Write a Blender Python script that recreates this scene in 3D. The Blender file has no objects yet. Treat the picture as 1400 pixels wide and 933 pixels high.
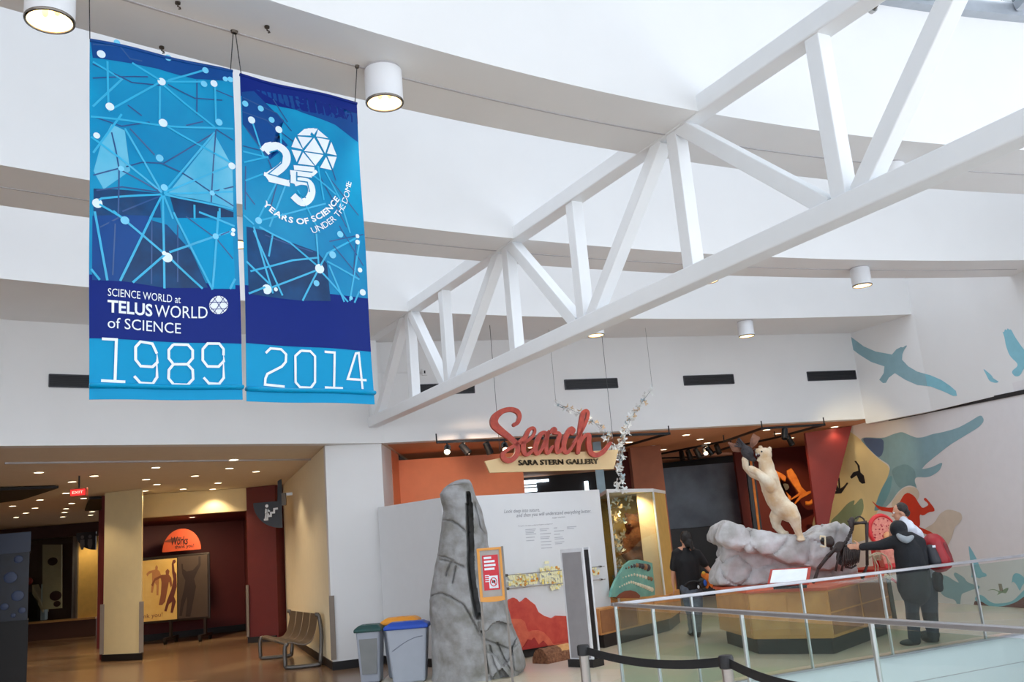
import bpy, bmesh, math, random
from mathutils import Vector as V, Matrix, noise, Quaternion
random.seed(7)
SC = bpy.context.scene
COL = SC.collection
PI = math.pi

# ------------------------------------------------------------------ camera
FPX, HOR, ROLL, EYE = 1250.0, 279.0, math.radians(4.87), 1.68
TILT = math.atan(HOR / FPX)
_fw = V((0, math.cos(TILT), math.sin(TILT)))
_up = V((0, -math.sin(TILT), math.cos(TILT)))
_rt = V((1, 0, 0))
CR = math.cos(ROLL) * _rt - math.sin(ROLL) * _up
CU = math.sin(ROLL) * _rt + math.cos(ROLL) * _up
EYEP = V((0, 0, EYE))
cam = bpy.data.cameras.new('camera')
cam.sensor_width = 36.0
cam.lens = 36.0 * FPX / 1400.0
cam.clip_end = 300
co = bpy.data.objects.new('camera', cam)
COL.objects.link(co)
m = Matrix.Identity(4)
for i in range(3):
    m[i][0], m[i][1], m[i][2] = CR[i], CU[i], -_fw[i]
m[0][3], m[1][3], m[2][3] = EYEP
co.matrix_world = m
SC.camera = co

# ------------------------------------------------------------------ daylight and exposure
SC.view_settings.view_transform = 'Standard'
SC.view_settings.look = 'None'
SC.view_settings.gamma = 1.0
SC.view_settings.exposure = 0.12
w = bpy.data.worlds.new('overcast_sky')
SC.world = w
w.use_nodes = True
bg = w.node_tree.nodes['Background']
bg.inputs[0].default_value = (0.88, 0.93, 1.0, 1)
bg.inputs[1].default_value = 3.1


# ------------------------------------------------------------------ surveying helpers: where a sight line meets a real plane
def ray(x, y):
    return (_fw * FPX + CR * (x - 700.0) - CU * (y - 466.5)).normalized()


def at_z(x, y, z):
    d = ray(x, y)
    return EYEP + d * ((z - EYE) / d.z)


def at_y(x, y, Y):
    d = ray(x, y)
    return EYEP + d * (Y / d.y)


def at_p(x, y, p, n):
    d = ray(x, y)
    n = V(n)
    return EYEP + d * ((V(p) - EYEP).dot(n) / d.dot(n))


class Plane:
    """a vertical plane through two plan points; u runs along it, n looks towards the hall"""
    def __init__(s, a, b, flip=1):
        s.o = V((a[0], a[1], 0))
        s.u = V((b[0] - a[0], b[1] - a[1], 0)).normalized()
        s.n = V((s.u.y, -s.u.x, 0)) * flip
        s.up = V((0, 0, 1))

    def px(s, x, y, lift=0.0):
        return at_p(x, y, s.o + s.n * lift, s.n)

    def uv(s, u, z, lift=0.0):
        return s.o + s.u * u + s.n * lift + V((0, 0, z))

    def u_of(s, p):
        return (p - s.o).dot(s.u)


# ------------------------------------------------------------------ materials
def lin(c):
    c = c / 255.0
    return c / 12.92 if c <= 0.04045 else ((c + 0.055) / 1.055) ** 2.4


MATS = {}


def mat(name, rgb, rough=0.5, metal=0.0, var=0.06, scale=6.0, bump=0.0, bscale=60.0, rgb2=None, spec=0.5, coat=0.0):
    if name in MATS:
        return MATS[name]
    M = bpy.data.materials.new(name)
    M.use_nodes = True
    nt = M.node_tree
    b = nt.nodes['Principled BSDF']
    c = [lin(k) for k in rgb]
    b.inputs['Roughness'].default_value = rough
    b.inputs['Metallic'].default_value = metal
    b.inputs['Specular IOR Level'].default_value = spec
    b.inputs['Coat Weight'].default_value = coat
    tc = nt.nodes.new('ShaderNodeTexCoord')
    nz = nt.nodes.new('ShaderNodeTexNoise')
    nz.inputs['Scale'].default_value = scale
    nz.inputs['Detail'].default_value = 4
    nt.links.new(tc.outputs['Object'], nz.inputs['Vector'])
    cr = nt.nodes.new('ShaderNodeValToRGB')
    cr.color_ramp.elements[0].position = 0.3
    cr.color_ramp.elements[1].position = 0.7
    if rgb2:
        c2 = [lin(k) for k in rgb2]
        cr.color_ramp.elements[0].color = (*c, 1)
        cr.color_ramp.elements[1].color = (*c2, 1)
    else:
        cr.color_ramp.elements[0].color = (*[k * (1 - var) for k in c], 1)
        cr.color_ramp.elements[1].color = (*[min(1, k * (1 + var)) for k in c], 1)
    nt.links.new(nz.outputs['Fac'], cr.inputs['Fac'])
    nt.links.new(cr.outputs['Color'], b.inputs['Base Color'])
    if bump:
        n2 = nt.nodes.new('ShaderNodeTexNoise')
        n2.inputs['Scale'].default_value = bscale
        n2.inputs['Detail'].default_value = 6
        nt.links.new(tc.outputs['Object'], n2.inputs['Vector'])
        bp = nt.nodes.new('ShaderNodeBump')
        bp.inputs['Strength'].default_value = bump
        bp.inputs['Distance'].default_value = 0.02
        nt.links.new(n2.outputs['Fac'], bp.inputs['Height'])
        nt.links.new(bp.outputs['Normal'], b.inputs['Normal'])
    MATS[name] = M
    return M


def glow(name, rgb, strength):
    if name in MATS:
        return MATS[name]
    M = bpy.data.materials.new(name)
    M.use_nodes = True
    b = M.node_tree.nodes['Principled BSDF']
    c = [lin(k) for k in rgb]
    b.inputs['Base Color'].default_value = (*c, 1)
    b.inputs['Emission Color'].default_value = (*c, 1)
    b.inputs['Emission Strength'].default_value = strength
    MATS[name] = M
    return M


def glass(name, rgb, refl=0.08, rough=0.02, frost=0.0):
    if name in MATS:
        return MATS[name]
    M = bpy.data.materials.new(name)
    M.use_nodes = True
    nt = M.node_tree
    nt.nodes.clear()
    out = nt.nodes.new('ShaderNodeOutputMaterial')
    tr = nt.nodes.new('ShaderNodeBsdfTransparent')
    tr.inputs[0].default_value = (*[lin(k) for k in rgb], 1)
    gl = nt.nodes.new('ShaderNodeBsdfGlossy')
    gl.inputs['Roughness'].default_value = rough
    lw = nt.nodes.new('ShaderNodeLayerWeight')
    lw.inputs['Blend'].default_value = 0.5
    pw_n = nt.nodes.new('ShaderNodeMath')
    pw_n.operation = 'POWER'
    pw_n.inputs[1].default_value = 4.0
    nt.links.new(lw.outputs['Facing'], pw_n.inputs[0])
    ml = nt.nodes.new('ShaderNodeMath')
    ml.operation = 'MULTIPLY_ADD'
    ml.inputs[1].default_value = 0.6
    ml.inputs[2].default_value = refl * .5
    nt.links.new(pw_n.outputs[0], ml.inputs[0])
    mx = nt.nodes.new('ShaderNodeMixShader')
    nt.links.new(ml.outputs[0], mx.inputs[0])
    nt.links.new(tr.outputs[0], mx.inputs[1])
    nt.links.new(gl.outputs[0], mx.inputs[2])
    last = mx
    if frost:
        df = nt.nodes.new('ShaderNodeBsdfTranslucent')
        df.inputs[0].default_value = (0.9, 0.95, 0.95, 1)
        m2 = nt.nodes.new('ShaderNodeMixShader')
        m2.inputs[0].default_value = frost
        nt.links.new(mx.outputs[0], m2.inputs[1])
        nt.links.new(df.outputs[0], m2.inputs[2])
        last = m2
    nt.links.new(last.outputs[0], out.inputs[0])
    MATS[name] = M
    return M


# ------------------------------------------------------------------ mesh builder (everything is given in world coordinates)
def frame_from(d, hint=None):
    d = V(d).normalized()
    h = V(hint) if hint is not None else (V((0, 0, 1)) if abs(d.z) < 0.9 else V((0, 1, 0)))
    x = h.cross(d)
    if x.length < 1e-6:
        x = V((1, 0, 0)).cross(d)
    x.normalize()
    return x, d.cross(x)


class MB:
    def __init__(s):
        s.v, s.f, s.mi, s.cur = [], [], [], 0

    def add(s, vs, fs):
        o = len(s.v)
        s.v += [V(p) for p in vs]
        for f in fs:
            s.f.append([i + o for i in f])
            s.mi.append(s.cur)
        return s

    def box(s, lo, hi, M=None):
        (x0, y0, z0), (x1, y1, z1) = lo, hi
        vs = [V(p) for p in ((x0, y0, z0), (x1, y0, z0), (x1, y1, z0), (x0, y1, z0), (x0, y0, z1), (x1, y0, z1), (x1, y1, z1), (x0, y1, z1))]
        if M is not None:
            vs = [M @ p for p in vs]
        return s.add(vs, [(3, 2, 1, 0), (4, 5, 6, 7), (0, 1, 5, 4), (1, 2, 6, 5), (2, 3, 7, 6), (3, 0, 4, 7)])

    def bar(s, a, b, wid, dep, hint=None):
        """a square bar from a to b; wid across, dep along the hint"""
        a, b = V(a), V(b)
        x, y = frame_from(b - a, hint)
        vs = []
        for p in (a, b):
            for i, j in ((-1, -1), (1, -1), (1, 1), (-1, 1)):
                vs.append(p + x * (i * wid / 2) + y * (j * dep / 2))
        return s.add(vs, [(3, 2, 1, 0), (4, 5, 6, 7), (0, 1, 5, 4), (1, 2, 6, 5), (2, 3, 7, 6), (3, 0, 4, 7)])

    def tube(s, pts, rad, n=10, caps=True, flat=1.0, hint=None):
        pts = [V(p) for p in pts]
        if not hasattr(rad, '__len__'):
            rad = [rad] * len(pts)
        o = len(s.v)
        px = None
        for i, p in enumerate(pts):
            d = (pts[min(i + 1, len(pts) - 1)] - pts[max(i - 1, 0)])
            if d.length < 1e-9:
                d = V((0, 0, 1))
            d.normalize()
            if px is None:
                x, y = frame_from(d, hint)
            else:
                x = px - d * px.dot(d)
                x = x.normalized() if x.length > 1e-6 else frame_from(d)[0]
                y = d.cross(x)
            px = x
            for k in range(n):
                a = 2 * PI * k / n
                s.v.append(p + x * (math.cos(a) * rad[i]) + y * (math.sin(a) * rad[i] * flat))
        for i in range(len(pts) - 1):
            for k in range(n):
                k2 = (k + 1) % n
                s.f.append([o + i * n + k, o + i * n + k2, o + (i + 1) * n + k2, o + (i + 1) * n + k])
                s.mi.append(s.cur)
        if caps:
            s.f.append([o + k for k in reversed(range(n))])
            s.mi.append(s.cur)
            e = o + (len(pts) - 1) * n
            s.f.append([e + k for k in range(n)])
            s.mi.append(s.cur)
        return s

    def limb(s, pts, rad, n=12):
        """tube with rounded ends"""
        s.tube(pts, rad, n)
        if not hasattr(rad, '__len__'):
            rad = [rad] * len(pts)
        s.ell(pts[0], (rad[0],) * 3, seg=n)
        s.ell(pts[-1], (rad[-1],) * 3, seg=n)
        return s

    def ell(s, c, r, R=None, seg=14, rings=None):
        c = V(c)
        rings = rings or max(6, seg // 2)
        vs = [V((0, 0, 1))]
        for i in range(1, rings):
            t = PI * i / rings
            for k in range(seg):
                a = 2 * PI * k / seg
                vs.append(V((math.sin(t) * math.cos(a), math.sin(t) * math.sin(a), math.cos(t))))
        vs.append(V((0, 0, -1)))
        out = []
        for p in vs:
            q = V((p.x * r[0], p.y * r[1], p.z * r[2]))
            out.append(c + (R @ q if R is not None else q))
        fs = []
        for k in range(seg):
            fs.append((0, 1 + k, 1 + (k + 1) % seg))
        for i in range(rings - 2):
            for k in range(seg):
                a = 1 + i * seg
                fs.append((a + k, a + seg + k, a + seg + (k + 1) % seg, a + (k + 1) % seg))
        e = len(vs) - 1
        a = 1 + (rings - 2) * seg
        for k in range(seg):
            fs.append((e, a + (k + 1) % seg, a + k))
        return s.add(out, fs)

    def lathe(s, c, prof, n=24, cap=True):
        c = V(c)
        o = len(s.v)
        for (r, z) in prof:
            for k in range(n):
                a = 2 * PI * k / n
                s.v.append(c + V((r * math.cos(a), r * math.sin(a), z)))
        for i in range(len(prof) - 1):
            for k in range(n):
                k2 = (k + 1) % n
                s.f.append([o + i * n + k, o + i * n + k2, o + (i + 1) * n + k2, o + (i + 1) * n + k])
                s.mi.append(s.cur)
        if cap:
            s.f.append([o + k for k in reversed(range(n))])
            s.f.append([o + (len(prof) - 1) * n + k for k in range(n)])
            s.mi += [s.cur] * 2
        return s

    def prism(s, poly, vec):
        """poly: outline of the face, vec: from that face to the opposite one"""
        poly = [V(p) for p in poly]
        vec = V(vec)
        n = len(poly)
        nn = V((0, 0, 0))
        for i in range(n):
            a, b = poly[i], poly[(i + 1) % n]
            nn += a.cross(b) - V((0, 0, 0))
        if nn.dot(vec) > 0:
            poly = poly[::-1]
        vs = poly + [p + vec for p in poly]
        fs = [list(range(n)), [n + i for i in reversed(range(n))]]
        for i in range(n):
            j = (i + 1) % n
            fs.append([i, n + i, n + j, j])
        return s.add(vs, fs)

    def poly(s, pts):
        return s.add(pts, [list(range(len(pts)))])

    def ribbon(s, pts, wid, n, vec=None):
        """flat stroke of given width (number or list) lying across n, optional depth vec"""
        pts = [V(p) for p in pts]
        n = V(n)
        k = len(pts)
        if not hasattr(wid, '__len__'):
            wid = [wid] * k
        L, R = [], []
        for i, p in enumerate(pts):
            d0 = (pts[i] - pts[i - 1]).normalized() if i else None
            d1 = (pts[i + 1] - pts[i]).normalized() if i < k - 1 else None
            d = (d0 or d1) + (d1 or d0)
            d = d.normalized() if d.length > 1e-6 else d1
            c = 1.0
            if d0 is not None and d1 is not None:
                c = 1.0 / max(0.5, d.dot(d1))
            x = n.cross(d).normalized() * (wid[i] / 2 * c)
            L.append(p + x)
            R.append(p - x)
        if vec is None:
            return s.add(L + R, [(i, k + i, k + i + 1, i + 1) for i in range(k - 1)])
        vec = V(vec)
        vs = L + R + [p + vec for p in L] + [p + vec for p in R]
        fs = []
        for i in range(k - 1):
            fs += [(i, k + i, k + i + 1, i + 1), (2 * k + i, 2 * k + i + 1, 3 * k + i + 1, 3 * k + i),
                   (i, i + 1, 2 * k + i + 1, 2 * k + i), (k + i, 3 * k + i, 3 * k + i + 1, k + i + 1)]
        fs += [(0, 2 * k, 3 * k, k), (k - 1, 2 * k - 1, 4 * k - 1, 3 * k - 1)]
        return s.add(vs, fs)

    def disc(s, c, u, v, r, n=16):
        c = V(c)
        return s.poly([c + V(u) * (r * math.cos(2 * PI * k / n)) + V(v) * (r * math.sin(2 * PI * k / n)) for k in range(n)])

    def build(s, name, mt, parent=None, origin=None, smooth=False, bevel=0.0, loc=None):
        off = V((0, 0, 0))
        if parent is not None:
            p = parent
            while p is not None:
                off += p.location
                p = p.parent
        elif origin is not None:
            off = V(origin)
        me = bpy.data.meshes.new(name)
        me.from_pydata([tuple(p - off) for p in s.v], [], s.f)
        for mm in (mt if isinstance(mt, (list, tuple)) else [mt]):
            me.materials.append(mm)
        if isinstance(mt, (list, tuple)):
            me.polygons.foreach_set('material_index', s.mi)
        bm = bmesh.new()
        bm.from_mesh(me)
        bmesh.ops.recalc_face_normals(bm, faces=bm.faces)
        bm.to_mesh(me)
        bm.free()
        if smooth:
            me.polygons.foreach_set('use_smooth', [True] * len(me.polygons))
            if smooth is not True:
                me.set_sharp_from_angle(angle=math.radians(smooth))
        me.update()
        o = bpy.data.objects.new(name, me)
        COL.objects.link(o)
        if parent is not None:
            o.parent = parent
        elif origin is not None:
            o.location = off
        if bevel:
            b = o.modifiers.new('bevel', 'BEVEL')
            b.width = bevel
            b.segments = 2
            b.limit_method = 'ANGLE'
        return o


def fuse(mb, voxel, smooth=4, disp=None):
    """one continuous skin over overlapping solids; returns a MB"""
    me = bpy.data.meshes.new('tmp')
    me.from_pydata([tuple(p) for p in mb.v], [], mb.f)
    o = bpy.data.objects.new('tmp', me)
    COL.objects.link(o)
    r = o.modifiers.new('r', 'REMESH')
    r.mode = 'VOXEL'
    r.voxel_size = voxel
    if smooth:
        k = o.modifiers.new('s', 'SMOOTH')
        k.iterations = smooth
        k.factor = 0.5
    dg = bpy.context.evaluated_depsgraph_get()
    e = o.evaluated_get(dg)
    m2 = e.to_mesh()
    out = MB()
    vs = [v.co.copy() for v in m2.vertices]
    if disp:
        nr = [v.normal.copy() for v in m2.vertices]
        vs = [p + n * disp(p) for p, n in zip(vs, nr)]
    out.add(vs, [list(p.vertices) for p in m2.polygons])
    e.to_mesh_clear()
    bpy.data.objects.remove(o)
    bpy.data.meshes.remove(me)
    return out


# ------------------------------------------------------------------ text
_TX = {}


def text_geo(body, bold=0.0, shear=0.0):
    k = (body, bold, shear)
    if k in _TX:
        return _TX[k]
    cu = bpy.data.curves.new('t', 'FONT')
    cu.body = body
    cu.size = 1.0
    cu.offset = bold
    cu.shear = shear
    cu.resolution_u = 3
    o = bpy.data.objects.new('t', cu)
    COL.objects.link(o)
    dg = bpy.context.evaluated_depsgraph_get()
    e = o.evaluated_get(dg)
    me = e.to_mesh()
    vs = [v.co.copy() for v in me.vertices]
    fs = [list(p.vertices) for p in me.polygons]
    e.to_mesh_clear()
    bpy.data.objects.remove(o)
    bpy.data.curves.remove(cu)
    _TX[k] = (vs, fs)
    return _TX[k]


def put_text(mb, body, a, b, up, n, bold=0.0, shear=0.0, height=None, depth=0.0):
    """writes body from a to b (baseline), capital height = height"""
    vs, fs = text_geo(body, bold, shear)
    x0, x1 = min(v.x for v in vs), max(v.x for v in vs)
    a, b = V(a), V(b)
    u = (b - a)
    s = u.length / (x1 - x0)
    u.normalize()
    capv, _ = text_geo('H', 0.0, 0.0)
    ch = max(v.y for v in capv)
    sy = (height / ch) if height else s
    up = V(up)
    pts = [a + u * ((v.x - x0) * s) + up * (v.y * sy) for v in vs]
    if not depth:
        mb.add(pts, fs)
    else:
        n = V(n).normalized() * depth
        mb.add([p + n for p in pts], fs)
        cnt = {}
        for f in fs:
            for i in range(len(f)):
                e = (f[i], f[(i + 1) % len(f)])
                cnt[tuple(sorted(e))] = cnt.get(tuple(sorted(e)), 0) + 1
        sv, sf = [], []
        for f in fs:
            for i in range(len(f)):
                e = (f[i], f[(i + 1) % len(f)])
                if cnt[tuple(sorted(e))] == 1:
                    o = len(sv)
                    sv += [pts[e[0]], pts[e[1]], pts[e[1]] + n, pts[e[0]] + n]
                    sf.append((o, o + 1, o + 2, o + 3))
        mb.add(sv, sf)
    return mb


# ------------------------------------------------------------------ scene-graph helpers
def tag(o, label, cat, group=None, kind=None):
    o['label'] = label
    o['category'] = cat
    if group:
        o['group'] = group
    if kind:
        o['kind'] = kind
    return o


def thing(name, label, cat, loc, group=None):
    o = bpy.data.objects.new(name, None)
    o.empty_display_size = 0.1
    COL.objects.link(o)
    o.location = V(loc)
    return tag(o, label, cat, group)


def struct(o, label=None):
    o['kind'] = 'structure'
    if label:
        o['label'] = label
    return o


def dup(root, loc, label=None, rot=None):
    r = root.copy()
    COL.objects.link(r)
    r.location = V(loc)
    if rot is not None:
        r.rotation_euler = rot
    if label:
        r['label'] = label
    for ch in list(root.children):
        c = ch.copy()
        COL.objects.link(c)
        c.parent = r
        for g in list(ch.children):
            d = g.copy()
            COL.objects.link(d)
            d.parent = c
    return r


ORD = ['first', 'second', 'third', 'fourth', 'fifth', 'sixth', 'seventh', 'eighth', 'ninth', 'tenth', 'eleventh', 'twelfth',
       'thirteenth', 'fourteenth', 'fifteenth', 'sixteenth', 'seventeenth', 'eighteenth', 'nineteenth', 'twentieth',
       'twenty-first', 'twenty-second', 'twenty-third', 'twenty-fourth', 'twenty-fifth', 'twenty-sixth', 'twenty-seventh',
       'twenty-eighth', 'twenty-ninth', 'thirtieth']


def spot(loc, target, watt, angle, col=(1, .82, .6), blend=0.6, r=0.03):
    l = bpy.data.lights.new('spot', 'SPOT')
    l.energy = watt
    l.color = col
    l.spot_size = math.radians(angle)
    l.spot_blend = blend
    l.shadow_soft_size = r
    o = bpy.data.objects.new('spot_light', l)
    COL.objects.link(o)
    o.location = V(loc)
    o.rotation_euler = (V(target) - V(loc)).to_track_quat('-Z', 'Y').to_euler()
    return o


def catmull(pts, k=6):
    pts = [V(p) for p in pts]
    out = []
    for i in range(len(pts) - 1):
        p0, p1, p2, p3 = pts[max(i - 1, 0)], pts[i], pts[i + 1], pts[min(i + 2, len(pts) - 1)]
        for j in range(k):
            t = j / k
            out.append(0.5 * ((2 * p1) + (p2 - p0) * t + (2 * p0 - 5 * p1 + 4 * p2 - p3) * t * t + (3 * p1 - p0 - 3 * p2 + p3) * t ** 3))
    out.append(pts[-1])
    return out


def lerp_list(vals, k):
    out = []
    for i in range(len(vals) - 1):
        for j in range(k):
            out.append(vals[i] + (vals[i + 1] - vals[i]) * j / k)
    return out + [vals[-1]]


# ================================================================== PALETTE
WHITE = mat('white_paint', (232, 232, 232), 0.6, var=0.015, scale=1.5)
TRUSSW = mat('white_steel_paint', (236, 238, 240), 0.4, var=0.01)
CREAM = mat('cream_paint', (240, 224, 176), 0.6, var=0.02)
CEILM = mat('ceiling_paint', (222, 212, 196), 0.7, var=0.02)
GCEIL = mat('gallery_ceiling_paint', (206, 148, 112), 0.7, var=0.03)
MAROON = mat('maroon_paint', (102, 30, 32), 0.55, var=0.05)
REDP = mat('red_paint', (168, 48, 36), 0.5, var=0.05)
ORANGE = mat('orange_paint', (228, 138, 98), 0.6, var=0.03)
BLACKB = mat('black_rubber', (26, 24, 26), 0.5)
BLACK = mat('black_paint', (14, 14, 16), 0.5)
DARK = mat('dark_panel', (22, 22, 26), 0.4)
STEEL = mat('brushed_steel', (176, 174, 172), 0.32, 0.9, bump=0.05, bscale=300)
DSTEEL = mat('dark_steel', (92, 84, 76), 0.4, 0.8)
GREYP = mat('grey_paint', (150, 146, 148), 0.5)
EOF_MARK = None


def floor_mat(name, c1, c2, c3, sx, sy, rough=0.25, ang=0.5):
    M = bpy.data.materials.new(name)
    M.use_nodes = True
    nt = M.node_tree
    b = nt.nodes['Principled BSDF']
    b.inputs['Roughness'].default_value = rough
    tc = nt.nodes.new('ShaderNodeTexCoord')
    mp = nt.nodes.new('ShaderNodeMapping')
    mp.inputs['Rotation'].default_value = (0, 0, ang)
    nt.links.new(tc.outputs['Object'], mp.inputs[0])
    br = nt.nodes.new('ShaderNodeTexBrick')
    br.inputs['Scale'].default_value = 1.0
    br.inputs['Brick Width'].default_value = sx
    br.inputs['Row Height'].default_value = sy
    br.inputs['Mortar Size'].default_value = 0.004
    br.inputs['Color1'].default_value = (*[lin(k) for k in c1], 1)
    br.inputs['Color2'].default_value = (*[lin(k) for k in c2], 1)
    br.inputs['Mortar'].default_value = (*[lin(k) * .8 for k in c1], 1)
    nt.links.new(mp.outputs[0], br.inputs['Vector'])
    nz = nt.nodes.new('ShaderNodeTexNoise')
    nz.inputs['Scale'].default_value = 0.35
    nt.links.new(tc.outputs['Object'], nz.inputs['Vector'])
    cr = nt.nodes.new('ShaderNodeValToRGB')
    cr.color_ramp.elements[0].position = 0.45
    cr.color_ramp.elements[1].position = 0.55
    nt.links.new(nz.outputs['Fac'], cr.inputs['Fac'])
    mx = nt.nodes.new('ShaderNodeMixRGB')
    nt.links.new(cr.outputs['Color'], mx.inputs[0])
    nt.links.new(br.outputs['Color'], mx.inputs[1])
    mx.inputs[2].default_value = (*[lin(k) for k in c3], 1)
    n2 = nt.nodes.new('ShaderNodeTexNoise')
    n2.inputs['Scale'].default_value = 90
    nt.links.new(tc.outputs['Object'], n2.inputs['Vector'])
    m2 = nt.nodes.new('ShaderNodeMixRGB')
    m2.blend_type = 'OVERLAY'
    m2.inputs[0].default_value = 0.25
    nt.links.new(mx.outputs[0], m2.inputs[1])
    nt.links.new(n2.outputs['Fac'], m2.inputs[2])
    nt.links.new(m2.outputs[0], b.inputs['Base Color'])
    return M


FLOOR_G = floor_mat('gallery_lino', (222, 204, 182), (206, 202, 174), (226, 202, 188), 1.6, 0.55)
FLOOR_H = floor_mat('hall_tile', (166, 138, 108), (112, 88, 68), (130, 102, 80), 2.6, 0.8, 0.22, 0.25)

# ================================================================== SETTING
K = V((-2.3, 15.43, 0))                  # where the two facets of the upper wall meet and the truss lands
CW = V((6.85, 18.17, 0))                 # inner corner with the mural side
ZL, ZS, ZR = 3.55, 5.3, 6.85             # lower soffit, ring beam soffit, foot of the skylight
left_pl = [(-2.3, 15.43), (-6.96, 12.14), (-10.6, 8.4), (-13.0, 4.0), (-14.0, -2.0), (-14.0, -9.0)]
right_pl = [(6.85, 18.17), (7.57, 16.8), (8.25, 14.5), (9.3, 10.5)]

RA = Plane(K, CW)                        # right facet of the upper wall
LA = Plane(V((-6.96, 12.14, 0)), K)      # left facet
SD1 = Plane(V(right_pl[0] + (0,)), V(right_pl[1] + (0,)))
SD2 = Plane(V(right_pl[1] + (0,)), V(right_pl[2] + (0,)))

# rails of the stairwell (top of rail at .98)
a0, a1 = at_z(938, 815, .98), at_z(1322, 769, .98)
b0, b1 = at_z(900, 832.5, .98), at_z(1400, 866, .98)
for q in (a0, a1, b0, b1):
    q.z = 0
da, db = (a1 - a0).normalized(), (b1 - b0).normalized()
den = da.x * db.y - da.y * db.x
tt = ((b0.x - a0.x) * db.y - (b0.y - a0.y) * db.x) / den
RC = a0 + da * tt                        # corner where the rails meet
RAE = RC + da * 8.6
RBE = RC + db * 10.5


def flat(name, outer, z, mt, holes=(), th=0.0):
    from mathutils.geometry import tessellate_polygon
    loops = [[V((p[0], p[1], z)) for p in outer]] + [[V((p[0], p[1], z)) for p in h] for h in holes]
    tri = tessellate_polygon(loops)
    mb = MB()
    mb.add([p for l in loops for p in l], [list(t) for t in tri])
    return struct(mb.build(name, mt))


flat('floor', [(-2.2, -9), (11.2, -9), (11.2, 44), (-2.2, 44)], 0, FLOOR_G, [[(RC.x, RC.y), (RAE.x, RAE.y), (RBE.x, RBE.y)]])
flat('floor', [(-40, -9), (-2.2, -9), (-2.2, 44), (-40, 44)], 0, FLOOR_H)


def strip(name, pts, z0, z1, th, mt, side=1):
    """a wall along plan points; thickness away from the hall"""
    P = [V((p[0], p[1], 0)) for p in pts]
    off = []
    for i in range(len(P)):
        d0 = (P[i] - P[i - 1]).normalized() if i else (P[1] - P[0]).normalized()
        d1 = (P[i + 1] - P[i]).normalized() if i < len(P) - 1 else d0
        d = (d0 + d1).normalized()
        off.append(P[i] + V((-d.y, d.x, 0)) * (th * side / max(.5, d.dot(d1))))
    mb = MB()
    vs = []
    for p, q in zip(P, off):
        vs += [p + V((0, 0, z0)), q + V((0, 0, z0)), q + V((0, 0, z1)), p + V((0, 0, z1))]
    fs = []
    for i in range(len(P) - 1):
        a, b = 4 * i, 4 * i + 4
        for k in range(4):
            k2 = (k + 1) % 4
            fs.append((a + k, a + k2, b + k2, b + k))
    e = 4 * (len(P) - 1)
    fs += [(3, 2, 1, 0), (e, e + 1, e + 2, e + 3)]
    mb.add(vs, fs)
    return struct(mb.build(name, mt))


strip('wall_upper_left', left_pl, ZL, 7.2, .25, WHITE, -1)
strip('wall_upper_right', [K, CW], ZL, 7.2, .25, WHITE, 1)
side_wall = strip('wall_side', right_pl, 3.45, 9.0, .12, WHITE, 1)
strip('wall_left', [left_pl[2], (-12.2, 5.6)], 0, ZL, .25, WHITE, -1)
strip('wall_back', [(-14, -9), (11, -9)], 0, .5, .2, WHITE, -1)
strip('wall_back_upper', [(-14, -9), (11, -9)], 7.5, 9.0, .2, WHITE, -1)

# lower mural wall runs from deep in the gallery past the right edge of the photograph
MU = Plane(V((6.9, 20.0, 0)), V((8.25, 14.4, 0)))
mural_pts = [(6.755, 20.6), (8.25, 14.4), (9.3, 10.05)]
MWALL = mat('mural_paint', (228, 226, 228), 0.6, var=0.015)
mural_wall = strip('wall_mural', mural_pts, 0, 3.6, .2, MWALL, 1)

# ceilings of the low hall and gallery behind the upper wall
gc = [(-2.3, 15.5), (6.85, 18.25), (7.5, 17.2), (9.6, 10), (11.4, 10), (9, 44), (-2.3, 44)]
flat('ceiling_gallery', gc, ZL + .005, GCEIL)
hc = [(-2.3, 15.5), (-2.3, 44), (-40, 44), (-40, 8), (-10.6, 8.45), (-6.96, 12.2)]
flat('ceiling_hall', hc, ZL + .006, CEILM)
flat('ceiling_roof', [(-16, -9.5), (11.5, -9.5), (11.5, -1.5), (-16, -1.5)], 9.0, WHITE)


# ------------------------------------------------------------------ ring beams
def arc(c, r, x0, x1, n):
    a0 = math.acos(max(-1, min(1, (x0 - c[0]) / r)))
    a1 = math.acos(max(-1, min(1, (x1 - c[0]) / r)))
    return [V((c[0] + r * math.cos(a0 + (a1 - a0) * i / n), c[1] + r * math.sin(a0 + (a1 - a0) * i / n), 0)) for i in range(n + 1)]


B1F, B1R = ((11.52, -10.35), 20.33), ((14.5, -14.82), 26.62)
B2F, B2R = ((14.48, -14.66), 29.0), ((14.98, -16.13), 31.43)
B3F = ((13.09, -12.38), 29.75)


def ring(front, rear, name, z1=ZR):
    mb = MB()
    n = len(front)
    vs = []
    for a, b in zip(front, rear):
        vs += [a + V((0, 0, ZS)), b + V((0, 0, ZS)), b + V((0, 0, z1)), a + V((0, 0, z1))]
    fs = []
    for i in range(n - 1):
        for k in range(4):
            fs.append((4 * i + k, 4 * i + (k + 1) % 4, 4 * i + 4 + (k + 1) % 4, 4 * i + 4 + k))
    fs += [(0, 3, 2, 1), (4 * n - 4, 4 * n - 3, 4 * n - 2, 4 * n - 1)]
    mb.add(vs, fs)
    return struct(mb.build(name, WHITE, smooth=35))


beam1 = ring(arc(*B1F, -8.0, 9.25, 70), arc(*B1R, -8.6, 9.05, 70), 'ceiling_ring_beam')
beam2 = ring(arc(*B2F, -11.6, 8.5, 70), arc(*B2R, -12.2, 8.3, 70), 'ceiling_ring_beam')


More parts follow.
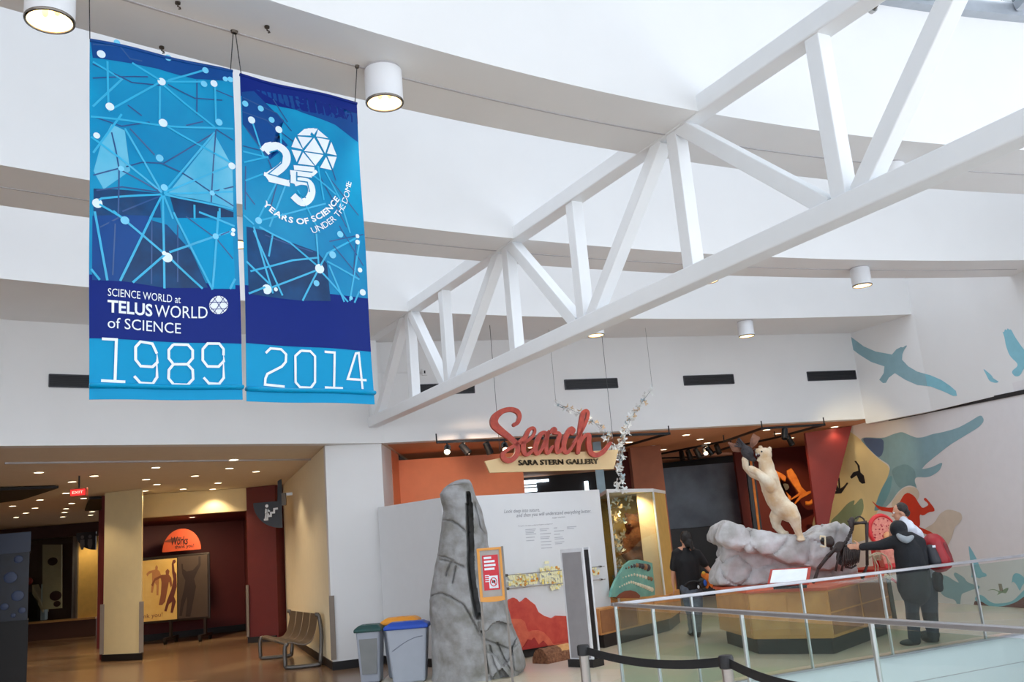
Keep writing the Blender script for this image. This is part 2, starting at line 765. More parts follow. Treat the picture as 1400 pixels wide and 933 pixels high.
def wall_y(x):
    pts = [(-14, -2), (-13, 4), (-10.6, 8.4), (-6.96, 12.14), (-2.3, 15.43), (6.85, 18.17), (7.62, 16.75)]
    for (xa, ya), (xb, yb) in zip(pts, pts[1:]):
        if xa <= x <= xb:
            return ya + (yb - ya) * (x - xa) / (xb - xa)
    return pts[-1][1]


f3 = arc(*B3F, -13.4, 7.62, 70)
r3 = [V((p.x, max(wall_y(p.x), p.y + .02), 0)) for p in f3]
r3 = [V((p.x, p.y + .05, 0)) for p in r3]
beam3 = ring(f3, r3, 'ceiling_ring_beam', ZR)
# shadow joints along the soffits
GROOVE = mat('shadow_joint', (190, 188, 192), 0.8)
for k, (F, R, x0, x1, t, pb) in enumerate(((B1F, B1R, -7.6, 8.6, .52, beam1), (B2F, B2R, -11.2, 8.1, .52, beam2))):
    a, b = arc(*F, x0, x1, 60), arc(*R, x0 - .3, x1, 60)
    mid = [p.lerp(q, t) + V((0, 0, ZS - .001)) for p, q in zip(a, b)]
    mb = MB().ribbon(mid, .018, (0, 0, 1), V((0, 0, -.006)))
    struct(mb.build('trim_%d' % (k + 1), GROOVE, parent=pb))

# ------------------------------------------------------------------ skylight over the atrium: frames and panes
ALU = mat('skylight_aluminium', (170, 176, 184), 0.4, 0.3)
PANE = glass('skylight_glass', (126, 131, 134))
cx, cy = B1F[0]
win = MB()
f0 = arc(*B1F, -8.0, 9.25, 70)
mb = MB()
vs = []
for p in f0:
    d = V((cx - p.x, cy - p.y, 0)).normalized()
    vs += [p + V((0, 0, ZR - .02)), p + d * .12 + V((0, 0, ZR - .02)), p + d * .12 + V((0, 0, ZR + .14)), p + V((0, 0, ZR + .14))]
fs = []
for i in range(len(f0) - 1):
    for k in range(4):
        fs.append((4 * i + k, 4 * i + (k + 1) % 4, 4 * i + 4 + (k + 1) % 4, 4 * i + 4 + k))
mb.add(vs, fs)
win_o = struct(mb.build('window_1', ALU))
NS = 20
aL = math.acos((-8.0 - cx) / 20.33)
aR = math.acos((9.25 - cx) / 20.33)
radii = [20.2, 18.2, 16.2, 14.2, 12.2, 10.2]


def sky_pt(r, a):
    z = ZR + .1 + (20.2 - r) * .22
    return V((cx + r * math.cos(a), cy + r * math.sin(a), z))


for i in range(NS + 1):
    a = aR + (aL - aR) * i / NS
    mb = MB().bar(sky_pt(radii[0], a), sky_pt(radii[-1], a), .07, .16)
    struct(mb.build('mullion', ALU, parent=win_o))
for r in radii[1:]:
    mb = MB()
    pts = [sky_pt(r, aR + (aL - aR) * i / 60) for i in range(61)]
    mb.ribbon(pts, .07, (0, 0, 1), V((0, 0, -.1)))
    struct(mb.build('mullion', ALU, parent=win_o))
for i in range(NS):
    for j in range(len(radii) - 1):
        aa, ab = aR + (aL - aR) * i / NS, aR + (aL - aR) * (i + 1) / NS
        q = [sky_pt(radii[j], aa), sky_pt(radii[j], ab), sky_pt(radii[j + 1], ab), sky_pt(radii[j + 1], aa)]
        struct(MB().poly([p + V((0, 0, .03)) for p in q]).build('pane', PANE, parent=win_o))

# opal panes over the two bays between the ring beams and over the slot behind the third
OPAL = glass('opal_skylight_glass', (186, 189, 192))
for k, (fa, fb) in enumerate(((arc(*B1R, -8.6, 9.05, 30), arc(*B2F, -11.6, 8.5, 30)), (arc(*B2R, -12.2, 8.3, 30), arc(*B3F, -13.4, 7.62, 30)))):
    wo = MB().ribbon([p + V((0, 0, ZR + .02)) for p in fa], .08, (0, 0, 1), V((0, 0, .06))).build('window_%d' % (k + 2), ALU)
    struct(wo)
    for i in range(30):
        q = [fa[i], fa[i + 1], fb[i + 1], fb[i]]
        struct(MB().poly([p + V((0, 0, ZR + .01)) for p in q]).build('pane', OPAL, parent=wo))

# unseen glazing added behind the camera and to its right to brighten the walls
UPZ = V((0, 0, 1))
FRONT = glass('front_glass', (240, 243, 245))
wo = struct(MB().box((-14, -9.12, .5), (11, -8.98, .62)).build('window_8', ALU))
for i in range(11):
    x = -14 + 2.5 * i
    struct(MB().box((x - .05, -9.14, .6), (x + .05, -8.98, 7.5)).build('mullion', ALU, parent=wo))
    if i < 10:
        struct(MB().poly([V((x, -9.05, .6)), V((x + 2.5, -9.05, .6)), V((x + 2.5, -9.05, 7.5)), V((x, -9.05, 7.5))]).build('pane', FRONT, parent=wo))

wo = struct(MB().bar(V((9.35, 10.3, .25)), V((11, 4, .25)), .14, .5, UPZ).bar(V((11, 4, .25)), V((11, -9, .25)), .14, .5, UPZ).build('window_9', ALU))
wl = [V((-12.25, 5.5, 0)), V((-13, 4, 0)), V((-13.5, 1, 0)), V((-14, -2, 0)), V((-14, -5.5, 0)), V((-14, -9, 0))]  # unseen left glazing, added to brighten the partition's left face
wo2 = None
for i in range(5):
    b_ = MB().bar(wl[i] + V((0, 0, .15)), wl[i + 1] + V((0, 0, .15)), .14, .3, UPZ)
    if wo2 is None:
        wo2 = struct(b_.build('window_10', ALU))
    else:
        struct(b_.build('sill', ALU, parent=wo2))
    struct(MB().bar(wl[i] + V((0, 0, .3)), wl[i] + V((0, 0, ZL)), .1, .1).build('mullion', ALU, parent=wo2))
    struct(MB().poly([wl[i] + V((0, 0, .3)), wl[i + 1] + V((0, 0, .3)), wl[i + 1] + V((0, 0, ZL)), wl[i] + V((0, 0, ZL))]).build('pane', FRONT, parent=wo2))
sp_pts = [V((9.35, 10.3, 0)).lerp(V((11, 4, 0)), k / 3) for k in range(3)] + [V((11, 4 - 2.6 * k, 0)) for k in range(6)]
for i, p in enumerate(sp_pts):
    struct(MB().box((p.x - .05, p.y - .05, .5), (p.x + .05, p.y + .05, 8.6)).build('mullion', ALU, parent=wo))
    if i < len(sp_pts) - 1:
        q = sp_pts[i + 1]
        struct(MB().poly([p + V((0, 0, .5)), q + V((0, 0, .5)), q + V((0, 0, 8.6)), p + V((0, 0, 8.6))]).build('pane', FRONT, parent=wo))

# ------------------------------------------------------------------ partitions and low walls
PW0, PW1, PW2 = V((-2.45, 15.35, 0)), V((-1.27, 14.03, 0)), V((1.25, 15.6, 0))
PWALL = mat('partition_paint', (226, 228, 230), 0.5, var=0.01)
PL1, PL2 = Plane(PW0, PW1), Plane(PW1, PW2)
pw = strip('wall_partition', [PW0, PW1, PW2], 0.13, 2.48, .14, PWALL, 1)
strip('baseboard_partition', [PW0 + V((0.02, .02, 0)), PW1 + V((0, .03, 0)), PW2], 0, .13, .10, BLACKB, 1)

# wide column that ends the hall, with its warm inner face
c0, c1, c2, c3 = V((-3.24, 15.12, 0)), V((-2.36, 15.46, 0)), V((-2.36, 16.6, 0)), V((-5.95, 22.6, 0))
mb = MB().prism([p + V((0, 0, .13)) for p in (c0, c1, c2, c3 + V((.6, .2, 0)), c3)], (0, 0, ZL - .13))
colm = struct(mb.build('wall_column', WHITE))
mb = MB().prism([p for p in (c0 + V((-.012, -.012, 0)), c1 + V((.01, -.012, 0)), c2, c3 + V((.6, .2, 0)), c3 + V((-.012, -.012, 0)))], (0, 0, .13))
struct(mb.build('baseboard_column', BLACKB))
mb = MB()
n1 = V((-.93, -.37, 0))
mb.bar(c0 + V((0, 0, .16)) + V((.02, -.008, 0)), c0 + V((.02, -.008, 1.14)), .07, .02, (0, 1, 0))
mb.bar(c0 + V((-.02, .04, .16)), c0 + V((-.02, .04, 1.14)), .02, .08, (0, 1, 0))
struct(mb.build('trim_3', mat('corner_guard', (128, 116, 104), .5, .35), parent=colm))
mb = MB().prism([c0 + V((-.004, .05, .13)), c3 + V((-.004, 0, .13)), c3 + V((-.004, 0, ZL)), c0 + V((-.004, .05, ZL))], V((-.012, -.005, 0)))  # cream skin: the warm light on this face is put into its colour
struct(mb.build('wall_column_inner', mat('warm_lit_cream', (240, 230, 200), .6, var=.02), parent=colm))

# free-standing column in the left hall
pl_l, pl_r = V((-9.27, 20.33, 0)), V((-8.27, 19.91, 0))
pf = (pl_r - pl_l).normalized()
pb = V((-.36, .93, 0))
foot = [pl_l, pl_r, pl_r + pb * .9, pl_l + V((-.05, .95, 0))]
hcol = struct(MB().prism([p + V((0, 0, .13)) for p in foot], (0, 0, ZL - .12)).build('wall_pier', CREAM))
pc = sum(foot, V((0, 0, 0))) / 4
struct(MB().prism([pc + (p - pc) * 1.06 for p in foot], (0, 0, .14)).build('baseboard_pier', BLACKB))
GUARD = mat('corner_guard', (128, 116, 104), .5, .35)
for p, d in ((pl_l, pf * -.02), (pl_r, pf * .005)):
    q = p + d + V((0, -.01, 0))
    struct(MB().bar(q + V((0, 0, .15)), q + V((0, 0, 1.18)), .09, .05, pb).build('trim_4', GUARD, parent=hcol))
struct(MB().prism([pl_l + V((-.30, .5, 0)), pl_l + V((-.06, .45, 0)), pl_l + V((-.3, 2.0, 0)), pl_l + V((-.75, 2.0, 0))], (0, 0, ZL)).build('wall_pier_return', MAROON))

# red pier with the stair sign, alcove behind it
struct(MB().prism([V((-6.62, 21.95, 0)), V((-5.9, 21.8, 0)), V((-5.6, 22.7, 0)), V((-6.6, 24.2, 0)), V((-6.95, 22.9, 0))], (0, 0, ZL)).build('wall_red_pier', MAROON))
struct(MB().prism([V((-6.64, 21.9, 0)), V((-5.95, 21.76, 0)), V((-5.9, 21.95, 0)), V((-6.6, 22.1, 0))], (0, 0, .13)).build('baseboard_red_pier', BLACKB))
struct(MB().box((-6.66, 21.9, .14), (-6.6, 21.96, 1.3)).build('trim_5', mat('corner_guard', (128, 116, 104), .5, .35)))
al = [(-6.75, 23.0), (-8.15, 26.7), (-10.9, 25.3), (-11.0, 24.2)]
strip('wall_alcove', al, 0, ZL, .2, MAROON, -1)
strip('baseboard_alcove', [(p[0] + .02, p[1] - .03) for p in al], 0, .16, .05, BLACKB, -1)
strip('wall_lintel', [(-9.31, 21.3), (-6.62, 22.0)], 3.02, ZL, .25, CREAM, 1)
flat('ceiling_alcove', [(-9.3, 21.5), (-6.6, 22.2), (-7.9, 27), (-11.2, 25.8)], 3.03, MAROON)

# far end of the hall
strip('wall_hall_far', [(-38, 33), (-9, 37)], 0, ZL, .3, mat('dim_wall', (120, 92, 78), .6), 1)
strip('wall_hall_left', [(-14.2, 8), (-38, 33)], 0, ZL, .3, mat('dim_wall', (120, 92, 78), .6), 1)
strip('trim_6', [(-7.85, 13.85), (-3.86, 16.95)], ZL - .02, ZL + .01, .06, GROOVE, 1)

# gallery interior walls
strip('wall_gallery_orange', [(-2.4, 17.45), (0.0, 17.9)], 0, 3.44, .2, ORANGE, 1)
strip('wall_gallery_back', [(-2.4, 26.5), (3.0, 26.5)], 0, ZL, .2, DARK, 1)
strip('wall_gallery_dark', [(3.4, 25.6), (6.1, 24.6)], 0, ZL, .2, DARK, 1)
strip('wall_gallery_side', [(-2.35, 16.6), (-2.35, 17.5)], 0, ZL, .1, ORANGE, 1)
strip('wall_gallery_far_side', [(-2.35, 17.6), (-2.35, 26.5)], 0, ZL, .1, DARK, 1)
# orange pier, grey shimmering panel, dark red backdrop and the tapering red fin
GOR = mat('gallery_orange', (158, 96, 66), 0.6, var=.06)
xa, xb = at_y(871, 700, 20).x, at_y(907, 700, 20).x
struct(MB().box((xa, 20, 0), (xb + .1, 20.5, ZL)).build('wall_gallery_pier', GOR))
xc = at_y(852, 660, 21).x
struct(MB().box((xc, 21, 0), (xa + .2, 21.3, ZL)).build('wall_gallery_pier_side', MAROON))
SHIM = mat('projection_panel', (104, 116, 128), 0.35, 0.2, scale=1.2, rgb2=(58, 66, 78))
xd, xe = at_y(896, 660, 24.5).x, at_y(1014, 660, 24.5).x
struct(MB().box((xd, 24.5, 1.75), (xe, 24.6, 3.35)).build('wall_gallery_screen', SHIM))
struct(MB().box((xd, 24.48, 0), (xe, 24.62, 1.74)).build('wall_gallery_screen_base', DARK))
xf = at_y(1108, 660, 23).x
struct(MB().box((xe - .3, 23.6, 0), (9.2, 23.8, ZL)).build('wall_gallery_red', mat('deep_red', (112, 34, 30), .6)))
strip('wall_gallery_red_side', [(9.1, 23.6), (7.0, 20.7)], 0, ZL, .1, mat('deep_red', (112, 34, 30), .6), 1)
FIN = mat('red_fin_paint', (132, 38, 34), .5, var=.04)
YF = MU.px(1163, 585).y - .1
fin = [at_y(x, y, YF) for x, y in ((1101, 592), (1164, 578), (1150, 640), (1138, 690), (1132, 725))]
lo = at_y(1118, 725, YF)
fin += [V((fin[-1].x - .05, YF, 0)), V((lo.x, YF, 0)), lo]
for p in fin:
    p.z = min(p.z, ZL)
struct(MB().prism(fin, (0, .12, 0)).build('wall_fin', FIN))

# ================================================================== MURAL PRINTS ON THE WALLS
TEAL = mat('mural_teal', (136, 196, 212), .6, var=.05)
SAGE = mat('mural_slate', (140, 176, 186), .6, var=.05)
GRN = mat('mural_green', (140, 160, 130), .6, var=.05)
KRED = mat('mural_red', (208, 62, 40), .6, var=.05)
BEIGE = mat('mural_beige', (212, 200, 184), .6, var=.04)
BRN = mat('mural_brown', (110, 62, 52), .6, var=.05)
MBLK = mat('mural_black', (30, 30, 36), .6)


def mural(name, pts, mt, pl, parent, lift=.004, off=(0, 0), s=1.0, smooth_=2):
    for _ in range(smooth_):
        q = []
        for i in range(len(pts)):
            (xa, ya), (xb, yb) = pts[i], pts[(i + 1) % len(pts)]
            q += [(xa + (xb - xa) * .2, ya + (yb - ya) * .2), (xa + (xb - xa) * .8, ya + (yb - ya) * .8)]
        pts = q
    P = [pl.px(off[0] + x / s, off[1] + y / s, lift) for x, y in pts]
    mb = MB()
    mb.poly(P)
    o = mb.build(name, mt, parent=parent)
    o['kind'] = 'structure'
    return o


o6, s6 = (1080, 560), 4.056
mural('mural_elephant', [(1060, 28), (1078, 62), (1050, 98), (960, 152), (880, 202), (830, 242), (780, 282), (750, 308), (728, 335), (790, 320), (850, 290), (830, 342), (770, 378), (700, 375), (690, 395), (707, 442), (680, 420), (640, 425), (600, 455), (560, 515), (530, 545), (490, 560), (462, 565), (500, 455), (545, 372), (558, 312), (490, 270), (430, 212), (390, 168), (410, 154), (520, 160), (570, 138), (620, 124), (655, 140), (700, 158), (740, 155), (790, 137), (850, 126), (930, 104), (1000, 66)], SAGE, MU, mural_wall, off=o6, s=s6)
YEL = mat('mural_pool_yellow', (230, 214, 162), .6, var=.05, scale=1.5)
MBLU = mat('mural_blue', (86, 112, 150), .6, var=.05)
MSEA = mat('mural_sea', (112, 164, 178), .6, var=.05)
mural('mural_light_pool', [(290, 95), (385, 160), (430, 215), (490, 275), (555, 320), (545, 400), (510, 470), (490, 560), (450, 640), (430, 740), (100, 740), (180, 400)], YEL, MU, mural_wall, lift=.002, off=o6, s=s6)  # warm pool of light painted on the wall in pale yellow
mural('mural_elephant_back', [(398, 158), (460, 160), (520, 164), (520, 220), (510, 255), (490, 268), (430, 212)], MBLU, MU, mural_wall, lift=.006, off=o6, s=s6)
mural('mural_elephant_ear', [(560, 330), (640, 300), (690, 330), (700, 375), (690, 395), (700, 432), (660, 420), (610, 440), (580, 400)], mat('mural_slate_dark', (122, 158, 168), .6), MU, mural_wall, lift=.006, off=o6, s=s6)
mural('mural_elephant_leg', [(545, 376), (568, 366), (560, 440), (535, 500), (500, 558), (466, 562), (502, 455)], MSEA, MU, mural_wall, lift=.006, off=o6, s=s6)
mural('mural_grass', [(222, 640), (232, 612), (270, 578), (320, 520), (362, 500), (350, 540), (402, 482), (412, 560), (360, 640), (300, 690), (225, 690)], GRN, MU, mural_wall, off=o6, s=s6)
mural('mural_hill', [(560, 520), (600, 465), (640, 430), (700, 432), (722, 470), (700, 520), (620, 560), (570, 560)], BEIGE, MU, mural_wall, lift=.006, off=o6, s=s6)
mural('mural_kangaroo', [(448, 502), (490, 538), (560, 548), (600, 532), (630, 474), (655, 461), (690, 480), (718, 528), (735, 550), (768, 532), (764, 520), (740, 500), (750, 488), (772, 512), (800, 548), (802, 566), (770, 570), (740, 590), (718, 582), (722, 640), (715, 652), (732, 658), (790, 684), (797, 697), (760, 696), (700, 668), (640, 600), (560, 570), (495, 560)], KRED, MU, mural_wall, lift=.008, off=o6, s=s6, smooth_=1)
mural('mural_bear', [(740, 665), (800, 632), (830, 580), (868, 556), (900, 558), (948, 574), (957, 602), (940, 632), (915, 650), (900, 705), (868, 775), (848, 720), (760, 705)], BEIGE, MU, mural_wall, lift=.006, off=o6, s=s6)
mural('mural_monkey', [(357, 288), (366, 285), (386, 312), (391, 350), (410, 368), (418, 410), (400, 413), (384, 400), (370, 366), (342, 385), (333, 376), (350, 350), (379, 340), (374, 310)], MBLK, MU, mural_wall, lift=.006, off=o6, s=s6, smooth_=0)
mural('mural_monkey', [(266, 378), (275, 380), (279, 440), (300, 425), (316, 405), (323, 410), (285, 466), (240, 470), (244, 455), (257, 452), (244, 402), (252, 397), (270, 438)], MBLK, MU, mural_wall, lift=.006, off=o6, s=s6, smooth_=0)
o4, s4 = (1280, 740), 7.775
mural('mural_fin', [(340, 38), (380, 98), (430, 190), (460, 270), (495, 338), (530, 345), (540, 376), (480, 386), (460, 402), (430, 386), (368, 390), (380, 358), (360, 200)], TEAL, MU, mural_wall, off=o4, s=s4)
mural('mural_moose', [(30, 360), (110, 368), (200, 428), (250, 450), (180, 360), (200, 328), (300, 390), (320, 430), (380, 460), (462, 474), (460, 512), (400, 512), (330, 540), (270, 562), (260, 620), (250, 712), (228, 712), (210, 640), (180, 620), (100, 600), (50, 560), (20, 470)], SAGE, MU, mural_wall, off=o4, s=s4)
mural('mural_wave', [(410, 600), (460, 568), (510, 590), (560, 640), (620, 668), (760, 658), (830, 628), (933, 520), (1000, 470), (1000, 560), (933, 592), (850, 652), (740, 690), (600, 702), (540, 682), (480, 642), (418, 642)], TEAL, MU, mural_wall, lift=.006, off=o4, s=s4)
mural('mural_ground', [(400, 640), (460, 628), (540, 670), (600, 690), (740, 682), (850, 642), (933, 586), (1000, 550), (1000, 820), (940, 800), (710, 770), (400, 735)], BRN, MU, mural_wall, off=o4, s=s4)
mural('mural_ostrich', [(800, 462), (812, 370), (840, 340), (890, 350), (933, 390), (960, 420), (933, 452), (912, 480), (890, 535), (870, 500), (842, 450), (812, 430)], TEAL, MU, mural_wall, off=o4, s=s4)
mural('mural_lizard', [(530, 530), (610, 508), (680, 538), (750, 498), (772, 500), (742, 562), (700, 548), (640, 582), (670, 545), (610, 518)], GRN, MU, mural_wall, off=o4, s=s4)
# power outlet in the mural wall
ob = MU.px(1368.5, 803.5)
mb = MB().box((-.035, -.012, -.06), (.035, .012, .06), Matrix.Translation(ob) @ Matrix.Rotation(math.atan2(MU.u.y, MU.u.x), 4, 'Z'))
tag(mb.build('wall_outlet', mat('outlet_plate', (150, 138, 120), .4), origin=ob - V((0, 0, .06)), bevel=.004), 'small beige power outlet on the mural wall above the painted lizard', 'outlet')

# the great bird crosses the bend of the upper side wall
o5, s5 = (1140, 430), 4.912
bird = [(110, 148), (200, 215), (280, 250), (390, 270), (420, 235), (450, 220), (465, 222), (488, 207), (490, 215), (472, 240), (460, 270), (458, 305), (500, 350), (560, 385), (650, 410), (720, 440), (780, 480), (820, 515), (827, 548), (800, 548), (740, 520), (650, 485), (560, 475), (480, 440), (410, 395), (370, 425), (350, 460), (330, 462), (305, 440), (335, 395), (340, 350), (250, 320), (170, 270), (120, 230)]
bird = [V((o5[0] + x / s5, o5[1] + y / s5)) for x, y in bird]


def proj(P):
    d = V(P) - EYEP
    z = d.dot(_fw)
    return V((700 + FPX * d.dot(CR) / z, 466.5 - FPX * d.dot(CU) / z))


k0, k1 = proj((right_pl[1][0], right_pl[1][1], 5.2)), proj((right_pl[1][0], right_pl[1][1], 3.6))


def clip(poly, a, b, keep):
    def side(p):
        return ((b - a).x * (p - a).y - (b - a).y * (p - a).x) * keep
    out = []
    for i in range(len(poly)):
        p, q = poly[i], poly[(i + 1) % len(poly)]
        sp, sq = side(p), side(q)
        if sp >= 0:
            out.append(p)
        if sp * sq < 0:
            out.append(p.lerp(q, sp / (sp - sq)))
    return out


for keep, pl in ((1, SD1), (-1, SD2)):
    q = clip(bird, k0, k1, keep)
    if len(q) > 2:
        mural('mural_bird', [tuple(p) for p in q], SAGE if keep > 0 else TEAL, pl, side_wall, lift=.005, smooth_=0)
mural('mural_small_bird', [(1000, 360), (1060, 410), (1070, 430), (1112, 455), (1085, 462), (1045, 450), (1020, 400)], TEAL, SD2, side_wall, off=o5, s=s5)
mural('mural_eagle', [(1132, 115), (1142, 122), (1150, 98), (1160, 108), (1168, 92), (1176, 104), (1190, 100), (1215, 150), (1277, 240), (1330, 300), (1330, 330), (1277, 360), (1250, 415), (1215, 418), (1190, 385), (1245, 340), (1180, 280), (1155, 210), (1145, 150)], TEAL, SD2, side_wall, off=o5, s=s5)
# dark slot where the mural wall meets the bulkhead
mb = MB()
a, b = MU.px(1215, 573.5, .012), MU.px(1420, 532, .012)
mb.bar(a, b, .02, .07, (0, 0, 1))
struct(mb.build('trim_7', BLACKB))

# ================================================================== THE TRUSS
TD = V((-.489, .872, 0)).normalized()
TN = V((TD.y, -TD.x, 0))
T0 = V((-2.47, 15.36, 0))
ZB, ZT = 3.9, 5.375


def tp(s, z):
    return T0 + TD * s + V((0, 0, z))


truss = thing('roof_truss', 'long white steel roof truss running from the wall corner up to the top right', 'truss', tp(0, ZB - .09))
TW = .17
MB().bar(tp(.0, ZB), tp(-17.5, ZB), .19, .17, (0, 0, 1)).build('bottom_chord', TRUSSW, parent=truss, bevel=.012)
MB().bar(tp(-.15, ZT), tp(-17.5, ZT), .19, .17, (0, 0, 1)).build('top_chord', TRUSSW, parent=truss, bevel=.012)
tops = [-1.84, -5.1, -8.45, -11.85, -15.2]
bots = [-3.2, -6.7, -10.25, -13.7, -17.1]


def post(s0, s1, w_=.14):
    MB().bar(tp(s0, ZB + .08), tp(s1, ZT - .08), w_, w_, TN).build('post', TRUSSW, parent=truss, bevel=.008)


def diag(s0, s1, w_=.14):
    MB().bar(tp(s0, ZB + .06), tp(s1, ZT - .06), w_, w_, TN).build('diagonal', TRUSSW, parent=truss, bevel=.008)


post(-.12, -.12)
diag(-.35, -1.72)
prev = -.2
for t, b in zip(tops, bots):
    post(t - .06, t - .06)
    diag(b + .14, t - .16)
    post(b, b)
    nt_ = t - (t - b) * 2
for b, t in zip(bots[:-1], tops[1:]):
    diag(b - .16, t + .14)
# ================================================================== CYLINDER DOWNLIGHTS UNDER THE RING BEAMS
LRIM = mat('lamp_rim', (120, 112, 104), .3, .6)
LWHT = mat('lamp_housing', (232, 234, 238), .35, var=.01)
LGLOW = glow('lamp_glow', (255, 228, 176), 2.2)
lamp_px = [
    (68, 29, 'nearest of the white cylinder lamps, cut by the top left corner'),
    (526, 141, 'white cylinder lamp hanging just right of the banner pair'),
    (323, 335, 'white cylinder lamp half hidden in the gap between the two banners'),
    (1223, 259, 'white cylinder lamp mostly hidden behind the bottom chord of the truss'),
    (968, 385, 'white cylinder lamp peeking from under the middle of the truss chord'),
    (1179, 391, 'white cylinder lamp on the middle ring beam near the mural side'),
    (815, 459, 'white cylinder lamp under the rear ring beam hugging the truss chord'),
    (1021, 460, 'white cylinder lamp under the rear ring beam, rightmost there'),
]
lamp0 = None
for k, (x, y, lab) in enumerate(lamp_px):
    p = at_z(x, y, 5.02)
    base = V((p.x, p.y, 5.02))
    if lamp0 is None:
        lamp0 = thing('cylinder_downlight', lab, 'lamp', base, 'cylinder lamps under the ring beams')
        MB().lathe(base, [(.142, 0), (.142, .262), (.13, .268), (.13, .012), (.136, 0)], 32, cap=False).build('housing', LWHT, parent=lamp0, smooth=40)
        MB().lathe(base, [(.142, -.004), (.145, .006), (.142, .012), (.13, .012), (.128, -.004)], 32, cap=False).build('rim', LRIM, parent=lamp0, smooth=40)
        rf = MB().lathe(base, [(.129, .004), (.11, .05), (.07, .1), (.0, .13)], 32, cap=False).build('reflector', LGLOW, parent=lamp0, smooth=True)
        MB().lathe(base, [(.13, .262), (.135, .28), (.1, .28)], 24).build('mount', GROOVE, parent=lamp0)
        for dx in (-.035, .04):
            MB().ell(base + V((dx, .01, .07)), (.02, .02, .03), seg=10).build('bulb', glow('bulb_glow', (255, 220, 150), 1.2), parent=lamp0, smooth=True)
    else:
        dup(lamp0, base, lab)
    spot(base + V((0, 0, -.03)), base + V((0, 0, -4)), 60, 80, (1, .84, .62), .7, .08)

# ceiling hooks and a small sensor
hk = [(365, 36, 'small ceiling hook above the right banner'), (221, 64, 'small ceiling hook above the left banner'), (243, 3, 'small ceiling hook at the very top edge of the picture')]
h0 = None
for x, y, lab in hk:
    p = at_z(x, y, ZS)
    if h0 is None:
        h0 = thing('ceiling_hook', lab, 'hook', p - V((0, 0, .05)), 'hooks in the ring beam soffit')
        MB().lathe(p - V((0, 0, .012)), [(.018, 0), (.018, .012)], 10).build('plate', DSTEEL, parent=h0)
        MB().tube([p - V((0, 0, .01)), p - V((0, 0, .03)), p + V((.015, 0, -.04)), p + V((.02, 0, -.05)), p + V((.005, 0, -.05))], .005, 6).build('eye', DSTEEL, parent=h0)
    else:
        dup(h0, p - V((0, 0, .05)), lab)


def cyl_hit(x, y, c, r):
    d = ray(x, y)
    A = d.x ** 2 + d.y ** 2
    B = -2 * (d.x * c[0] + d.y * c[1])
    Cc = c[0] ** 2 + c[1] ** 2 - r * r
    return EYEP + d * ((-B + math.sqrt(B * B - 4 * A * Cc)) / (2 * A))


sp = cyl_hit(1190, 14, *B1F)
sd = V((cx - sp.x, cy - sp.y, 0)).normalized()
sn = thing('ceiling_sensor', 'small metal camera on the white fascia near the skylight', 'sensor', sp)
MB().tube([sp, sp + sd * .05], .045, 16).build('base', STEEL, parent=sn, smooth=40)
MB().tube([sp + sd * .05 + V((.0, 0, -.01)), sp + sd * .14 + V((.03, 0, .07))], .022, 12).build('barrel', DSTEEL, parent=sn, smooth=40)

# ================================================================== AIR VENTS IN THE UPPER WALL
VD = mat('vent_dark', (22, 22, 28), .5)
VF = mat('vent_frame', (70, 70, 76), .4, .5)
vents = [((67, 128), 513, 528, LA, 'dark slotted vent left of the banners, partly behind them'), ((567, 648), 521, 535, RA, 'dark slotted wall vent crossed by the truss'), ((772, 844), 520, 533, RA, 'dark slotted wall vent above the gallery sign'), ((935, 1003), 516, 529, RA, 'dark slotted wall vent above the grey screen, right of the sign'), ((1104, 1170), 510, 523, RA, 'dark slotted wall vent in the corner beside the painted bird')]
for (xa, xb), ya, yb, pl, lab in vents:
    p, q = pl.px(xa, (ya + yb) / 2), pl.px(xb, (ya + yb) / 2)
    zc = 4.46 if pl is LA else 4.44
    u0, u1 = pl.u_of(p), pl.u_of(q)
    h = .088
    t = thing('air_vent', lab, 'vent', pl.uv((u0 + u1) / 2, zc - h), 'wall vents')
    mb = MB().prism([pl.uv(u0, zc - h, .002), pl.uv(u1, zc - h, .002), pl.uv(u1, zc + h, .002), pl.uv(u0, zc + h, .002)], pl.n * .006)
    mb.build('backing', VD, parent=t)
    mb = MB()
    for (ua, za, ub, zb) in ((u0, zc - h, u1, zc - h), (u0, zc + h, u1, zc + h), (u0, zc - h, u0, zc + h), (u1, zc - h, u1, zc + h)):
        mb.bar(pl.uv(ua, za, .012), pl.uv(ub, zb, .012), .014, .02, pl.n)
    mb.build('frame', VF, parent=t)
    for k in range(5):
        z = zc - h + (k + 1) * 2 * h / 6
        MB().bar(pl.uv(u0, z, .011), pl.uv(u1, z, .011), .006, .012, pl.n).build('slat', VD, parent=t)

# thin conduit and junction box on the upper wall by the truss end
cj = thing('conduit_box', 'small white junction box with a thin conduit on the upper wall', 'electrical box', RA.px(579, 509) - V((0, 0, .05)))
p, q = RA.px(512, 509.5, .012), RA.px(576, 509.5, .012)
MB().tube([p, q], .012, 8).build('conduit', WHITE, parent=cj)
p = RA.px(580, 509.5)
MB().prism([p + RA.u * a + V((0, 0, b)) + RA.n * .0 for a, b in ((-.04, -.055), (.04, -.055), (.04, .055), (-.04, .055))], RA.n * .04).build('box', WHITE, parent=cj)
MB().prism([p + RA.u * a + V((0, 0, b)) + RA.n * .041 for a, b in ((-.012, -.025), (.012, -.025), (.012, .025), (-.012, .025))], RA.n * .006).build('switch', DARK, parent=cj)

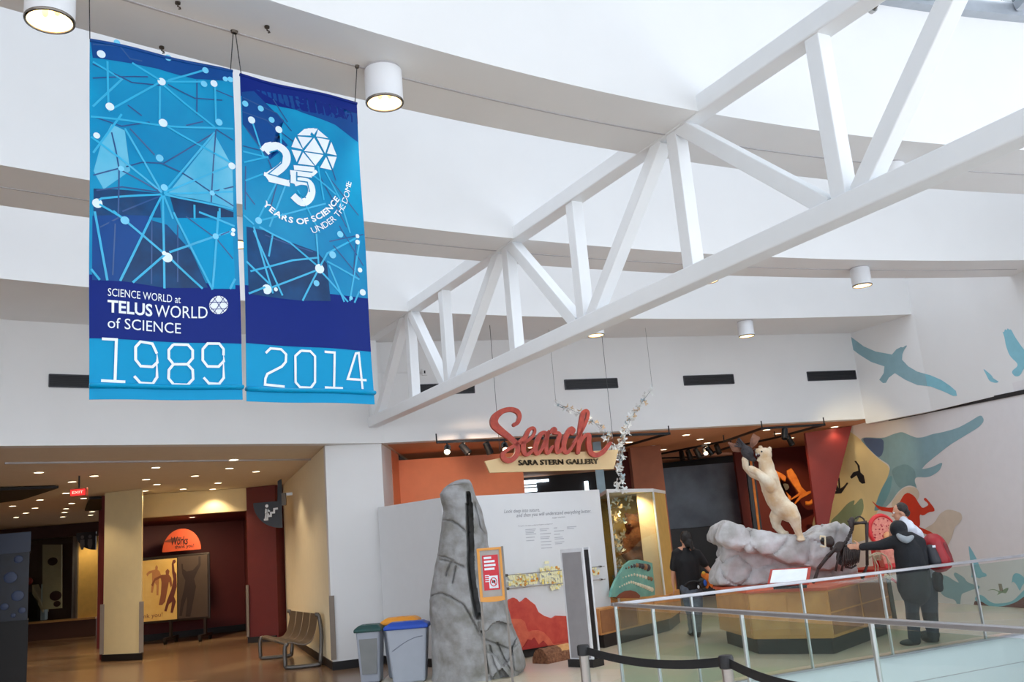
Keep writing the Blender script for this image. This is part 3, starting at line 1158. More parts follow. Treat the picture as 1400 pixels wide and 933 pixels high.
# ================================================================== THE TWO BANNERS
BP = Plane(V((-2.45, 5.09, 0)), V((-1.0, 6.26, 0)))      # they hang in one plane under the nearest ring beam
CYAN = mat('banner_cyan', (0, 146, 196), .38, var=.02, spec=.15)
BAND = mat('banner_blue', (6, 34, 118), .4, var=.02, spec=.15)
PHOTO = mat('banner_photo', (0, 116, 172), .3, scale=1.6, rgb2=(0, 148, 194), coat=.05, spec=.2)
PDARK = mat('banner_photo_dark', (16, 34, 66), .3, scale=3, rgb2=(6, 76, 132), coat=.05, spec=.2)
PPALE = mat('banner_photo_pale', (52, 166, 206), .3, scale=3, rgb2=(110, 190, 220), coat=.1, spec=.3)
PLINE = mat('banner_line', (22, 168, 214), .28, coat=.15)
PNAVY = mat('banner_line_dark', (8, 72, 132), .28, coat=.15)
PDOT = mat('banner_dot', (214, 232, 244), .28, coat=.4)
PDOT2 = mat('banner_dot_blue', (104, 196, 232), .28, coat=.4)
INK = mat('banner_ink', (228, 236, 244), .3, coat=.3)
MAG = mat('banner_deep', (0, 66, 136), .32, coat=.05, spec=.2)


def bulge(P):
    """folds of the cloth: kept the same for cloth and print"""
    u = (P - BP.o).dot(BP.u)
    return P + BP.n * (.012 * math.sin(u * 9.0) + .006 * math.sin(P.z * 5 + u * 4))


def bpx(x, y, lift):
    return bulge(BP.px(x, y, 0)) + BP.n * lift


def banner(name, label, corners, photo_bottom, band_bottom, dark_top):
    """corners tl, tr, br, bl in the plane"""
    tl, tr, br, bl = [BP.px(*c) for c in corners]
    root = thing(name, label, 'banner', V(((bl.x + br.x) / 2, (bl.y + br.y) / 2, min(bl.z, br.z) - .03)), 'pair of hanging banners')

    def surf(u, v, lift=0.0):
        a, b = tl.lerp(tr, u), bl.lerp(br, u)
        return bulge(a.lerp(b, v)) + BP.n * lift
    nu, nv = 28, 40
    mb = MB()
    vs = [surf(i / nu, j / nv) for j in range(nv + 1) for i in range(nu + 1)]
    vs += [p - BP.n * .003 for p in vs]
    k = (nu + 1) * (nv + 1)
    fs = []
    for j in range(nv):
        for i in range(nu):
            a = j * (nu + 1) + i
            fs.append((a, a + 1, a + nu + 2, a + nu + 1))
            fs.append((k + a, k + a + nu + 1, k + a + nu + 2, k + a + 1))
    mb.add(vs, fs).build('cloth', CYAN, parent=root, smooth=True)

    def sheet(nm, v0, v1, mt, lift):
        m_ = MB()
        n2 = max(2, int(40 * (v1 - v0)))
        vv = [surf(i / nu, v0 + (v1 - v0) * j / n2, lift) for j in range(n2 + 1) for i in range(nu + 1)]
        ff = []
        for j in range(n2):
            for i in range(nu):
                a = j * (nu + 1) + i
                ff.append((a, a + 1, a + nu + 2, a + nu + 1))
        return m_.add(vv, ff).build(nm, mt, parent=root, smooth=True)
    sheet('print_photo', .0, photo_bottom, PHOTO, .002)
    sheet('print_band', photo_bottom, band_bottom, BAND, .002)
    if dark_top:
        sheet('print_band_top', 0, dark_top, BAND, .003)
    # hems with the poles inside
    MB().tube([surf(i / 10, .965, .004) - V((0, 0, .0)) for i in range(11)], .028, 12, flat=.55, hint=(0, 0, 1)).build('bottom_hem', CYAN, parent=root, smooth=True)
    MB().tube([surf(i / 10, .004, 0) for i in range(11)], .012, 10).build('top_hem', BAND if dark_top else MAG, parent=root, smooth=True)
    return root, surf


c1 = [(123, 53), (317, 97), (331.5, 547), (121.5, 547)]
c2 = [(327.5, 101), (488, 140), (513, 553), (337, 549)]
ban1, surf1 = banner('hanging_banner', 'left hanging blue banner printed 1989 with white science lettering', c1, .672, .842, 0)
ban2, surf2 = banner('hanging_banner', 'right hanging blue banner printed 2014 with a white 25 emblem', c2, .665, .835, .075)


def seg_print(root, name, mt, lines, wid, lift, off, s):
    mb = MB()
    for ln in lines:
        pts = []
        for (x0, y0), (x1, y1) in zip(ln, ln[1:]):
            n = max(1, int(math.hypot(x1 - x0, y1 - y0) / 60))
            pts += [(x0 + (x1 - x0) * i / n, y0 + (y1 - y0) * i / n) for i in range(n)]
        pts.append(ln[-1])
        mb.ribbon([bpx(off[0] + x / s, off[1] + y / s, lift) for x, y in pts], wid, BP.n)
    o = mb.build(name, mt, parent=root)
    o['kind'] = 'stuff'
    return o


def poly_print(root, name, mt, pts, lift, off, s):
    P = [BP.px(off[0] + x / s, off[1] + y / s, 0) for x, y in pts]
    bm = bmesh.new()
    f = bm.faces.new([bm.verts.new(p) for p in P])
    big = max((p - P[0]).length for p in P) > .12
    bmesh.ops.triangulate(bm, faces=[f])
    if big:
        for it in range(4):
            es = [e for e in bm.edges if e.calc_length() > .06]
            if es:
                bmesh.ops.subdivide_edges(bm, edges=es, cuts=1)
                bmesh.ops.triangulate(bm, faces=bm.faces[:])
    bm.verts.index_update()
    mb = MB()
    mb.add([bulge(v.co) + BP.n * lift for v in bm.verts], [[v.index for v in f.verts] for f in bm.faces])
    bm.free()
    return mb.build(name, mt, parent=root, smooth=True)


def dot_print(root, name, mt, dots, lift, off, s):
    mb = MB()
    for x, y, r in dots:
        c = bpx(off[0] + x / s, off[1] + y / s, lift)
        mb.disc(c, BP.u, V((0, 0, 1)), r, 14)
    o = mb.build(name, mt, parent=root)
    o['kind'] = 'stuff'
    return o


oA, sA = (110, 40), 3.587         # upper half of the left banner
oB, sB = (110, 290), 3.4545       # lower half
poly_print(ban1, 'print_shade', MAG, [(48, 45), (740, 205), (742, 262), (560, 245), (380, 195), (200, 165), (60, 140)], .003, oA, sA)
poly_print(ban1, 'print_pane', PPALE, [(655, 520), (742, 680), (748, 880), (600, 840), (430, 805)], .003, oA, sA)
poly_print(ban1, 'print_pane', PPALE, [(150, 470), (215, 500), (240, 700), (110, 790), (62, 700), (100, 560)], .003, oA, sA)
poly_print(ban1, 'print_pane', PDARK, [(62, 785), (390, 805), (395, 925), (62, 925)], .003, oA, sA)
poly_print(ban1, 'print_pane', PDARK, [(440, 815), (560, 830), (748, 900), (748, 925), (470, 925)], .0035, oA, sA)
poly_print(ban1, 'print_pane', MAG, [(55, 20), (330, 20), (190, 330), (55, 322)], .0032, oB, sB)
poly_print(ban1, 'print_pane', PDARK, [(410, 60), (520, 180), (600, 360), (400, 357), (190, 328), (330, 40)], .003, oB, sB)
poly_print(ban1, 'print_pane', CYAN, [(450, 5), (715, 60), (726, 368), (620, 366)], .0033, oB, sB)
seg_print(ban1, 'print_line', PLINE, [
    [(130, 160), (135, 370)], [(390, 280), (390, 440)], [(655, 280), (660, 460)], [(390, 260), (135, 405)], [(400, 255), (600, 260)],
    [(410, 275), (655, 485)], [(430, 475), (735, 660)], [(50, 530), (400, 800)], [(215, 490), (400, 800)], [(655, 510), (420, 790)],
    [(735, 670), (410, 800)], [(745, 800), (410, 805)], [(415, 810), (560, 840), (745, 885)], [(400, 810), (100, 835), (55, 860)],
    [(400, 815), (340, 930)], [(405, 815), (405, 930)], [(410, 815), (455, 930)], [(85, 860), (200, 930)], [(50, 430), (400, 470), (745, 495)],
    [(200, 420), (60, 610)], [(60, 380), (200, 250), (60, 160)], [(250, 170), (390, 250)], [(430, 250), (600, 205)], [(560, 860), (560, 930)], [(680, 880), (680, 930)]], .013, .005, oA, sA)
seg_print(ban1, 'print_line', PLINE, [
    [(390, 0), (398, 360)], [(150, 0), (400, 200)], [(345, 0), (185, 328)], [(440, 0), (620, 370)], [(400, 200), (245, 335)], [(410, 205), (575, 364)],
    [(420, 190), (640, 115), (725, 90)], [(65, 0), (125, 325)], [(50, 270), (90, 322)], [(650, 0), (620, 360)], [(560, 0), (725, 70)], [(725, 320), (700, 368)]], .014, .005, oB, sB)
seg_print(ban1, 'print_line_dark', PNAVY, [
    [(60, 75), (190, 90), (240, 150), (300, 160)], [(60, 170), (250, 265), (390, 275)], [(230, 375), (300, 425)], [(240, 490), (365, 615)], [(410, 655), (520, 590), (655, 510)],
    [(220, 680), (300, 655), (400, 655), (500, 700), (560, 740), (640, 800), (748, 870)], [(60, 720), (180, 690), (400, 800)], [(75, 795), (200, 780), (390, 800)], [(400, 815), (200, 900)],
    [(660, 500), (650, 660), (640, 850)], [(430, 270), (560, 340), (690, 355)], [(150, 510), (170, 600), (185, 690), (180, 930)], [(570, 250), (570, 420)], [(520, 470), (600, 455)],
    [(60, 430), (200, 480), (340, 455)], [(650, 300), (742, 340)], [(660, 495), (742, 550)], [(640, 800), (748, 775)], [(60, 240), (330, 235)]], .009, .0045, oA, sA)
seg_print(ban1, 'print_line_dark', PNAVY, [[(90, 75), (180, 30)], [(500, 20), (640, 130), (715, 225)], [(335, 40), (335, 340)], [(460, 60), (460, 330)], [(700, 95), (640, 120)], [(160, 60), (150, 300)]], .008, .0045, oB, sB)
dot_print(ban1, 'print_dot', PDOT, [(100, 125, .026), (398, 257, .026), (650, 272, .024), (142, 383, .026), (407, 457, .028), (738, 675, .024), (80, 858, .03), (77, 525, .02)], .006, oA, sA)
dot_print(ban1, 'print_dot', PDOT, [(410, 215, .032), (718, 88, .014), (716, 108, .014), (395, 195, .014)], .006, oB, sB)
dot_print(ban1, 'print_dot_blue', PDOT2, [(610, 205, .022), (603, 272, .022), (674, 462, .024), (390, 630, .024), (412, 775, .022), (175, 72, .02), (430, 140, .022), (705, 250, .018), (730, 252, .02), (195, 690, .018), (645, 805, .018)], .0058, oA, sA)
dot_print(ban1, 'print_dot_blue', PDOT2, [(205, 45, .026), (635, 118, .02)], .0058, oB, sB)


def btext(root, name, body, a, b, hpx, off, s, bold=0.0, mt=INK):
    A, B = bpx(off[0] + a[0] / s, off[1] + a[1] / s, .007), bpx(off[0] + b[0] / s, off[1] + b[1] / s, .007)
    A2 = bpx(off[0] + a[0] / s, off[1] + (a[1] - hpx) / s, .007)
    h = (A2 - A).length
    mb = MB()
    put_text(mb, body, A, B, (0, 0, 1), BP.n, bold=bold, height=h)
    fix = MB()
    fix.add([bulge(BP.o + BP.u * (p - BP.o).dot(BP.u) + V((0, 0, p.z))) + BP.n * .007 for p in mb.v], mb.f)
    return fix.build(name, mt, parent=root)


btext(ban1, 'lettering', 'SCIENCE WORLD at', (127, 398), (475, 430), 36, oB, sB)
btext(ban1, 'lettering', 'TELUS', (125, 474), (340, 492), 55, oB, sB, .025)
btext(ban1, 'lettering', 'WORLD', (352, 494), (598, 504), 56, oB, sB)
btext(ban1, 'lettering', 'of SCIENCE', (125, 550), (477, 573), 50, oB, sB)
# geodesic ball emblem on the left banner
gx, gy, gr = 648, 443, 43
ball = [(gx + gr * math.cos(2 * PI * k / 22), gy + gr * math.sin(2 * PI * k / 22)) for k in range(22)]
poly_print(ban1, 'emblem', INK, ball, .006, oB, sB)
seg_print(ban1, 'emblem_line', BAND, [[(607, 430), (690, 430)], [(612, 462), (686, 462)], [(625, 408), (672, 478)], [(672, 408), (625, 480)], [(606, 445), (640, 402)], [(655, 402), (690, 445)], [(608, 450), (640, 484)], [(688, 450), (655, 484)]], .004, .008, oB, sB)
# 1989 and 2014 in thin cut-corner figures
W_ = .016
seg_print(ban1, 'figure', INK, [[(98, 602), (166, 606), (158, 800)], [(93, 800), (207, 806)]], W_, .006, oB, sB)
seg_print(ban1, 'figure', INK, [[(362, 668), (340, 622), (282, 614), (258, 640), (258, 700), (282, 730), (340, 732), (364, 710), (362, 668), (362, 780), (340, 812), (280, 810), (250, 778)]], W_, .006, oB, sB)
seg_print(ban1, 'figure', INK, [[(442, 624), (510, 626), (532, 652), (532, 690), (508, 718), (442, 718), (420, 690), (420, 650), (442, 624)], [(442, 718), (420, 745), (418, 785), (442, 814), (508, 816), (534, 788), (532, 745), (508, 718)]], W_, .006, oB, sB)
seg_print(ban1, 'figure', INK, [[(672, 680), (672, 650), (652, 624), (600, 622), (578, 648), (578, 700), (600, 730), (650, 732), (674, 706), (672, 680), (674, 785), (652, 814), (606, 810), (582, 782)]], W_, .006, oB, sB)
oC, sC = (320, 90), 4.055         # upper half of the right banner
oD, sD = (320, 310), 3.731        # lower half
poly_print(ban2, 'print_shade', MAG, [(120, 130), (360, 170), (600, 245), (685, 265), (690, 420), (560, 330), (380, 260)], .003, oC, sC)
poly_print(ban2, 'print_shade', MAG, [(38, 150), (110, 140), (280, 300), (250, 380), (300, 440), (200, 520), (42, 330)], .0032, oC, sC)
poly_print(ban2, 'print_pane', PDARK, [(62, 0), (170, 20), (300, 80), (420, 130), (470, 190), (490, 382), (360, 378), (70, 346)], .003, oD, sD)
seg_print(ban2, 'print_line', PLINE, [[(100, 320), (160, 500)], [(260, 360), (262, 440)], [(45, 480), (190, 510)], [(60, 640), (160, 600)], [(50, 540), (190, 505)], [(110, 880), (50, 830)], [(130, 860), (500, 770)],
    [(130, 860), (240, 640)], [(460, 560), (490, 750)], [(350, 690), (470, 930)], [(290, 650), (200, 890)], [(500, 590), (580, 740), (640, 930)], [(420, 600), (560, 720)]], .012, .005, oC, sC)
seg_print(ban2, 'print_line', PLINE, [[(100, 0), (200, 340)], [(130, 0), (290, 80), (420, 200)], [(60, 180), (180, 290)], [(165, 320), (430, 220)], [(430, 215), (350, 378)], [(430, 215), (415, 40)], [(440, 230), (580, 385)],
    [(430, 215), (470, 140), (620, 60)], [(470, 180), (640, 270)], [(80, 230), (300, 170), (430, 160)], [(100, 20), (250, 350)], [(640, 330), (615, 388)], [(480, 200), (560, 385)], [(180, 300), (70, 345)], [(200, 40), (180, 150)], [(640, 70), (590, 380)]], .013, .005, oD, sD)
seg_print(ban2, 'print_line_dark', PNAVY, [[(40, 260), (180, 300), (330, 420)], [(45, 180), (240, 260), (320, 360)], [(60, 350), (180, 500)], [(60, 700), (115, 770)], [(190, 520), (240, 650), (200, 800)], [(45, 450), (140, 470)], [(60, 560), (60, 800)], [(500, 600), (690, 830)], [(470, 620), (620, 900)], [(540, 580), (560, 640)], [(220, 180), (300, 310)]], .008, .0045, oC, sC)
seg_print(ban2, 'print_line_dark', PNAVY, [[(530, 0), (660, 200)], [(620, 90), (600, 330)], [(480, 80), (660, 40)], [(500, 100), (640, 260)], [(160, 40), (400, 130)]], .008, .0045, oD, sD)
dot_print(ban2, 'print_dot', PDOT, [(93, 305, .026), (250, 352, .026)], .006, oC, sC)
dot_print(ban2, 'print_dot', PDOT, [(167, 320, .034), (433, 217, .034), (215, 319, .014), (628, 80, .018), (627, 50, .016), (658, 335, .024), (642, 222, .018)], .006, oD, sD)
dot_print(ban2, 'print_dot_blue', PDOT2, [(57, 215, .022), (148, 237, .022), (210, 298, .022), (137, 858, .024)], .0058, oC, sC)
dot_print(ban2, 'print_dot_blue', PDOT2, [(535, 43, .024), (497, 148, .026), (418, 290, .022), (596, 365, .014)], .0058, oD, sD)
# the 25 emblem: geodesic ball and two outlined figures
tri = [[(385, 352), (440, 348), (418, 385)], [(405, 348), (460, 352), (440, 385)], [(350, 385), (388, 352), (425, 390)], [(462, 358), (518, 405), (450, 395)], [(340, 395), (318, 450), (378, 466)],
       [(352, 392), (430, 402), (380, 460)], [(440, 402), (385, 475), (490, 492)], [(455, 402), (525, 415), (500, 490)], [(535, 425), (510, 490), (566, 500)], [(318, 465), (372, 476), (345, 535)],
       [(380, 482), (352, 545), (440, 560)], [(390, 482), (490, 500), (445, 558)], [(505, 510), (470, 570), (535, 582)], [(512, 505), (566, 508), (542, 575)]]
for t in tri:
    poly_print(ban2, 'emblem', INK, t, .006, oC, sC)


def fig(lines, wid):
    seg_print(ban2, 'figure', INK, lines, wid, .006, oC, sC)


two = catmull([V((x, y, 0)) for x, y in ((172, 478), (205, 452), (245, 446), (285, 478), (290, 525), (262, 565), (215, 598), (178, 620))], 4)
fig([[(p.x, p.y) for p in two]], .058)
fig([[(165, 600), (305, 645)], [(192, 632), (308, 660)]], .03)
fig([[(150, 470), (178, 440), (210, 432)]], .03)
five = catmull([V((x, y, 0)) for x, y in ((330, 650), (365, 642), (410, 655), (425, 700), (408, 745), (370, 760), (325, 720))], 4)
fig([[(p.x, p.y) for p in five]], .055)
fig([[(330, 655), (332, 590)]], .05)
fig([[(310, 592), (425, 612)], [(330, 566), (440, 580)]], .036)
fig([[(425, 612), (452, 588)]], .022)
seg_print(ban2, 'figure_line', PHOTO, [[(195, 482), (240, 468), (268, 500), (262, 540), (190, 600), (300, 632)], [(345, 590), (345, 640), (400, 650), (412, 700), (390, 735), (350, 710)]], .009, .008, oC, sC)


def curve_text(root, body, pts, hpx, off, s, bold=0.0):
    """letters one by one along a curve of picture points"""
    P = [bpx(off[0] + x / s, off[1] + y / s, .0065) for x, y in pts]
    P = catmull(P, 10)
    L = [0]
    for a, b in zip(P, P[1:]):
        L.append(L[-1] + (b - a).length)
    ws = []
    for ch in body:
        vs, _ = text_geo(ch if ch != ' ' else 'i', bold)
        ws.append(max(v.x for v in vs) - min(v.x for v in vs) + .12)
    tot = sum(ws)
    mb = MB()
    acc = 0
    for ch, w_ in zip(body, ws):
        if ch != ' ':
            ds = (acc + .05) / tot * L[-1], (acc + w_ - .05) / tot * L[-1]
            q = []
            for d in ds:
                i = max(j for j in range(len(L)) if L[j] <= d + 1e-9)
                i = min(i, len(P) - 2)
                q.append(P[i].lerp(P[i + 1], (d - L[i]) / max(1e-9, L[i + 1] - L[i])))
            u = (q[1] - q[0]).normalized()
            up = BP.n.cross(u) * -1
            if up.dot(u.cross(BP.n)) == 0:
                pass
            up = u.cross(BP.n) * -1
            put_text(mb, ch, q[0], q[1], up, BP.n, bold=bold, height=hpx)
        acc += w_
    return mb.build('lettering', INK, parent=root)


curve_text(ban2, 'YEARS OF SCIENCE', [(155, 765), (215, 818), (290, 860), (370, 880), (440, 868), (520, 820), (580, 745)], .04, oC, sC, .03)
curve_text(ban2, 'UNDER THE DOME', [(432, 935), (500, 905), (570, 850), (625, 760), (652, 645)], .044, oC, sC)
seg_print(ban2, 'figure', INK, [[(160, 646), (185, 622), (240, 626), (266, 652), (264, 690), (244, 714), (170, 752), (160, 775), (158, 806), (260, 816)]], W_, .006, oD, sD)
seg_print(ban2, 'figure', INK, [[(340, 634), (385, 638), (408, 664), (408, 796), (388, 824), (336, 820), (314, 794), (312, 660), (340, 634)]], W_, .006, oD, sD)
seg_print(ban2, 'figure', INK, [[(455, 642), (506, 646), (502, 822)], [(456, 824), (548, 828)]], W_, .006, oD, sD)
seg_print(ban2, 'figure', INK, [[(654, 830), (636, 645), (620, 648), (574, 780), (676, 784)]], W_, .006, oD, sD)
# suspension wires
WIRE = mat('wire', (70, 70, 74), .4, .6)
hookp = [at_z(122, -12, ZS), at_z(319, 42, ZS), at_z(488, 90, ZS)]
for root, pairs in ((ban1, ((hookp[0], surf1(.0, .0)), (hookp[1], surf1(.985, .0)))), (ban2, ((hookp[1] + V((.01, .01, 0)), surf2(.01, .0)), (hookp[2], surf2(.985, .0))))):
    for a, b in pairs:
        MB().tube([a, b], .0035, 6).build('wire', WIRE, parent=root)
        MB().lathe(a - V((0, 0, .018)), [(.014, 0), (.02, .018)], 10).build('anchor', DSTEEL, parent=root)

# ================================================================== GALLERY SIGN
SG = Plane(V((0.0, 14.95, 0)), V((2.6, 15.72, 0)))
SRED = mat('sign_red', (192, 72, 48), .45, scale=14, rgb2=(162, 50, 36), bump=.1, bscale=20)
TAN = mat('sign_tan', (232, 200, 148), .5, var=.05, scale=3)
SINK = mat('sign_ink', (36, 28, 28), .5)
oS, sS = (660, 540), 6.665


def sgp(x, y, lift=0.0):
    return SG.px(oS[0] + x / sS, oS[1] + y / sS, lift)


sgb = sgp(630, 700)
sign = thing('gallery_sign', 'red script sign on a tan board hanging over the gallery entrance', 'sign', V((sgb.x, sgb.y, sgb.z)))
MB().prism([sgp(x, y) for x, y in ((18, 605), (180, 572), (600, 535), (1238, 500), (1195, 678), (65, 712))], SG.n * -.05).build('board', TAN, parent=sign, bevel=.004)


def stroke(name, pts, wid, k=6, lift=.1, depth=.075):
    P = catmull([V((x, y, 0)) for x, y in pts], k)
    W = lerp_list([q / sS / 82.0 for q in wid], k)
    P = [sgp(p.x, p.y, lift) for p in P]
    mb = MB()
    d0, d1 = (P[1] - P[0]).normalized(), (P[-1] - P[-2]).normalized()
    n = SG.n

    def cap(p, d, r):
        return [p + d * (r * math.sin(a)) for a in (0,)]
    # rounded ends: extra points with shrinking width
    pre = [P[0] - d0 * (W[0] / 2 * t) for t in (.95, .75, .4)]
    pw = [W[0] * math.sqrt(max(0.02, 1 - t * t)) for t in (.95, .75, .4)]
    post_ = [P[-1] + d1 * (W[-1] / 2 * t) for t in (.4, .75, .95)]
    qw = [W[-1] * math.sqrt(max(0.02, 1 - t * t)) for t in (.4, .75, .95)]
    mb.ribbon(pre + P + post_, pw + W + qw, n, n * -depth)
    return mb.build(name, SRED, parent=sign)


stroke('script_letter', [(290, 272), (322, 250), (338, 195), (315, 150), (255, 132), (180, 150), (115, 205), (110, 270), (170, 330), (250, 390), (310, 450), (318, 520), (290, 575), (240, 600), (195, 580), (185, 540), (230, 500), (310, 450), (365, 400)],
       [36, 34, 36, 44, 40, 46, 66, 72, 62, 50, 44, 44, 44, 46, 44, 34, 30, 32, 24])
stroke('script_letter', [(345, 440), (400, 425), (455, 380), (478, 330), (462, 302), (425, 320), (390, 390), (370, 470), (385, 535), (420, 540), (462, 500)], [26, 26, 26, 24, 26, 34, 42, 46, 38, 32, 24], lift=.103)
stroke('script_letter', [(585, 370), (572, 345), (535, 355), (500, 420), (480, 490), (495, 535), (530, 510), (575, 420), (596, 350), (580, 440), (585, 520), (610, 520), (640, 470)], [32, 32, 36, 44, 44, 36, 28, 32, 34, 38, 38, 30, 22], lift=.1)
stroke('script_letter', [(625, 340), (650, 310), (664, 322), (655, 345), (695, 350), (702, 380), (680, 450), (680, 515), (705, 515), (740, 470)], [30, 34, 34, 28, 30, 36, 42, 40, 30, 22], lift=.103)
stroke('script_letter', [(815, 350), (828, 322), (805, 308), (770, 360), (742, 440), (745, 505), (775, 525), (815, 480), (850, 420)], [38, 40, 36, 42, 46, 42, 32, 26, 22], lift=.1)
stroke('script_letter', [(835, 440), (900, 340), (950, 230), (962, 165), (940, 145), (915, 180), (895, 300), (880, 430), (870, 525)], [24, 26, 28, 30, 32, 40, 44, 44, 36], lift=.103)
stroke('script_letter', [(875, 480), (910, 400), (950, 365), (972, 375), (968, 440), (985, 520), (1035, 550), (1100, 520), (1165, 440)], [26, 28, 34, 40, 46, 46, 42, 40, 26], lift=.1)
mb = MB()
put_text(mb, 'SARA STERN GALLERY', sgp(330, 642, .03), sgp(1058, 628, .03), (0, 0, 1), SG.n, bold=.012, height=(sgp(330, 600, .03) - sgp(330, 646, .03)).length, depth=-.03)
mb.build('lettering', SINK, parent=sign)
for px_, dy in ((682, 4.97), (838, 4.97)):
    q = SG.px(px_, 600, -.02)
    top = V((q.x, q.y, ZS))
    MB().tube([top, V((q.x, q.y, q.z - .2))], .004, 6).build('wire', WIRE, parent=sign)

# ================================================================== BUTTERFLY STRANDS
BW = [mat('butterfly_white', (236, 238, 236), .6), mat('butterfly_grey', (172, 190, 198), .6), mat('butterfly_tan', (214, 186, 150), .6)]


def bfly_mesh():
    mb = MB()
    for sx in (-1, 1):
        wing = [V((0, -.012, 0)), V((sx * .05, -.05, .022)), V((sx * .062, -.02, .03)), V((sx * .03, .0, .012)), V((sx * .055, .035, .026)), V((sx * .03, .05, .014)), V((0, .02, 0))]
        mb.prism(wing, (0, 0, .003))
    mb.ell((0, 0, .004), (.006, .03, .006), seg=6)
    return mb


bmeshes = []
for mm in BW:
    o = bfly_mesh().build('butterfly', mm)
    bmeshes.append(o.data)
    bpy.data.objects.remove(o)
strands = [([(760, 551), (782, 561), (805, 572), (822, 588), (833, 601), (838, 616), (846, 628)], 58, .35, 'left arm of white paper butterflies rising over the gallery sign'),
           ([(892, 531), (876, 553), (863, 572), (855, 592), (849, 612), (847, 640), (849, 671)], 84, .2, 'right column of white paper butterflies rising from the glass case')]
BFP = Plane(V((0.0, 15.35, 0)), V((2.6, 16.13, 0)))
for pts, n, spread, lab in strands:
    P = catmull([BFP.px(x, y) for x, y in pts], 12)
    t = thing('butterfly_strand', lab, 'mobile', P[-1])
    MB().tube([V((P[0].x, P[0].y, ZS))] + P, .0025, 6).build('thread', WIRE, parent=t)
    for i in range(n):
        f = i / (n - 1)
        q = P[min(len(P) - 1, int(f * (len(P) - 1)))]
        r = .03 + .05 * f
        q = q + V((random.uniform(-r, r), random.uniform(-r, r), random.uniform(-.06, .06)))
        o = bpy.data.objects.new('butterfly', bmeshes[0 if random.random() < .75 else random.choice((1, 2))])
        COL.objects.link(o)
        o.parent = t
        o.location = q - t.location
        o.rotation_euler = [random.uniform(-1.4, 1.4) for _ in range(3)]
        k = (.75 + .3 * f) * random.uniform(.75, 1.15)
        o.scale = (k, k, k)

# ================================================================== TRACK LIGHTING IN THE GALLERY
TRK = mat('track_black', (18, 18, 20), .4, .3)
ZTK = 3.42
TRACKS = []


def snap(p):
    best = None
    for a, b in TRACKS:
        d = V((b.x - a.x, b.y - a.y, 0))
        t = max(0.03, min(.97, V((p.x - a.x, p.y - a.y, 0)).dot(d) / d.length_squared))
        q = a + d * t
        k = math.hypot(q.x - p.x, q.y - p.y)
        if best is None or k < best[0]:
            best = (k, q)
    return V((best[1].x, best[1].y, p.z))



def track(name, label, pxs):
    P = [at_z(x, y, ZTK) for x, y in pxs]
    t = thing(name, label, 'track', P[0])
    for a, b in zip(P, P[1:]):
        TRACKS.append((a, b))
        MB().bar(a, b, .05, .04, (0, 0, 1)).build('rail', TRK, parent=t)
    for p in P:
        MB().tube([p, V((p.x, p.y, ZL + .01))], .012, 8).build('hanger', TRK, parent=t)
    return t


track('lighting_track', 'black lighting track passing behind the red script sign', [(597, 605), (915, 593), (852, 611)])
track('lighting_track', 'long black lighting track bent to a point above the mounted cat', [(872, 627), (990, 604), (1042, 586), (1127, 581), (1060, 599), (1000, 612)])
track('lighting_track', 'short black lighting track in front of the grey screen', [(872, 628), (955, 625), (1000, 611)])
SPB = MB().lathe((0, 0, 0), [(.0, -.1), (.055, -.1), (.062, .1), (.05, .1), (.045, .06)], 16, cap=False)
SPL = glow('spot_lens', (255, 226, 190), 9.0)
SPO = mat('spot_lens_off', (60, 58, 56), .2)
spots = [((610, 616), (0, -1, -.55), 1, 'first black track spot left of the red script sign, its lamp showing'), ((634, 615), (.6, -.2, -.8), 0, 'second black track spot left of the red script sign'),
         ((662, 615), (.3, .3, -.9), 0, 'third black track spot just left of the red script sign'), ((682, 615), (.1, -.9, -.6), 1, 'glowing track spot beside the tall red script letter'),
         ((1083, 591), (-.2, -.3, -.9), 0, 'black track spot nearest the red fin, above the mounted cat'), ((1059, 604), (.4, .2, -.9), 0, 'black track spot just right of the mounted cat head'),
         ((916, 624), (0, -.3, -.9), 0, 'leftmost black track spot in front of the grey screen'), ((946, 618), (-.1, -.9, -.6), 1, 'glowing track spot in front of the grey screen'),
         ((955, 615), (.3, .4, -.8), 0, 'black track spot right of the glowing one by the grey screen'), ((968, 621), (.3, .3, -.8), 0, 'small black track spot left of the pair by the cat'),
         ((976, 619), (.4, .2, -.8), 0, 'small black track spot in the middle, left of the bird'), ((990, 616), (.5, .1, -.8), 0, 'small black track spot nearest the bird wing')]
for (x, y), d, on, lab in spots:
    p = snap(at_z(x, y, ZTK - .13))
    t = thing('track_spotlight', lab, 'spotlight', p - V((0, 0, .12)), 'spotlights on the gallery tracks')
    d = V(d).normalized()
    R = (-d).to_track_quat('Z', 'Y').to_matrix()
    mb = MB().add([p + R @ v for v in SPB.v], SPB.f)
    # opening looks along d: the wide end is +z of the profile, so flip
    mb2 = MB().add([p - R @ v for v in SPB.v], SPB.f)
    mb2.build('can', TRK, parent=t, smooth=40)
    MB().disc(p + d * .07, R.col[0], R.col[1], .048, 14).build('lens', SPL if on else SPO, parent=t)
    MB().bar(p + V((0, 0, .02)), V((p.x, p.y, ZTK)), .02, .03, (0, 1, 0)).build('bracket', TRK, parent=t)

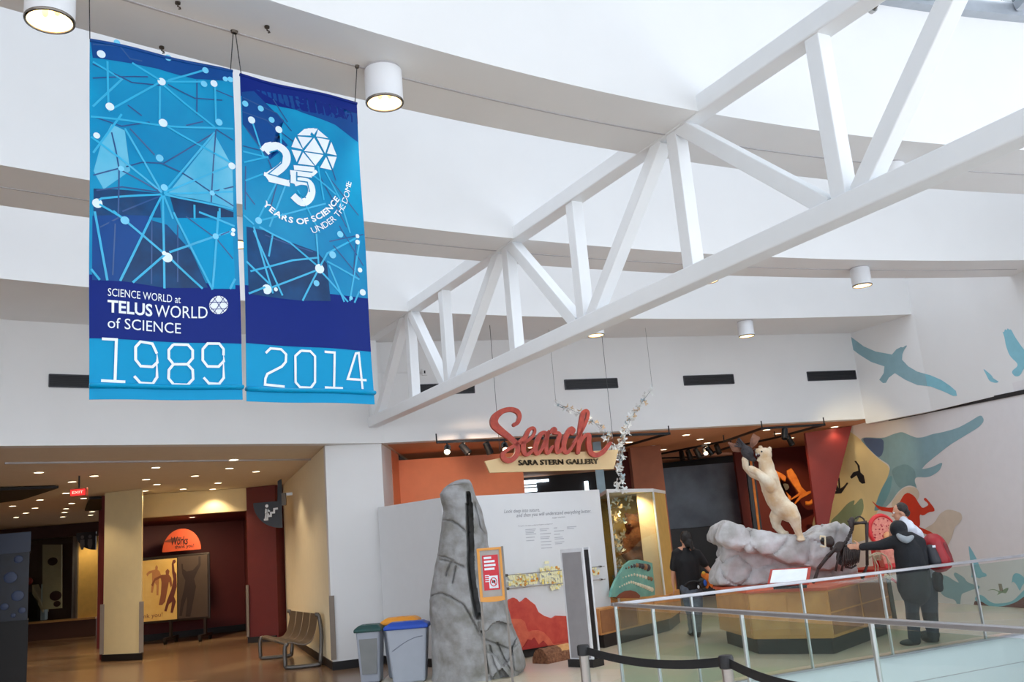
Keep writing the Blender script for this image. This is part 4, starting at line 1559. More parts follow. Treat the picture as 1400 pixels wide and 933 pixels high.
# ================================================================== RECESSED DOWNLIGHTS
DLG = glow('downlight_glow', (255, 236, 200), 6.0)
DRIM = mat('downlight_rim', (216, 206, 190), .4)
hall_px = [(0 + 240, 183), (133, 216), (322, 228), (247, 248), (533, 199), (500, 240), (537, 257), (495, 279), (627, 273), (667, 228), (800, 172), (785, 202), (876, 213), (746, 252), (728, 273),
           (137, 310), (43, 331), (120, 338), (55, 370), (88, 355), (226, 287), (245, 322), (226, 340), (221, 353), (215, 368), (286, 305), (315, 350), (310, 362)]
hall_px = sorted([(x / 2.5025, 560 + y / 2.5025) for x, y in hall_px])
gal_px = sorted([(938, 595), (957, 601), (860, 605), (893, 610), (907, 615), (967, 606), (727, 612), (1048, 588), (1063, 593), (1081, 599), (1141, 584)])
dl0 = None
for lst, where in ((hall_px, 'brown left hall'), (gal_px, 'orange gallery')):
    for k, (x, y) in enumerate(lst):
        p = at_z(x, y, ZL)
        lab = '%s lit round downlight from the left in the %s ceiling' % (ORD[k], where)
        if dl0 is None:
            dl0 = thing('recessed_downlight', lab, 'downlight', p, 'recessed ceiling downlights')
            MB().lathe(p + V((0, 0, -.006)), [(.075, 0), (.1, 0), (.1, .01), (.075, .01)], 20, cap=False).build('rim', DRIM, parent=dl0)
            MB().disc(p + V((0, 0, -.003)), (1, 0, 0), (0, 1, 0), .076, 20).build('lens', DLG, parent=dl0)
        else:
            dup(dl0, p, lab)
        far = p.y > 23
        spot(p + V((0, 0, -.05)), p + V((0, 0, -3)), (42 if where[0] == 'b' else (6 if x > 1120 else 22)) * (.5 if far else 1), 120, (1, .78, .52), .5, .06)

# accents of the gallery: warm washes on the orange wall, the mural and the fin
spot(at_z(634, 615, ZTK - .2), V((-.9, 17.6, 2.6)), 110, 80, (1, .72, .5), .8, .05)
spot(at_z(1127, 582, ZTK - .12) + V((.25, -.9, 0)), MU.px(1172, 640), 110, 52, (1, .8, .42), .8, .03)
spot(at_z(1083, 591, ZTK - .2), V((4.9, 13.6, 2.2)), 60, 40, (1, .85, .62), .7, .03)

# ================================================================== WORDS AND DISPLAYS ON THE WHITE PARTITION
PINK = mat('partition_ink', (136, 138, 146), .6)
oP, sP = (660, 660), 6.22


def pp(x, y, lift=.004):
    return PL2.px(oP[0] + x / sP, oP[1] + y / sP, lift)


UPV = V((0, 0, 1))


def ptext(body, a, b, h, shear=0.0, bold=0.0):
    mb = MB()
    A, B = pp(*a), pp(*b)
    put_text(mb, body, A, B, UPV, PL2.n, height=h, shear=shear, bold=bold)
    o = mb.build('lettering', PINK, parent=pw)
    o['kind'] = 'structure'


ptext('Look deep into nature,', (183, 262), (485, 246), .058, .25, -.004)
ptext('and then you will understand everything better.', (288, 296), (922, 256), .058, .25, -.004)
ptext('ALBERT EINSTEIN', (590, 308), (700, 299), .018)
ptext('This gallery was made possible by the generous support of', (300, 376), (595, 355), .016)
mb = MB()
for cx0, y0, rows in ((362, 402, (90, 80, 70, 88, 0, 75, 0, 68)), (484, 398, (78, 60, 0, 92, 0, 80, 72, 0, 90, 0, 86, 0, 92)), (603, 388, (30, 0, 84, 0, 50, 0, 70, 78, 0, 80, 60)), (716, 380, (80, 60, 0))):
    for r, wd in enumerate(rows):
        if wd:
            y = y0 + r * 13.5 + (cx0 - 362) * 0
            mb.ribbon([pp(cx0 + r * 1.2, y), pp(cx0 + r * 1.2 + wd, y - wd * .07)], .012, PL2.n)
o = mb.build('fine_print', mat('fine_print_grey', (188, 190, 196), .6), parent=pw)
o['kind'] = 'stuff'

dn = thing('donor_rail', 'two steel rods on the white partition carrying clusters of yellow name tiles', 'display', pp(205, 905, .0))
for (x0, y0, x1, y1) in ((205, 790, 1035, 712), (215, 903, 1042, 822)):
    A, B = pp(x0, y0, .05), pp(x1, y1, .05)
    MB().tube([A, B], .008, 8).build('rod', STEEL, parent=dn)
    for f in (0, .96):
        q = A.lerp(B, f)
        MB().tube([q - PL2.n * .05, q + PL2.n * .012], .02 if f == 0 else .014, 12).build('knob', DSTEEL, parent=dn, smooth=40)
YT = [mat('tile_pale_yellow', (255, 246, 200), .3), mat('tile_yellow', (252, 226, 130), .3), mat('tile_amber', (222, 150, 50), .4)]
rt = random.Random(3)
for nm, cells, bias in (('tile_cluster', [(225, 300, 800, 870), (280, 360, 790, 880), (340, 465, 795, 865)], .6), ('tile_cluster', [(490, 660, 735, 855), (530, 560, 685, 740), (585, 660, 855, 910)], .3), ('tile_cluster', [(670, 900, 745, 870)], .3), ('tile_cluster', [(905, 965, 735, 800), (980, 998, 755, 775)], .35)):
    mb = MB()
    for (x0, x1, y0, y1) in cells:
        y = y0
        while y < y1:
            x = x0 + rt.uniform(-6, 6)
            while x < x1:
                if rt.random() < .9:
                    c = pp(x + rt.uniform(-4, 4), y - (x - x0) * .09 + rt.uniform(-4, 4), .045)
                    mb.cur = 0 if rt.random() > bias * .7 else (1 if rt.random() < .65 else 2)
                    r = rt.uniform(.018, .026)
                    a0_ = rt.uniform(0, 1)
                    mb.prism([c + PL2.u * (r * math.cos(a0_ + k * PI / 3)) + UPV * (r * math.sin(a0_ + k * PI / 3)) for k in range(6)], PL2.n * .008)
                x += 19
            y += 17
    o = mb.build(nm, YT, parent=dn)
    o['kind'] = 'stuff'

# red layered mountains
oM, sM = (680, 740), 4.833
MRED = [mat('mountain_red', (212, 84, 64), .7, scale=8, rgb2=(194, 62, 52), bump=.3, bscale=30), mat('mountain_coral', (226, 112, 80), .7, scale=8, rgb2=(208, 88, 64), bump=.3, bscale=30), mat('mountain_deep', (170, 44, 40), .7, bump=.3, bscale=30)]
mt_ = thing('mountain_relief', 'layered red mountain cutout against the foot of the white partition', 'relief', PL2.px(725, 900, .05))


def mprism(pts, lift, th, mtl, nm):
    P = [PL2.px(oM[0] + x / sM, oM[1] + y / sM, lift) for x, y in pts]
    for p in P:
        p.z = max(p.z, .13)
    MB().prism(P, PL2.n * th).build(nm, mtl, parent=mt_, bevel=.006)


mprism([(40, 420), (70, 388), (98, 374), (120, 385), (138, 406), (160, 395), (180, 374), (205, 395), (240, 422), (262, 470), (300, 495), (350, 512), (380, 494), (470, 497), (560, 490), (560, 720), (40, 800)], .004, .05, MRED[0], 'back_ridge')
mprism([(40, 540), (90, 516), (150, 516), (175, 535), (187, 575), (200, 602), (225, 592), (262, 590), (300, 605), (335, 640), (360, 680), (390, 700), (470, 688), (560, 690), (560, 740), (40, 800)], .054, .04, MRED[1], 'front_ridge')
mprism([(150, 800), (170, 700), (200, 650), (225, 655), (240, 640), (270, 690), (300, 660), (330, 700), (350, 745), (350, 780)], .094, .03, MRED[2], 'near_ridge')

# split log on the floor
lp0, lp1 = at_z(739, 908, 0), at_z(784, 898, 0)
lp0.z = lp1.z = 0
ld = (lp1 - lp0).normalized()
ln_ = V((-ld.y, ld.x, 0))
BARK = mat('bark', (104, 64, 44), .9, scale=30, rgb2=(160, 110, 78), bump=.8, bscale=60)
WOOD = mat('cut_wood', (224, 168, 106), .7, scale=12, rgb2=(206, 146, 84))
lg = thing('split_log', 'short split log lying on the floor in front of the red mountains', 'log', (lp0 + lp1) / 2)
mb = MB()
NR, NK = 14, 22
for i in range(NR + 1):
    for k in range(NK):
        a = -.15 + (PI + .3) * k / (NK - 1)
        r = .135 + .012 * noise.noise(V((i * .7, k * .9, 3)))
        mb.v.append(lp0 + ld * (.62 * i / NR) + ln_ * (r * 1.15 * math.cos(a)) + V((0, 0, max(.0, r * 1.35 * math.sin(a) + .02))))
for i in range(NR):
    for k in range(NK - 1):
        a = i * NK + k
        mb.f.append([a, a + 1, a + NK + 1, a + NK])
        mb.mi.append(0 if (i < 8 or k > 15) else 1)
mb.f.append(list(range(NK)))
mb.f.append([NR * NK + k for k in range(NK)])
mb.mi += [0, 1]
mb.build('trunk', [BARK, WOOD], parent=lg, smooth=50)

# ================================================================== TALL SPLIT ROCK
ROCKM = mat('rock_grey', (166, 166, 168), .85, scale=5, rgb2=(124, 122, 116), bump=.9, bscale=9)
ROCKL = mat('rock_pale', (206, 206, 210), .85, scale=4, rgb2=(158, 156, 154), bump=.9, bscale=9)
YR = 12.85
oR, sR = (580, 640), 3.182
RB = at_y(580 + 230 / sR, 640 + 930 / sR, YR)


def rxz(x, y):
    p = at_y(oR[0] + x / sR, oR[1] + y / sR, YR)
    return p.x, p.z


rows = [(44, 150, 172), (48, 128, 190), (60, 104, 198), (80, 78, 206), (105, 60, 214), (140, 66, 228), (180, 74, 245), (230, 66, 256), (290, 58, 270), (345, 48, 276), (390, 40, 290), (460, 28, 316), (520, 20, 334), (570, 14, 346), (640, 16, 364), (700, 22, 380), (760, 24, 404), (800, 25, 422), (850, 28, 436), (890, 30, 442), (930, 30, 440), (965, 28, 436)]
prof = []
for y, xl, xr in rows:
    (a, z), (b, z2) = rxz(xl, y), rxz(xr, y)
    prof.append(((z + z2) / 2, a, b))
prof[-1] = (0.0, prof[-1][1], prof[-1][2])
prof.sort()


def pinterp(z):
    for (z0, a0_, b0_), (z1, a1_, b1_) in zip(prof, prof[1:]):
        if z <= z1:
            t = (z - z0) / max(1e-6, z1 - z0)
            return a0_ + (a1_ - a0_) * t, b0_ + (b1_ - b0_) * t
    return prof[-1][1], prof[-1][2]


crack = [rxz(x, y) for x, y in ((190, 112), (194, 160), (198, 250), (202, 340), (204, 430), (212, 500), (222, 560), (236, 640))]
thin = [[rxz(x, y) for x, y in L] for L in (((236, 640), (248, 700), (262, 760), (280, 850), (300, 925)), ((60, 225), (120, 232), (150, 248), (188, 282)), ((40, 388), (70, 400), (120, 408), (175, 430)),
                                           ((40, 384), (90, 388), (130, 404)), ((15, 572), (40, 555), (72, 544), (120, 560), (175, 592), (200, 630), (246, 720)), ((215, 150), (240, 260), (272, 302)),
                                           ((268, 745), (330, 770), (372, 790), (420, 770)), ((285, 770), (310, 850), (350, 915)), ((320, 760), (350, 830), (390, 890)), ((120, 410), (105, 440), (95, 468)), ((140, 430), (125, 500)), ((385, 800), (395, 880), (436, 890)))]


def seg_d(p, L):
    best = 9
    for (x0, z0), (x1, z1) in zip(L, L[1:]):
        dx, dz = x1 - x0, z1 - z0
        t = max(0, min(1, ((p[0] - x0) * dx + (p[1] - z0) * dz) / max(1e-9, dx * dx + dz * dz)))
        best = min(best, math.hypot(p[0] - x0 - dx * t, p[1] - z0 - dz * t))
    return best


rock = thing('tall_rock', 'tall grey standing rock with a dark vertical cleft by the white partition', 'rock', V((RB.x, YR + .3, 0)))
mb = MB()
NZ, NA = 200, 190
zt = prof[-1][0]
for j in range(NZ + 1):
    z = zt * j / NZ
    a_, b_ = pinterp(z)
    cxr, hw = (a_ + b_) / 2, (b_ - a_) / 2
    dep = .30 + .32 * (1 - z / zt) if z < zt * .97 else max(.05, .33 * (zt - z) / (zt * .03))
    for k in range(NA):
        # more vertices on the side that faces the hall
        u = k / NA
        ang = PI + PI * (u / .72) if u < .72 else PI * ((u - .72) / .28)
        x = cxr + hw * math.cos(ang) * (1 if abs(math.cos(ang)) > .0 else 1)
        yy = YR + .3 + dep * math.copysign(abs(math.sin(ang)) ** .75, math.sin(ang))
        p = V((x, yy, z))
        n = V((math.cos(ang), math.sin(ang), 0))
        d = .05 * noise.noise(p * 1.7) + .028 * noise.noise(p * 4.3) + .012 * noise.noise(p * 11)
        d *= min(1, 4 * (zt - z) / zt + .1)
        p += V((n.x * d * .5, n.y * d, 0))
        if math.sin(ang) < .1:
            dc = seg_d((x, z), crack)
            wc = .052 if z < prof[-1][0] - .35 else .035
            if dc < wc:
                p.y += .42 * min(1, (wc - dc) / (wc * .35))
            for L in thin:
                dt = seg_d((x, z), L)
                if dt < .02:
                    p.y += .05 * (1 - dt / .02)
            # blocky steps at the lower right
            if x > cxr + hw * .25 and z < .75:
                p.y += .12 * (noise.noise(V((x * 3.1, 2, z * 3.1))) > .05) - .03
        mb.v.append(p)
for j in range(NZ):
    for k in range(NA):
        k2 = (k + 1) % NA
        mb.f.append([j * NA + k, j * NA + k2, (j + 1) * NA + k2, (j + 1) * NA + k])
        mb.mi.append(0)
mb.f.append([NZ * NA + k for k in range(NA)])
mb.mi.append(0)
mb.build('stone', ROCKM, parent=rock, smooth=50)

# ================================================================== NOTICE STAND
NS_Y = 11.7
nf = [at_y(x, y, NS_Y) for x, y in ((651.5, 750), (686, 748.5), (690, 823), (657, 825.5))]
g0, g1 = at_y(660, 860, NS_Y), at_y(695, 858, NS_Y)
ns = thing('notice_stand', 'slim notice stand with orange frame and red notice standing before the tall rock', 'stand', V(((g0.x + g1.x) / 2, NS_Y, 0)))
fx0, fx1 = (nf[0].x + nf[3].x) / 2, (nf[1].x + nf[2].x) / 2
fz0, fz1 = (nf[3].z + nf[2].z) / 2, (nf[0].z + nf[1].z) / 2
for x in (fx0 + .01, fx1 + .012):
    MB().box((x - .014, NS_Y, 0.012), (x + .014, NS_Y + .03, fz1 + .005)).build('post', mat('stand_post', (128, 122, 116), .4, .6), parent=ns)
MB().box((fx0 - .12, NS_Y - .12, 0), (fx1 + .12, NS_Y + .18, .012)).build('base_plate', DSTEEL, parent=ns)
OFR = mat('notice_orange', (226, 156, 72), .5, var=.04)
mb = MB()
mb.box((fx0, NS_Y - .02, fz0 + .05), (fx0 + .035, NS_Y, fz1)).box((fx1 - .03, NS_Y - .02, fz0 + .05), (fx1, NS_Y, fz1)).box((fx0, NS_Y - .021, fz1 - .03), (fx1, NS_Y, fz1))
arcp = [V((fx0, NS_Y - .021, fz0 + .07))] + [V((fx0 + (fx1 - fx0) * k / 8, NS_Y - .021, fz0 + .02 - .012 * math.sin(PI * k / 8))) for k in range(9)] + [V((fx1, NS_Y - .021, fz0 + .07))]
mb.prism(arcp, (0, .021, 0))
mb.build('frame', OFR, parent=ns, bevel=.003)
MB().box((fx0 + .03, NS_Y - .008, fz0 + .06), (fx1 - .03, NS_Y, fz1 - .03)).build('back_panel', mat('notice_grey', (170, 164, 158), .5), parent=ns)
rx0, rx1, rz0, rz1 = fx0 + .06, fx1 - .05, fz0 + .15, fz1 - .09
RED = mat('notice_red', (206, 36, 52), .4)
pst = MB().box((rx0, NS_Y - .014, rz0), (rx1, NS_Y - .009, rz1)).build('notice', RED, parent=ns)
mb = MB()
for r, wd in enumerate((.6, .85, .9, .8)):
    z = rz1 - .045 - r * .045
    mb.box((rx0 + .02, NS_Y - .0155, z), (rx0 + .02 + (rx1 - rx0 - .04) * wd, NS_Y - .0145, z + .026))
for r, wd in enumerate((.35, .5, .45, .6)):
    z = rz1 - .25 - r * .024
    mb.box((rx0 + .02, NS_Y - .0155, z), (rx0 + .02 + (rx1 - rx0 - .04) * wd, NS_Y - .0145, z + .01))
o = mb.build('print', INK, parent=pst)
o['kind'] = 'stuff'
mb = MB().box((rx1 - .13, NS_Y - .016, rz0 + .02), (rx1 - .02, NS_Y - .0145, rz0 + .17))
mb.build('pictogram_panel', INK, parent=pst)
cc = V((rx1 - .075, NS_Y - .018, rz0 + .095))
ringp = [cc + V((.04 * math.cos(2 * PI * k / 20), 0, .05 * math.sin(2 * PI * k / 20))) for k in range(21)]
MB().ribbon(ringp, .011, (0, 1, 0)).build('prohibition_ring', RED, parent=pst)
MB().ribbon([cc + V((-.028, 0, .036)), cc + V((.028, 0, -.036))], .011, (0, 1, 0)).build('prohibition_bar', RED, parent=pst)
MB().box((cc.x - .022, NS_Y - .0175, cc.z - .012), (cc.x + .022, NS_Y - .0165, cc.z + .02)).build('camera_mark', DARK, parent=pst)

# ================================================================== RECYCLING BINS
BING = mat('bin_grey', (160, 166, 178), .5, var=.03)


def bin_(label, cx_, y0, wid, dep, h, lid, lidrgb, front_panel=None, rot=0.0):
    root = thing('recycling_bin', label, 'bin', V((cx_, y0 + dep / 2, 0)), 'recycling bins by the white partition')
    R = Matrix.Translation(V((cx_, y0 + dep / 2, 0))) @ Matrix.Rotation(rot, 4, 'Z')

    def ring_(sx, sy, z):
        return [R @ V((i * sx / 2, j * sy / 2, z)) for i, j in ((-1, -1), (1, -1), (1, 1), (-1, 1))]
    mb = MB()
    a, b = ring_(wid * .78, dep * .8, 0), ring_(wid, dep, h)
    mb.add(a + b, [(3, 2, 1, 0), (4, 5, 6, 7), (0, 1, 5, 4), (1, 2, 6, 5), (2, 3, 7, 6), (3, 0, 4, 7)])
    mb.build('body', BING, parent=root, bevel=.025)
    LM = mat('bin_lid_' + lid, lidrgb, .4, var=.04)
    mb = MB()
    a, b, c = ring_(wid + .05, dep + .05, h - .015), ring_(wid + .05, dep + .05, h + .03), ring_(wid * .8, dep * .7, h + .075)
    mb.add(a + b + c, [(3, 2, 1, 0), (8, 9, 10, 11), (0, 1, 5, 4), (1, 2, 6, 5), (2, 3, 7, 6), (3, 0, 4, 7), (4, 5, 9, 8), (5, 6, 10, 9), (6, 7, 11, 10), (7, 4, 8, 11)])
    mb.build('lid', LM, parent=root, bevel=.015)
    MB().tube([R @ V((0, 0, h + .05)), R @ V((0, 0, h + .08))], .06, 18).build('opening_collar', LM, parent=root, smooth=40)
    return root, R


y0 = 12.95
r1, R1 = bin_('grey recycling bin with a blue lid, front one of the three bins', at_y(557, 900, y0).x, y0, .56, .36, at_y(557, 858, y0).z - .01, 'blue', (20, 72, 176))
# moulded curve on the front
cv = [R1 @ V((-.2 + .42 * t, -.185 + .03 * (1 - (.42 + .2 * t)), .42 + .17 * math.sin(t * PI / 2))) for t in [k / 10 for k in range(11)]]
MB().tube(cv, .006, 6).build('moulding', mat('bin_mould', (112, 118, 130), .5), parent=r1)
y1 = 13.55
bin_('grey recycling bin with an orange lid, rearmost of the three bins', at_y(546, 850, y1).x, y1, .5, .34, at_y(546, 850, y1).z - .025, 'orange', (240, 156, 36))
y2 = 13.25
r3, R3 = bin_('grey recycling bin with a dark green lid, left of the three bins', at_y(520, 880, y2).x - .17, y2, .34, .4, at_y(517, 856, y2).z - .06, 'green', (20, 70, 66))
MB().prism([R3 @ V((x, -.182, z)) for x, z in ((-.1, .12), (.1, .12), (.13, .6), (-.13, .6))], R3.to_3x3() @ V((0, -.012, 0))).build('front_panel', mat('bin_panel', (120, 122, 122), .35), parent=r3)

# ================================================================== BENCH
TUBE = mat('bench_tube', (104, 100, 96), .4, .5)
MESH = mat('bench_seat', (112, 98, 84), .45, .3, scale=40)
bf, bb = at_z(391, 917, 0), at_z(439, 912, 0)
ff = at_z(356, 903, 0)
w_ = (bb - bf)
w_.z = 0
wid_ = w_.length
wd_ = w_.normalized()
lnx = V((ff.x - bf.x, ff.y - bf.y, 0))
BL = lnx.length
lnx.normalize()
bench = thing('bench', 'long grey metal bench with tube frame along the warm column wall', 'bench', bf + wd_ * (wid_ / 2) + lnx * (BL / 2))


def bp_(a, l, z):
    return bf + wd_ * a + lnx * l + V((0, 0, z))


for l in (.03, BL - .03):
    r = .035
    loop = [bp_(.05, l, .40), bp_(.0, l, .36), bp_(-.0, l, .09), bp_(.05, l, r), bp_(wid_ - .05, l, r), bp_(wid_, l, .1), bp_(wid_ + .03, l, .5), bp_(wid_ + .0, l, .80), bp_(wid_ - .06, l, .83)]
    MB().tube(catmull(loop, 3), r, 10).build('frame', TUBE, parent=bench, smooth=True)
MB().tube([bp_(.04, .03, .40), bp_(.04, BL - .03, .40)], .025, 10).build('front_rail', TUBE, parent=bench, smooth=True)
seat_c = catmull([V((.02, .42, 0)), V((.1, .435, 0)), V((.22, .40, 0)), V((wid_ * .62, .38, 0)), V((wid_ * .8, .44, 0)), V((wid_ * .92, .62, 0)), V((wid_ * .98, .84, 0))], 5)
for i in range(4):
    l0, l1 = .07 + i * (BL - .1) / 4, .07 + (i + 1) * (BL - .1) / 4 - .03
    mb = MB()
    n = len(seat_c)
    vs = []
    for p in seat_c:
        vs += [bp_(p.x, l0, p.y), bp_(p.x, l1, p.y), bp_(p.x, l1, p.y - .02), bp_(p.x, l0, p.y - .02)]
    fs = []
    for k in range(n - 1):
        for q in range(4):
            fs.append((4 * k + q, 4 * k + (q + 1) % 4, 4 * k + 4 + (q + 1) % 4, 4 * k + 4 + q))
    fs += [(0, 1, 2, 3), (4 * n - 4, 4 * n - 3, 4 * n - 2, 4 * n - 1)]
    mb.add(vs, fs)
    mb.build('seat_shell', MESH, parent=bench, smooth=60)
    mb = MB()
    for c in range(1, 6):
        l = l0 + (l1 - l0) * c / 6
        mb.ribbon([bp_(p.x, l, p.y + .003) for p in seat_c], .012, UPV)
    o = mb.build('seat_ribs', TUBE, parent=bench)
    o['kind'] = 'stuff'

# ================================================================== DOUBLE DISPLAY PANEL
q0, q1 = at_z(778, 886, .06), at_z(806.5, 891.5, .06)
YP = 13.2
A_ = at_y(778, 886, YP)
zt_ = at_y(763, 752, YP).z
pd = V((.74, -.67, 0))
pn_ = V((pd.y, -pd.x, 0))
pw_ = .40
bd = thing('panel_stand', 'tall grey double sided display panel with white edges standing on the floor', 'display panel', A_ + pd * .2 + V((0, 0, -A_.z)))
WEDGE = mat('panel_white', (222, 222, 226), .4)


def pq(a, d, z):
    return V((A_.x, A_.y, 0)) + pd * a - pn_ * d + V((0, 0, z))


zb_ = .1
for d0 in (0, .14):
    MB().prism([pq(0, d0, zb_), pq(pw_, d0, zb_), pq(pw_, d0, zt_), pq(0, d0, zt_)], -pn_ * .035).build('panel_board', WEDGE, parent=bd, bevel=.004)
MB().prism([pq(.03, -.004, zb_ + .02), pq(pw_ - .03, -.004, zb_ + .02), pq(pw_ - .03, -.004, zt_ - .05), pq(.03, -.004, zt_ - .05)], -pn_ * .004).build('panel_face', GREYP, parent=bd)
MB().prism([pq(.01, .036, zb_), pq(pw_ - .01, .036, zb_), pq(pw_ - .01, .036, zt_ - .03), pq(.01, .036, zt_ - .03)], -pn_ * .103).build('core', DARK, parent=bd)
MB().prism([pq(-.02, -.03, 0), pq(pw_ + .02, -.03, 0), pq(pw_ + .02, -.03, .1), pq(-.02, -.03, .1)], -pn_ * .24).build('plinth', BLACKB, parent=bd)

# ================================================================== BELT BARRIER
PCH = mat('post_metal', (168, 160, 154), .3, .8)
BELT = mat('belt_black', (16, 16, 20), .6)
bps = []
for (x, y), lab in (((797, 884), 'belt post with black top in front of the double display panel'), ((992, 899), 'belt post near the bottom edge, in front of the glass railing')):
    p = at_z(x, y, .98)
    p.z = 0
    t = thing('belt_post', lab, 'barrier post', p, 'belt barrier posts')
    MB().lathe(p, [(.17, 0), (.17, .012), (.06, .03), (.03, .035)], 28).build('base', PCH, parent=t, smooth=40)
    MB().lathe(p, [(.032, .03), (.032, .93)], 20).build('pole', PCH, parent=t, smooth=40)
    MB().lathe(p, [(.036, .92), (.042, .925), (.042, .98), (.036, .99)], 20).build('belt_head', BLACKB, parent=t, smooth=40)
    bps.append((p, t))
third = at_z(1170, 945, .96)
third.z = 0
t3 = thing('belt_post', 'belt post hidden below the bottom edge, holding the right end of the belt', 'barrier post', third, 'belt barrier posts')
MB().lathe(third, [(.17, 0), (.17, .012), (.06, .03), (.03, .035)], 28).build('base', PCH, parent=t3, smooth=40)
MB().lathe(third, [(.032, .03), (.032, .93)], 20).build('pole', PCH, parent=t3, smooth=40)
MB().lathe(third, [(.036, .92), (.042, .925), (.042, .98), (.036, .99)], 20).build('belt_head', BLACKB, parent=t3, smooth=40)
for (a, ta), b in ((bps[0], bps[1][0]), (bps[1], third)):
    n = 16
    d = (b - a).normalized()
    A, B = a + d * .045, b - d * .045
    P = [A.lerp(B, i / n) + V((0, 0, .952 - .07 * 4 * (i / n) * (1 - i / n) * ((b - a).length / 2.2))) for i in range(n + 1)]
    nn = V((d.y, -d.x, 0))
    MB().ribbon(P, .05, nn, nn * .003).build('belt', BELT, parent=ta)

# ================================================================== STAIRWELL AND GLASS RAILINGS
SW = mat('stairwell_white', (226, 230, 234), .5, var=.01)
strip('wall_stairwell_far', [RC, RAE], -3.2, 0, .1, SW, 1)
strip('wall_stairwell_near', [RC, RBE], -3.2, 0, .1, SW, -1)
strip('wall_stairwell_end', [RBE, RAE], -3.2, 0, .1, SW, 1)
flat('floor_stairwell', [(RC.x - .2, RC.y + .2), (RAE.x, RAE.y + .2), (RBE.x + .2, RBE.y)], -3.2, SW)
nA = V((da.y, -da.x, 0))
mb = MB().bar(RC + nA * .004 + V((0, 0, -.34)), RAE + nA * .004 + V((0, 0, -.34)), .008, .008, UPV)
struct(mb.build('trim_8', GROOVE))
GLS = glass('rail_glass', (240, 247, 243))
RAILM = mat('rail_metal', (188, 186, 190), .3, .7)
RPOST = mat('rail_post_metal', (196, 200, 198), .3, .6)


def railing(name, label, d, L, posts, inner):
    t = thing(name, label, 'railing', RC + d * .1)
    n = V((d.y, -d.x, 0)) * inner
    o_ = -n * .06
    MB().bar(RC + o_ + d * .02 + V((0, 0, .985)), RC + o_ + d * L + V((0, 0, .985)), .06, .035, UPV).build('top_rail', RAILM, parent=t, bevel=.006)
    ps = [.06] + posts + [L]
    for s_ in ps:
        MB().bar(RC + o_ + d * s_ + V((0, 0, 0)), RC + o_ + d * s_ + V((0, 0, .97)), .022, .03, n).build('post', RPOST, parent=t)
    for a, b in zip(ps, ps[1:]):
        MB().prism([RC + o_ + d * (a + .03) + V((0, 0, .06)), RC + o_ + d * (b - .03) + V((0, 0, .06)), RC + o_ + d * (b - .03) + V((0, 0, .94)), RC + o_ + d * (a + .03) + V((0, 0, .94))], n * .012).build('glass_pane', GLS, parent=t)
    MB().bar(RC + o_ + V((0, 0, .012)) + d * .02, RC + o_ + d * L + V((0, 0, .012)), .05, .024, UPV).build('base_channel', RAILM, parent=t)
    return t


def s_at(x, y, d, p0):
    q = at_z(x, y, .97)
    return (V((q.x, q.y, 0)) - RC).dot(d)


sa = [s_at(x, y, da, RC) for x, y in ((938, 816), (1077, 798), (1205, 785), (1322, 770))]
st_ = (sa[-1] - sa[0]) / 3
sa = sa + [sa[-1] + st_, sa[-1] + 2 * st_]
sb = [s_at(x, y, db, RC) for x, y in ((884, 833), (1007, 841), (1177, 854))]
sb = sb + [sb[-1] + 1.35, sb[-1] + 2.7, sb[-1] + 4.05]
railing('glass_railing', 'farther glass railing with slim steel posts, rising to the right before the pedestal', da, 8.5, [s for s in sa if s < 8.3], -1)
railing('glass_railing', 'nearer glass railing sloping down to the right edge behind the belt barrier', db, 10.3, [s for s in sb if s < 10], 1)

# ================================================================== DISPLAY CASE AND ITS PLINTH
CA, CB = V((1.0, 14.95, 0)), V((2.38, 16.85, 0))
CPL = Plane(CA, CB)
cu, cn = CPL.u, CPL.n
OAK = mat('oak_panel', (216, 158, 96), .5, scale=5, rgb2=(196, 136, 78), bump=.1, bscale=40)
OAKD = mat('oak_dark', (164, 112, 72), .5, scale=5, rgb2=(140, 92, 58))
pl = thing('display_plinth', 'long oak plinth with black toe kick under the glass animal case', 'plinth', (CA + CB) / 2)
Lc = (CB - CA).length


def cq(a, d, z):
    return CA + cu * a - cn * d + V((0, 0, z))


PF = [CA, CB, V((2.8, 18.25, 0)), V((1.30, 18.25, 0)), V((1.30, 15.5, 0)), V((.86, 15.22, 0))]
PFc = sum(PF, V((0, 0, 0))) / 6
MB().prism([PFc + (p - PFc) * .94 for p in PF], (0, 0, .2)).build('toe_kick', BLACKB, parent=pl)
MB().prism([p + V((0, 0, .2)) for p in PF], (0, 0, .40)).build('body', OAK, parent=pl, bevel=.006)
for k in range(4):
    a, b = Lc * k / 4 + .02, Lc * (k + 1) / 4 - .02
    MB().prism([cq(a, -.001, .23), cq(b, -.001, .23), cq(b, -.001, .57), cq(a, -.001, .57)], cn * .012).build('panel', OAK if k > 1 else OAKD, parent=pl, bevel=.004)
case = thing('glass_case', 'tall glass display case with white edges holding a brown bear and butterflies', 'display case', V((1.95, 17.1, .6)))
zc0, zc1 = .6, 2.42
KF = [V((1.40, 15.75, 0)), V((2.32, 16.88, 0)), V((2.72, 18.15, 0)), V((1.38, 18.15, 0))]


def kz(p, z):
    return V((p.x, p.y, z))


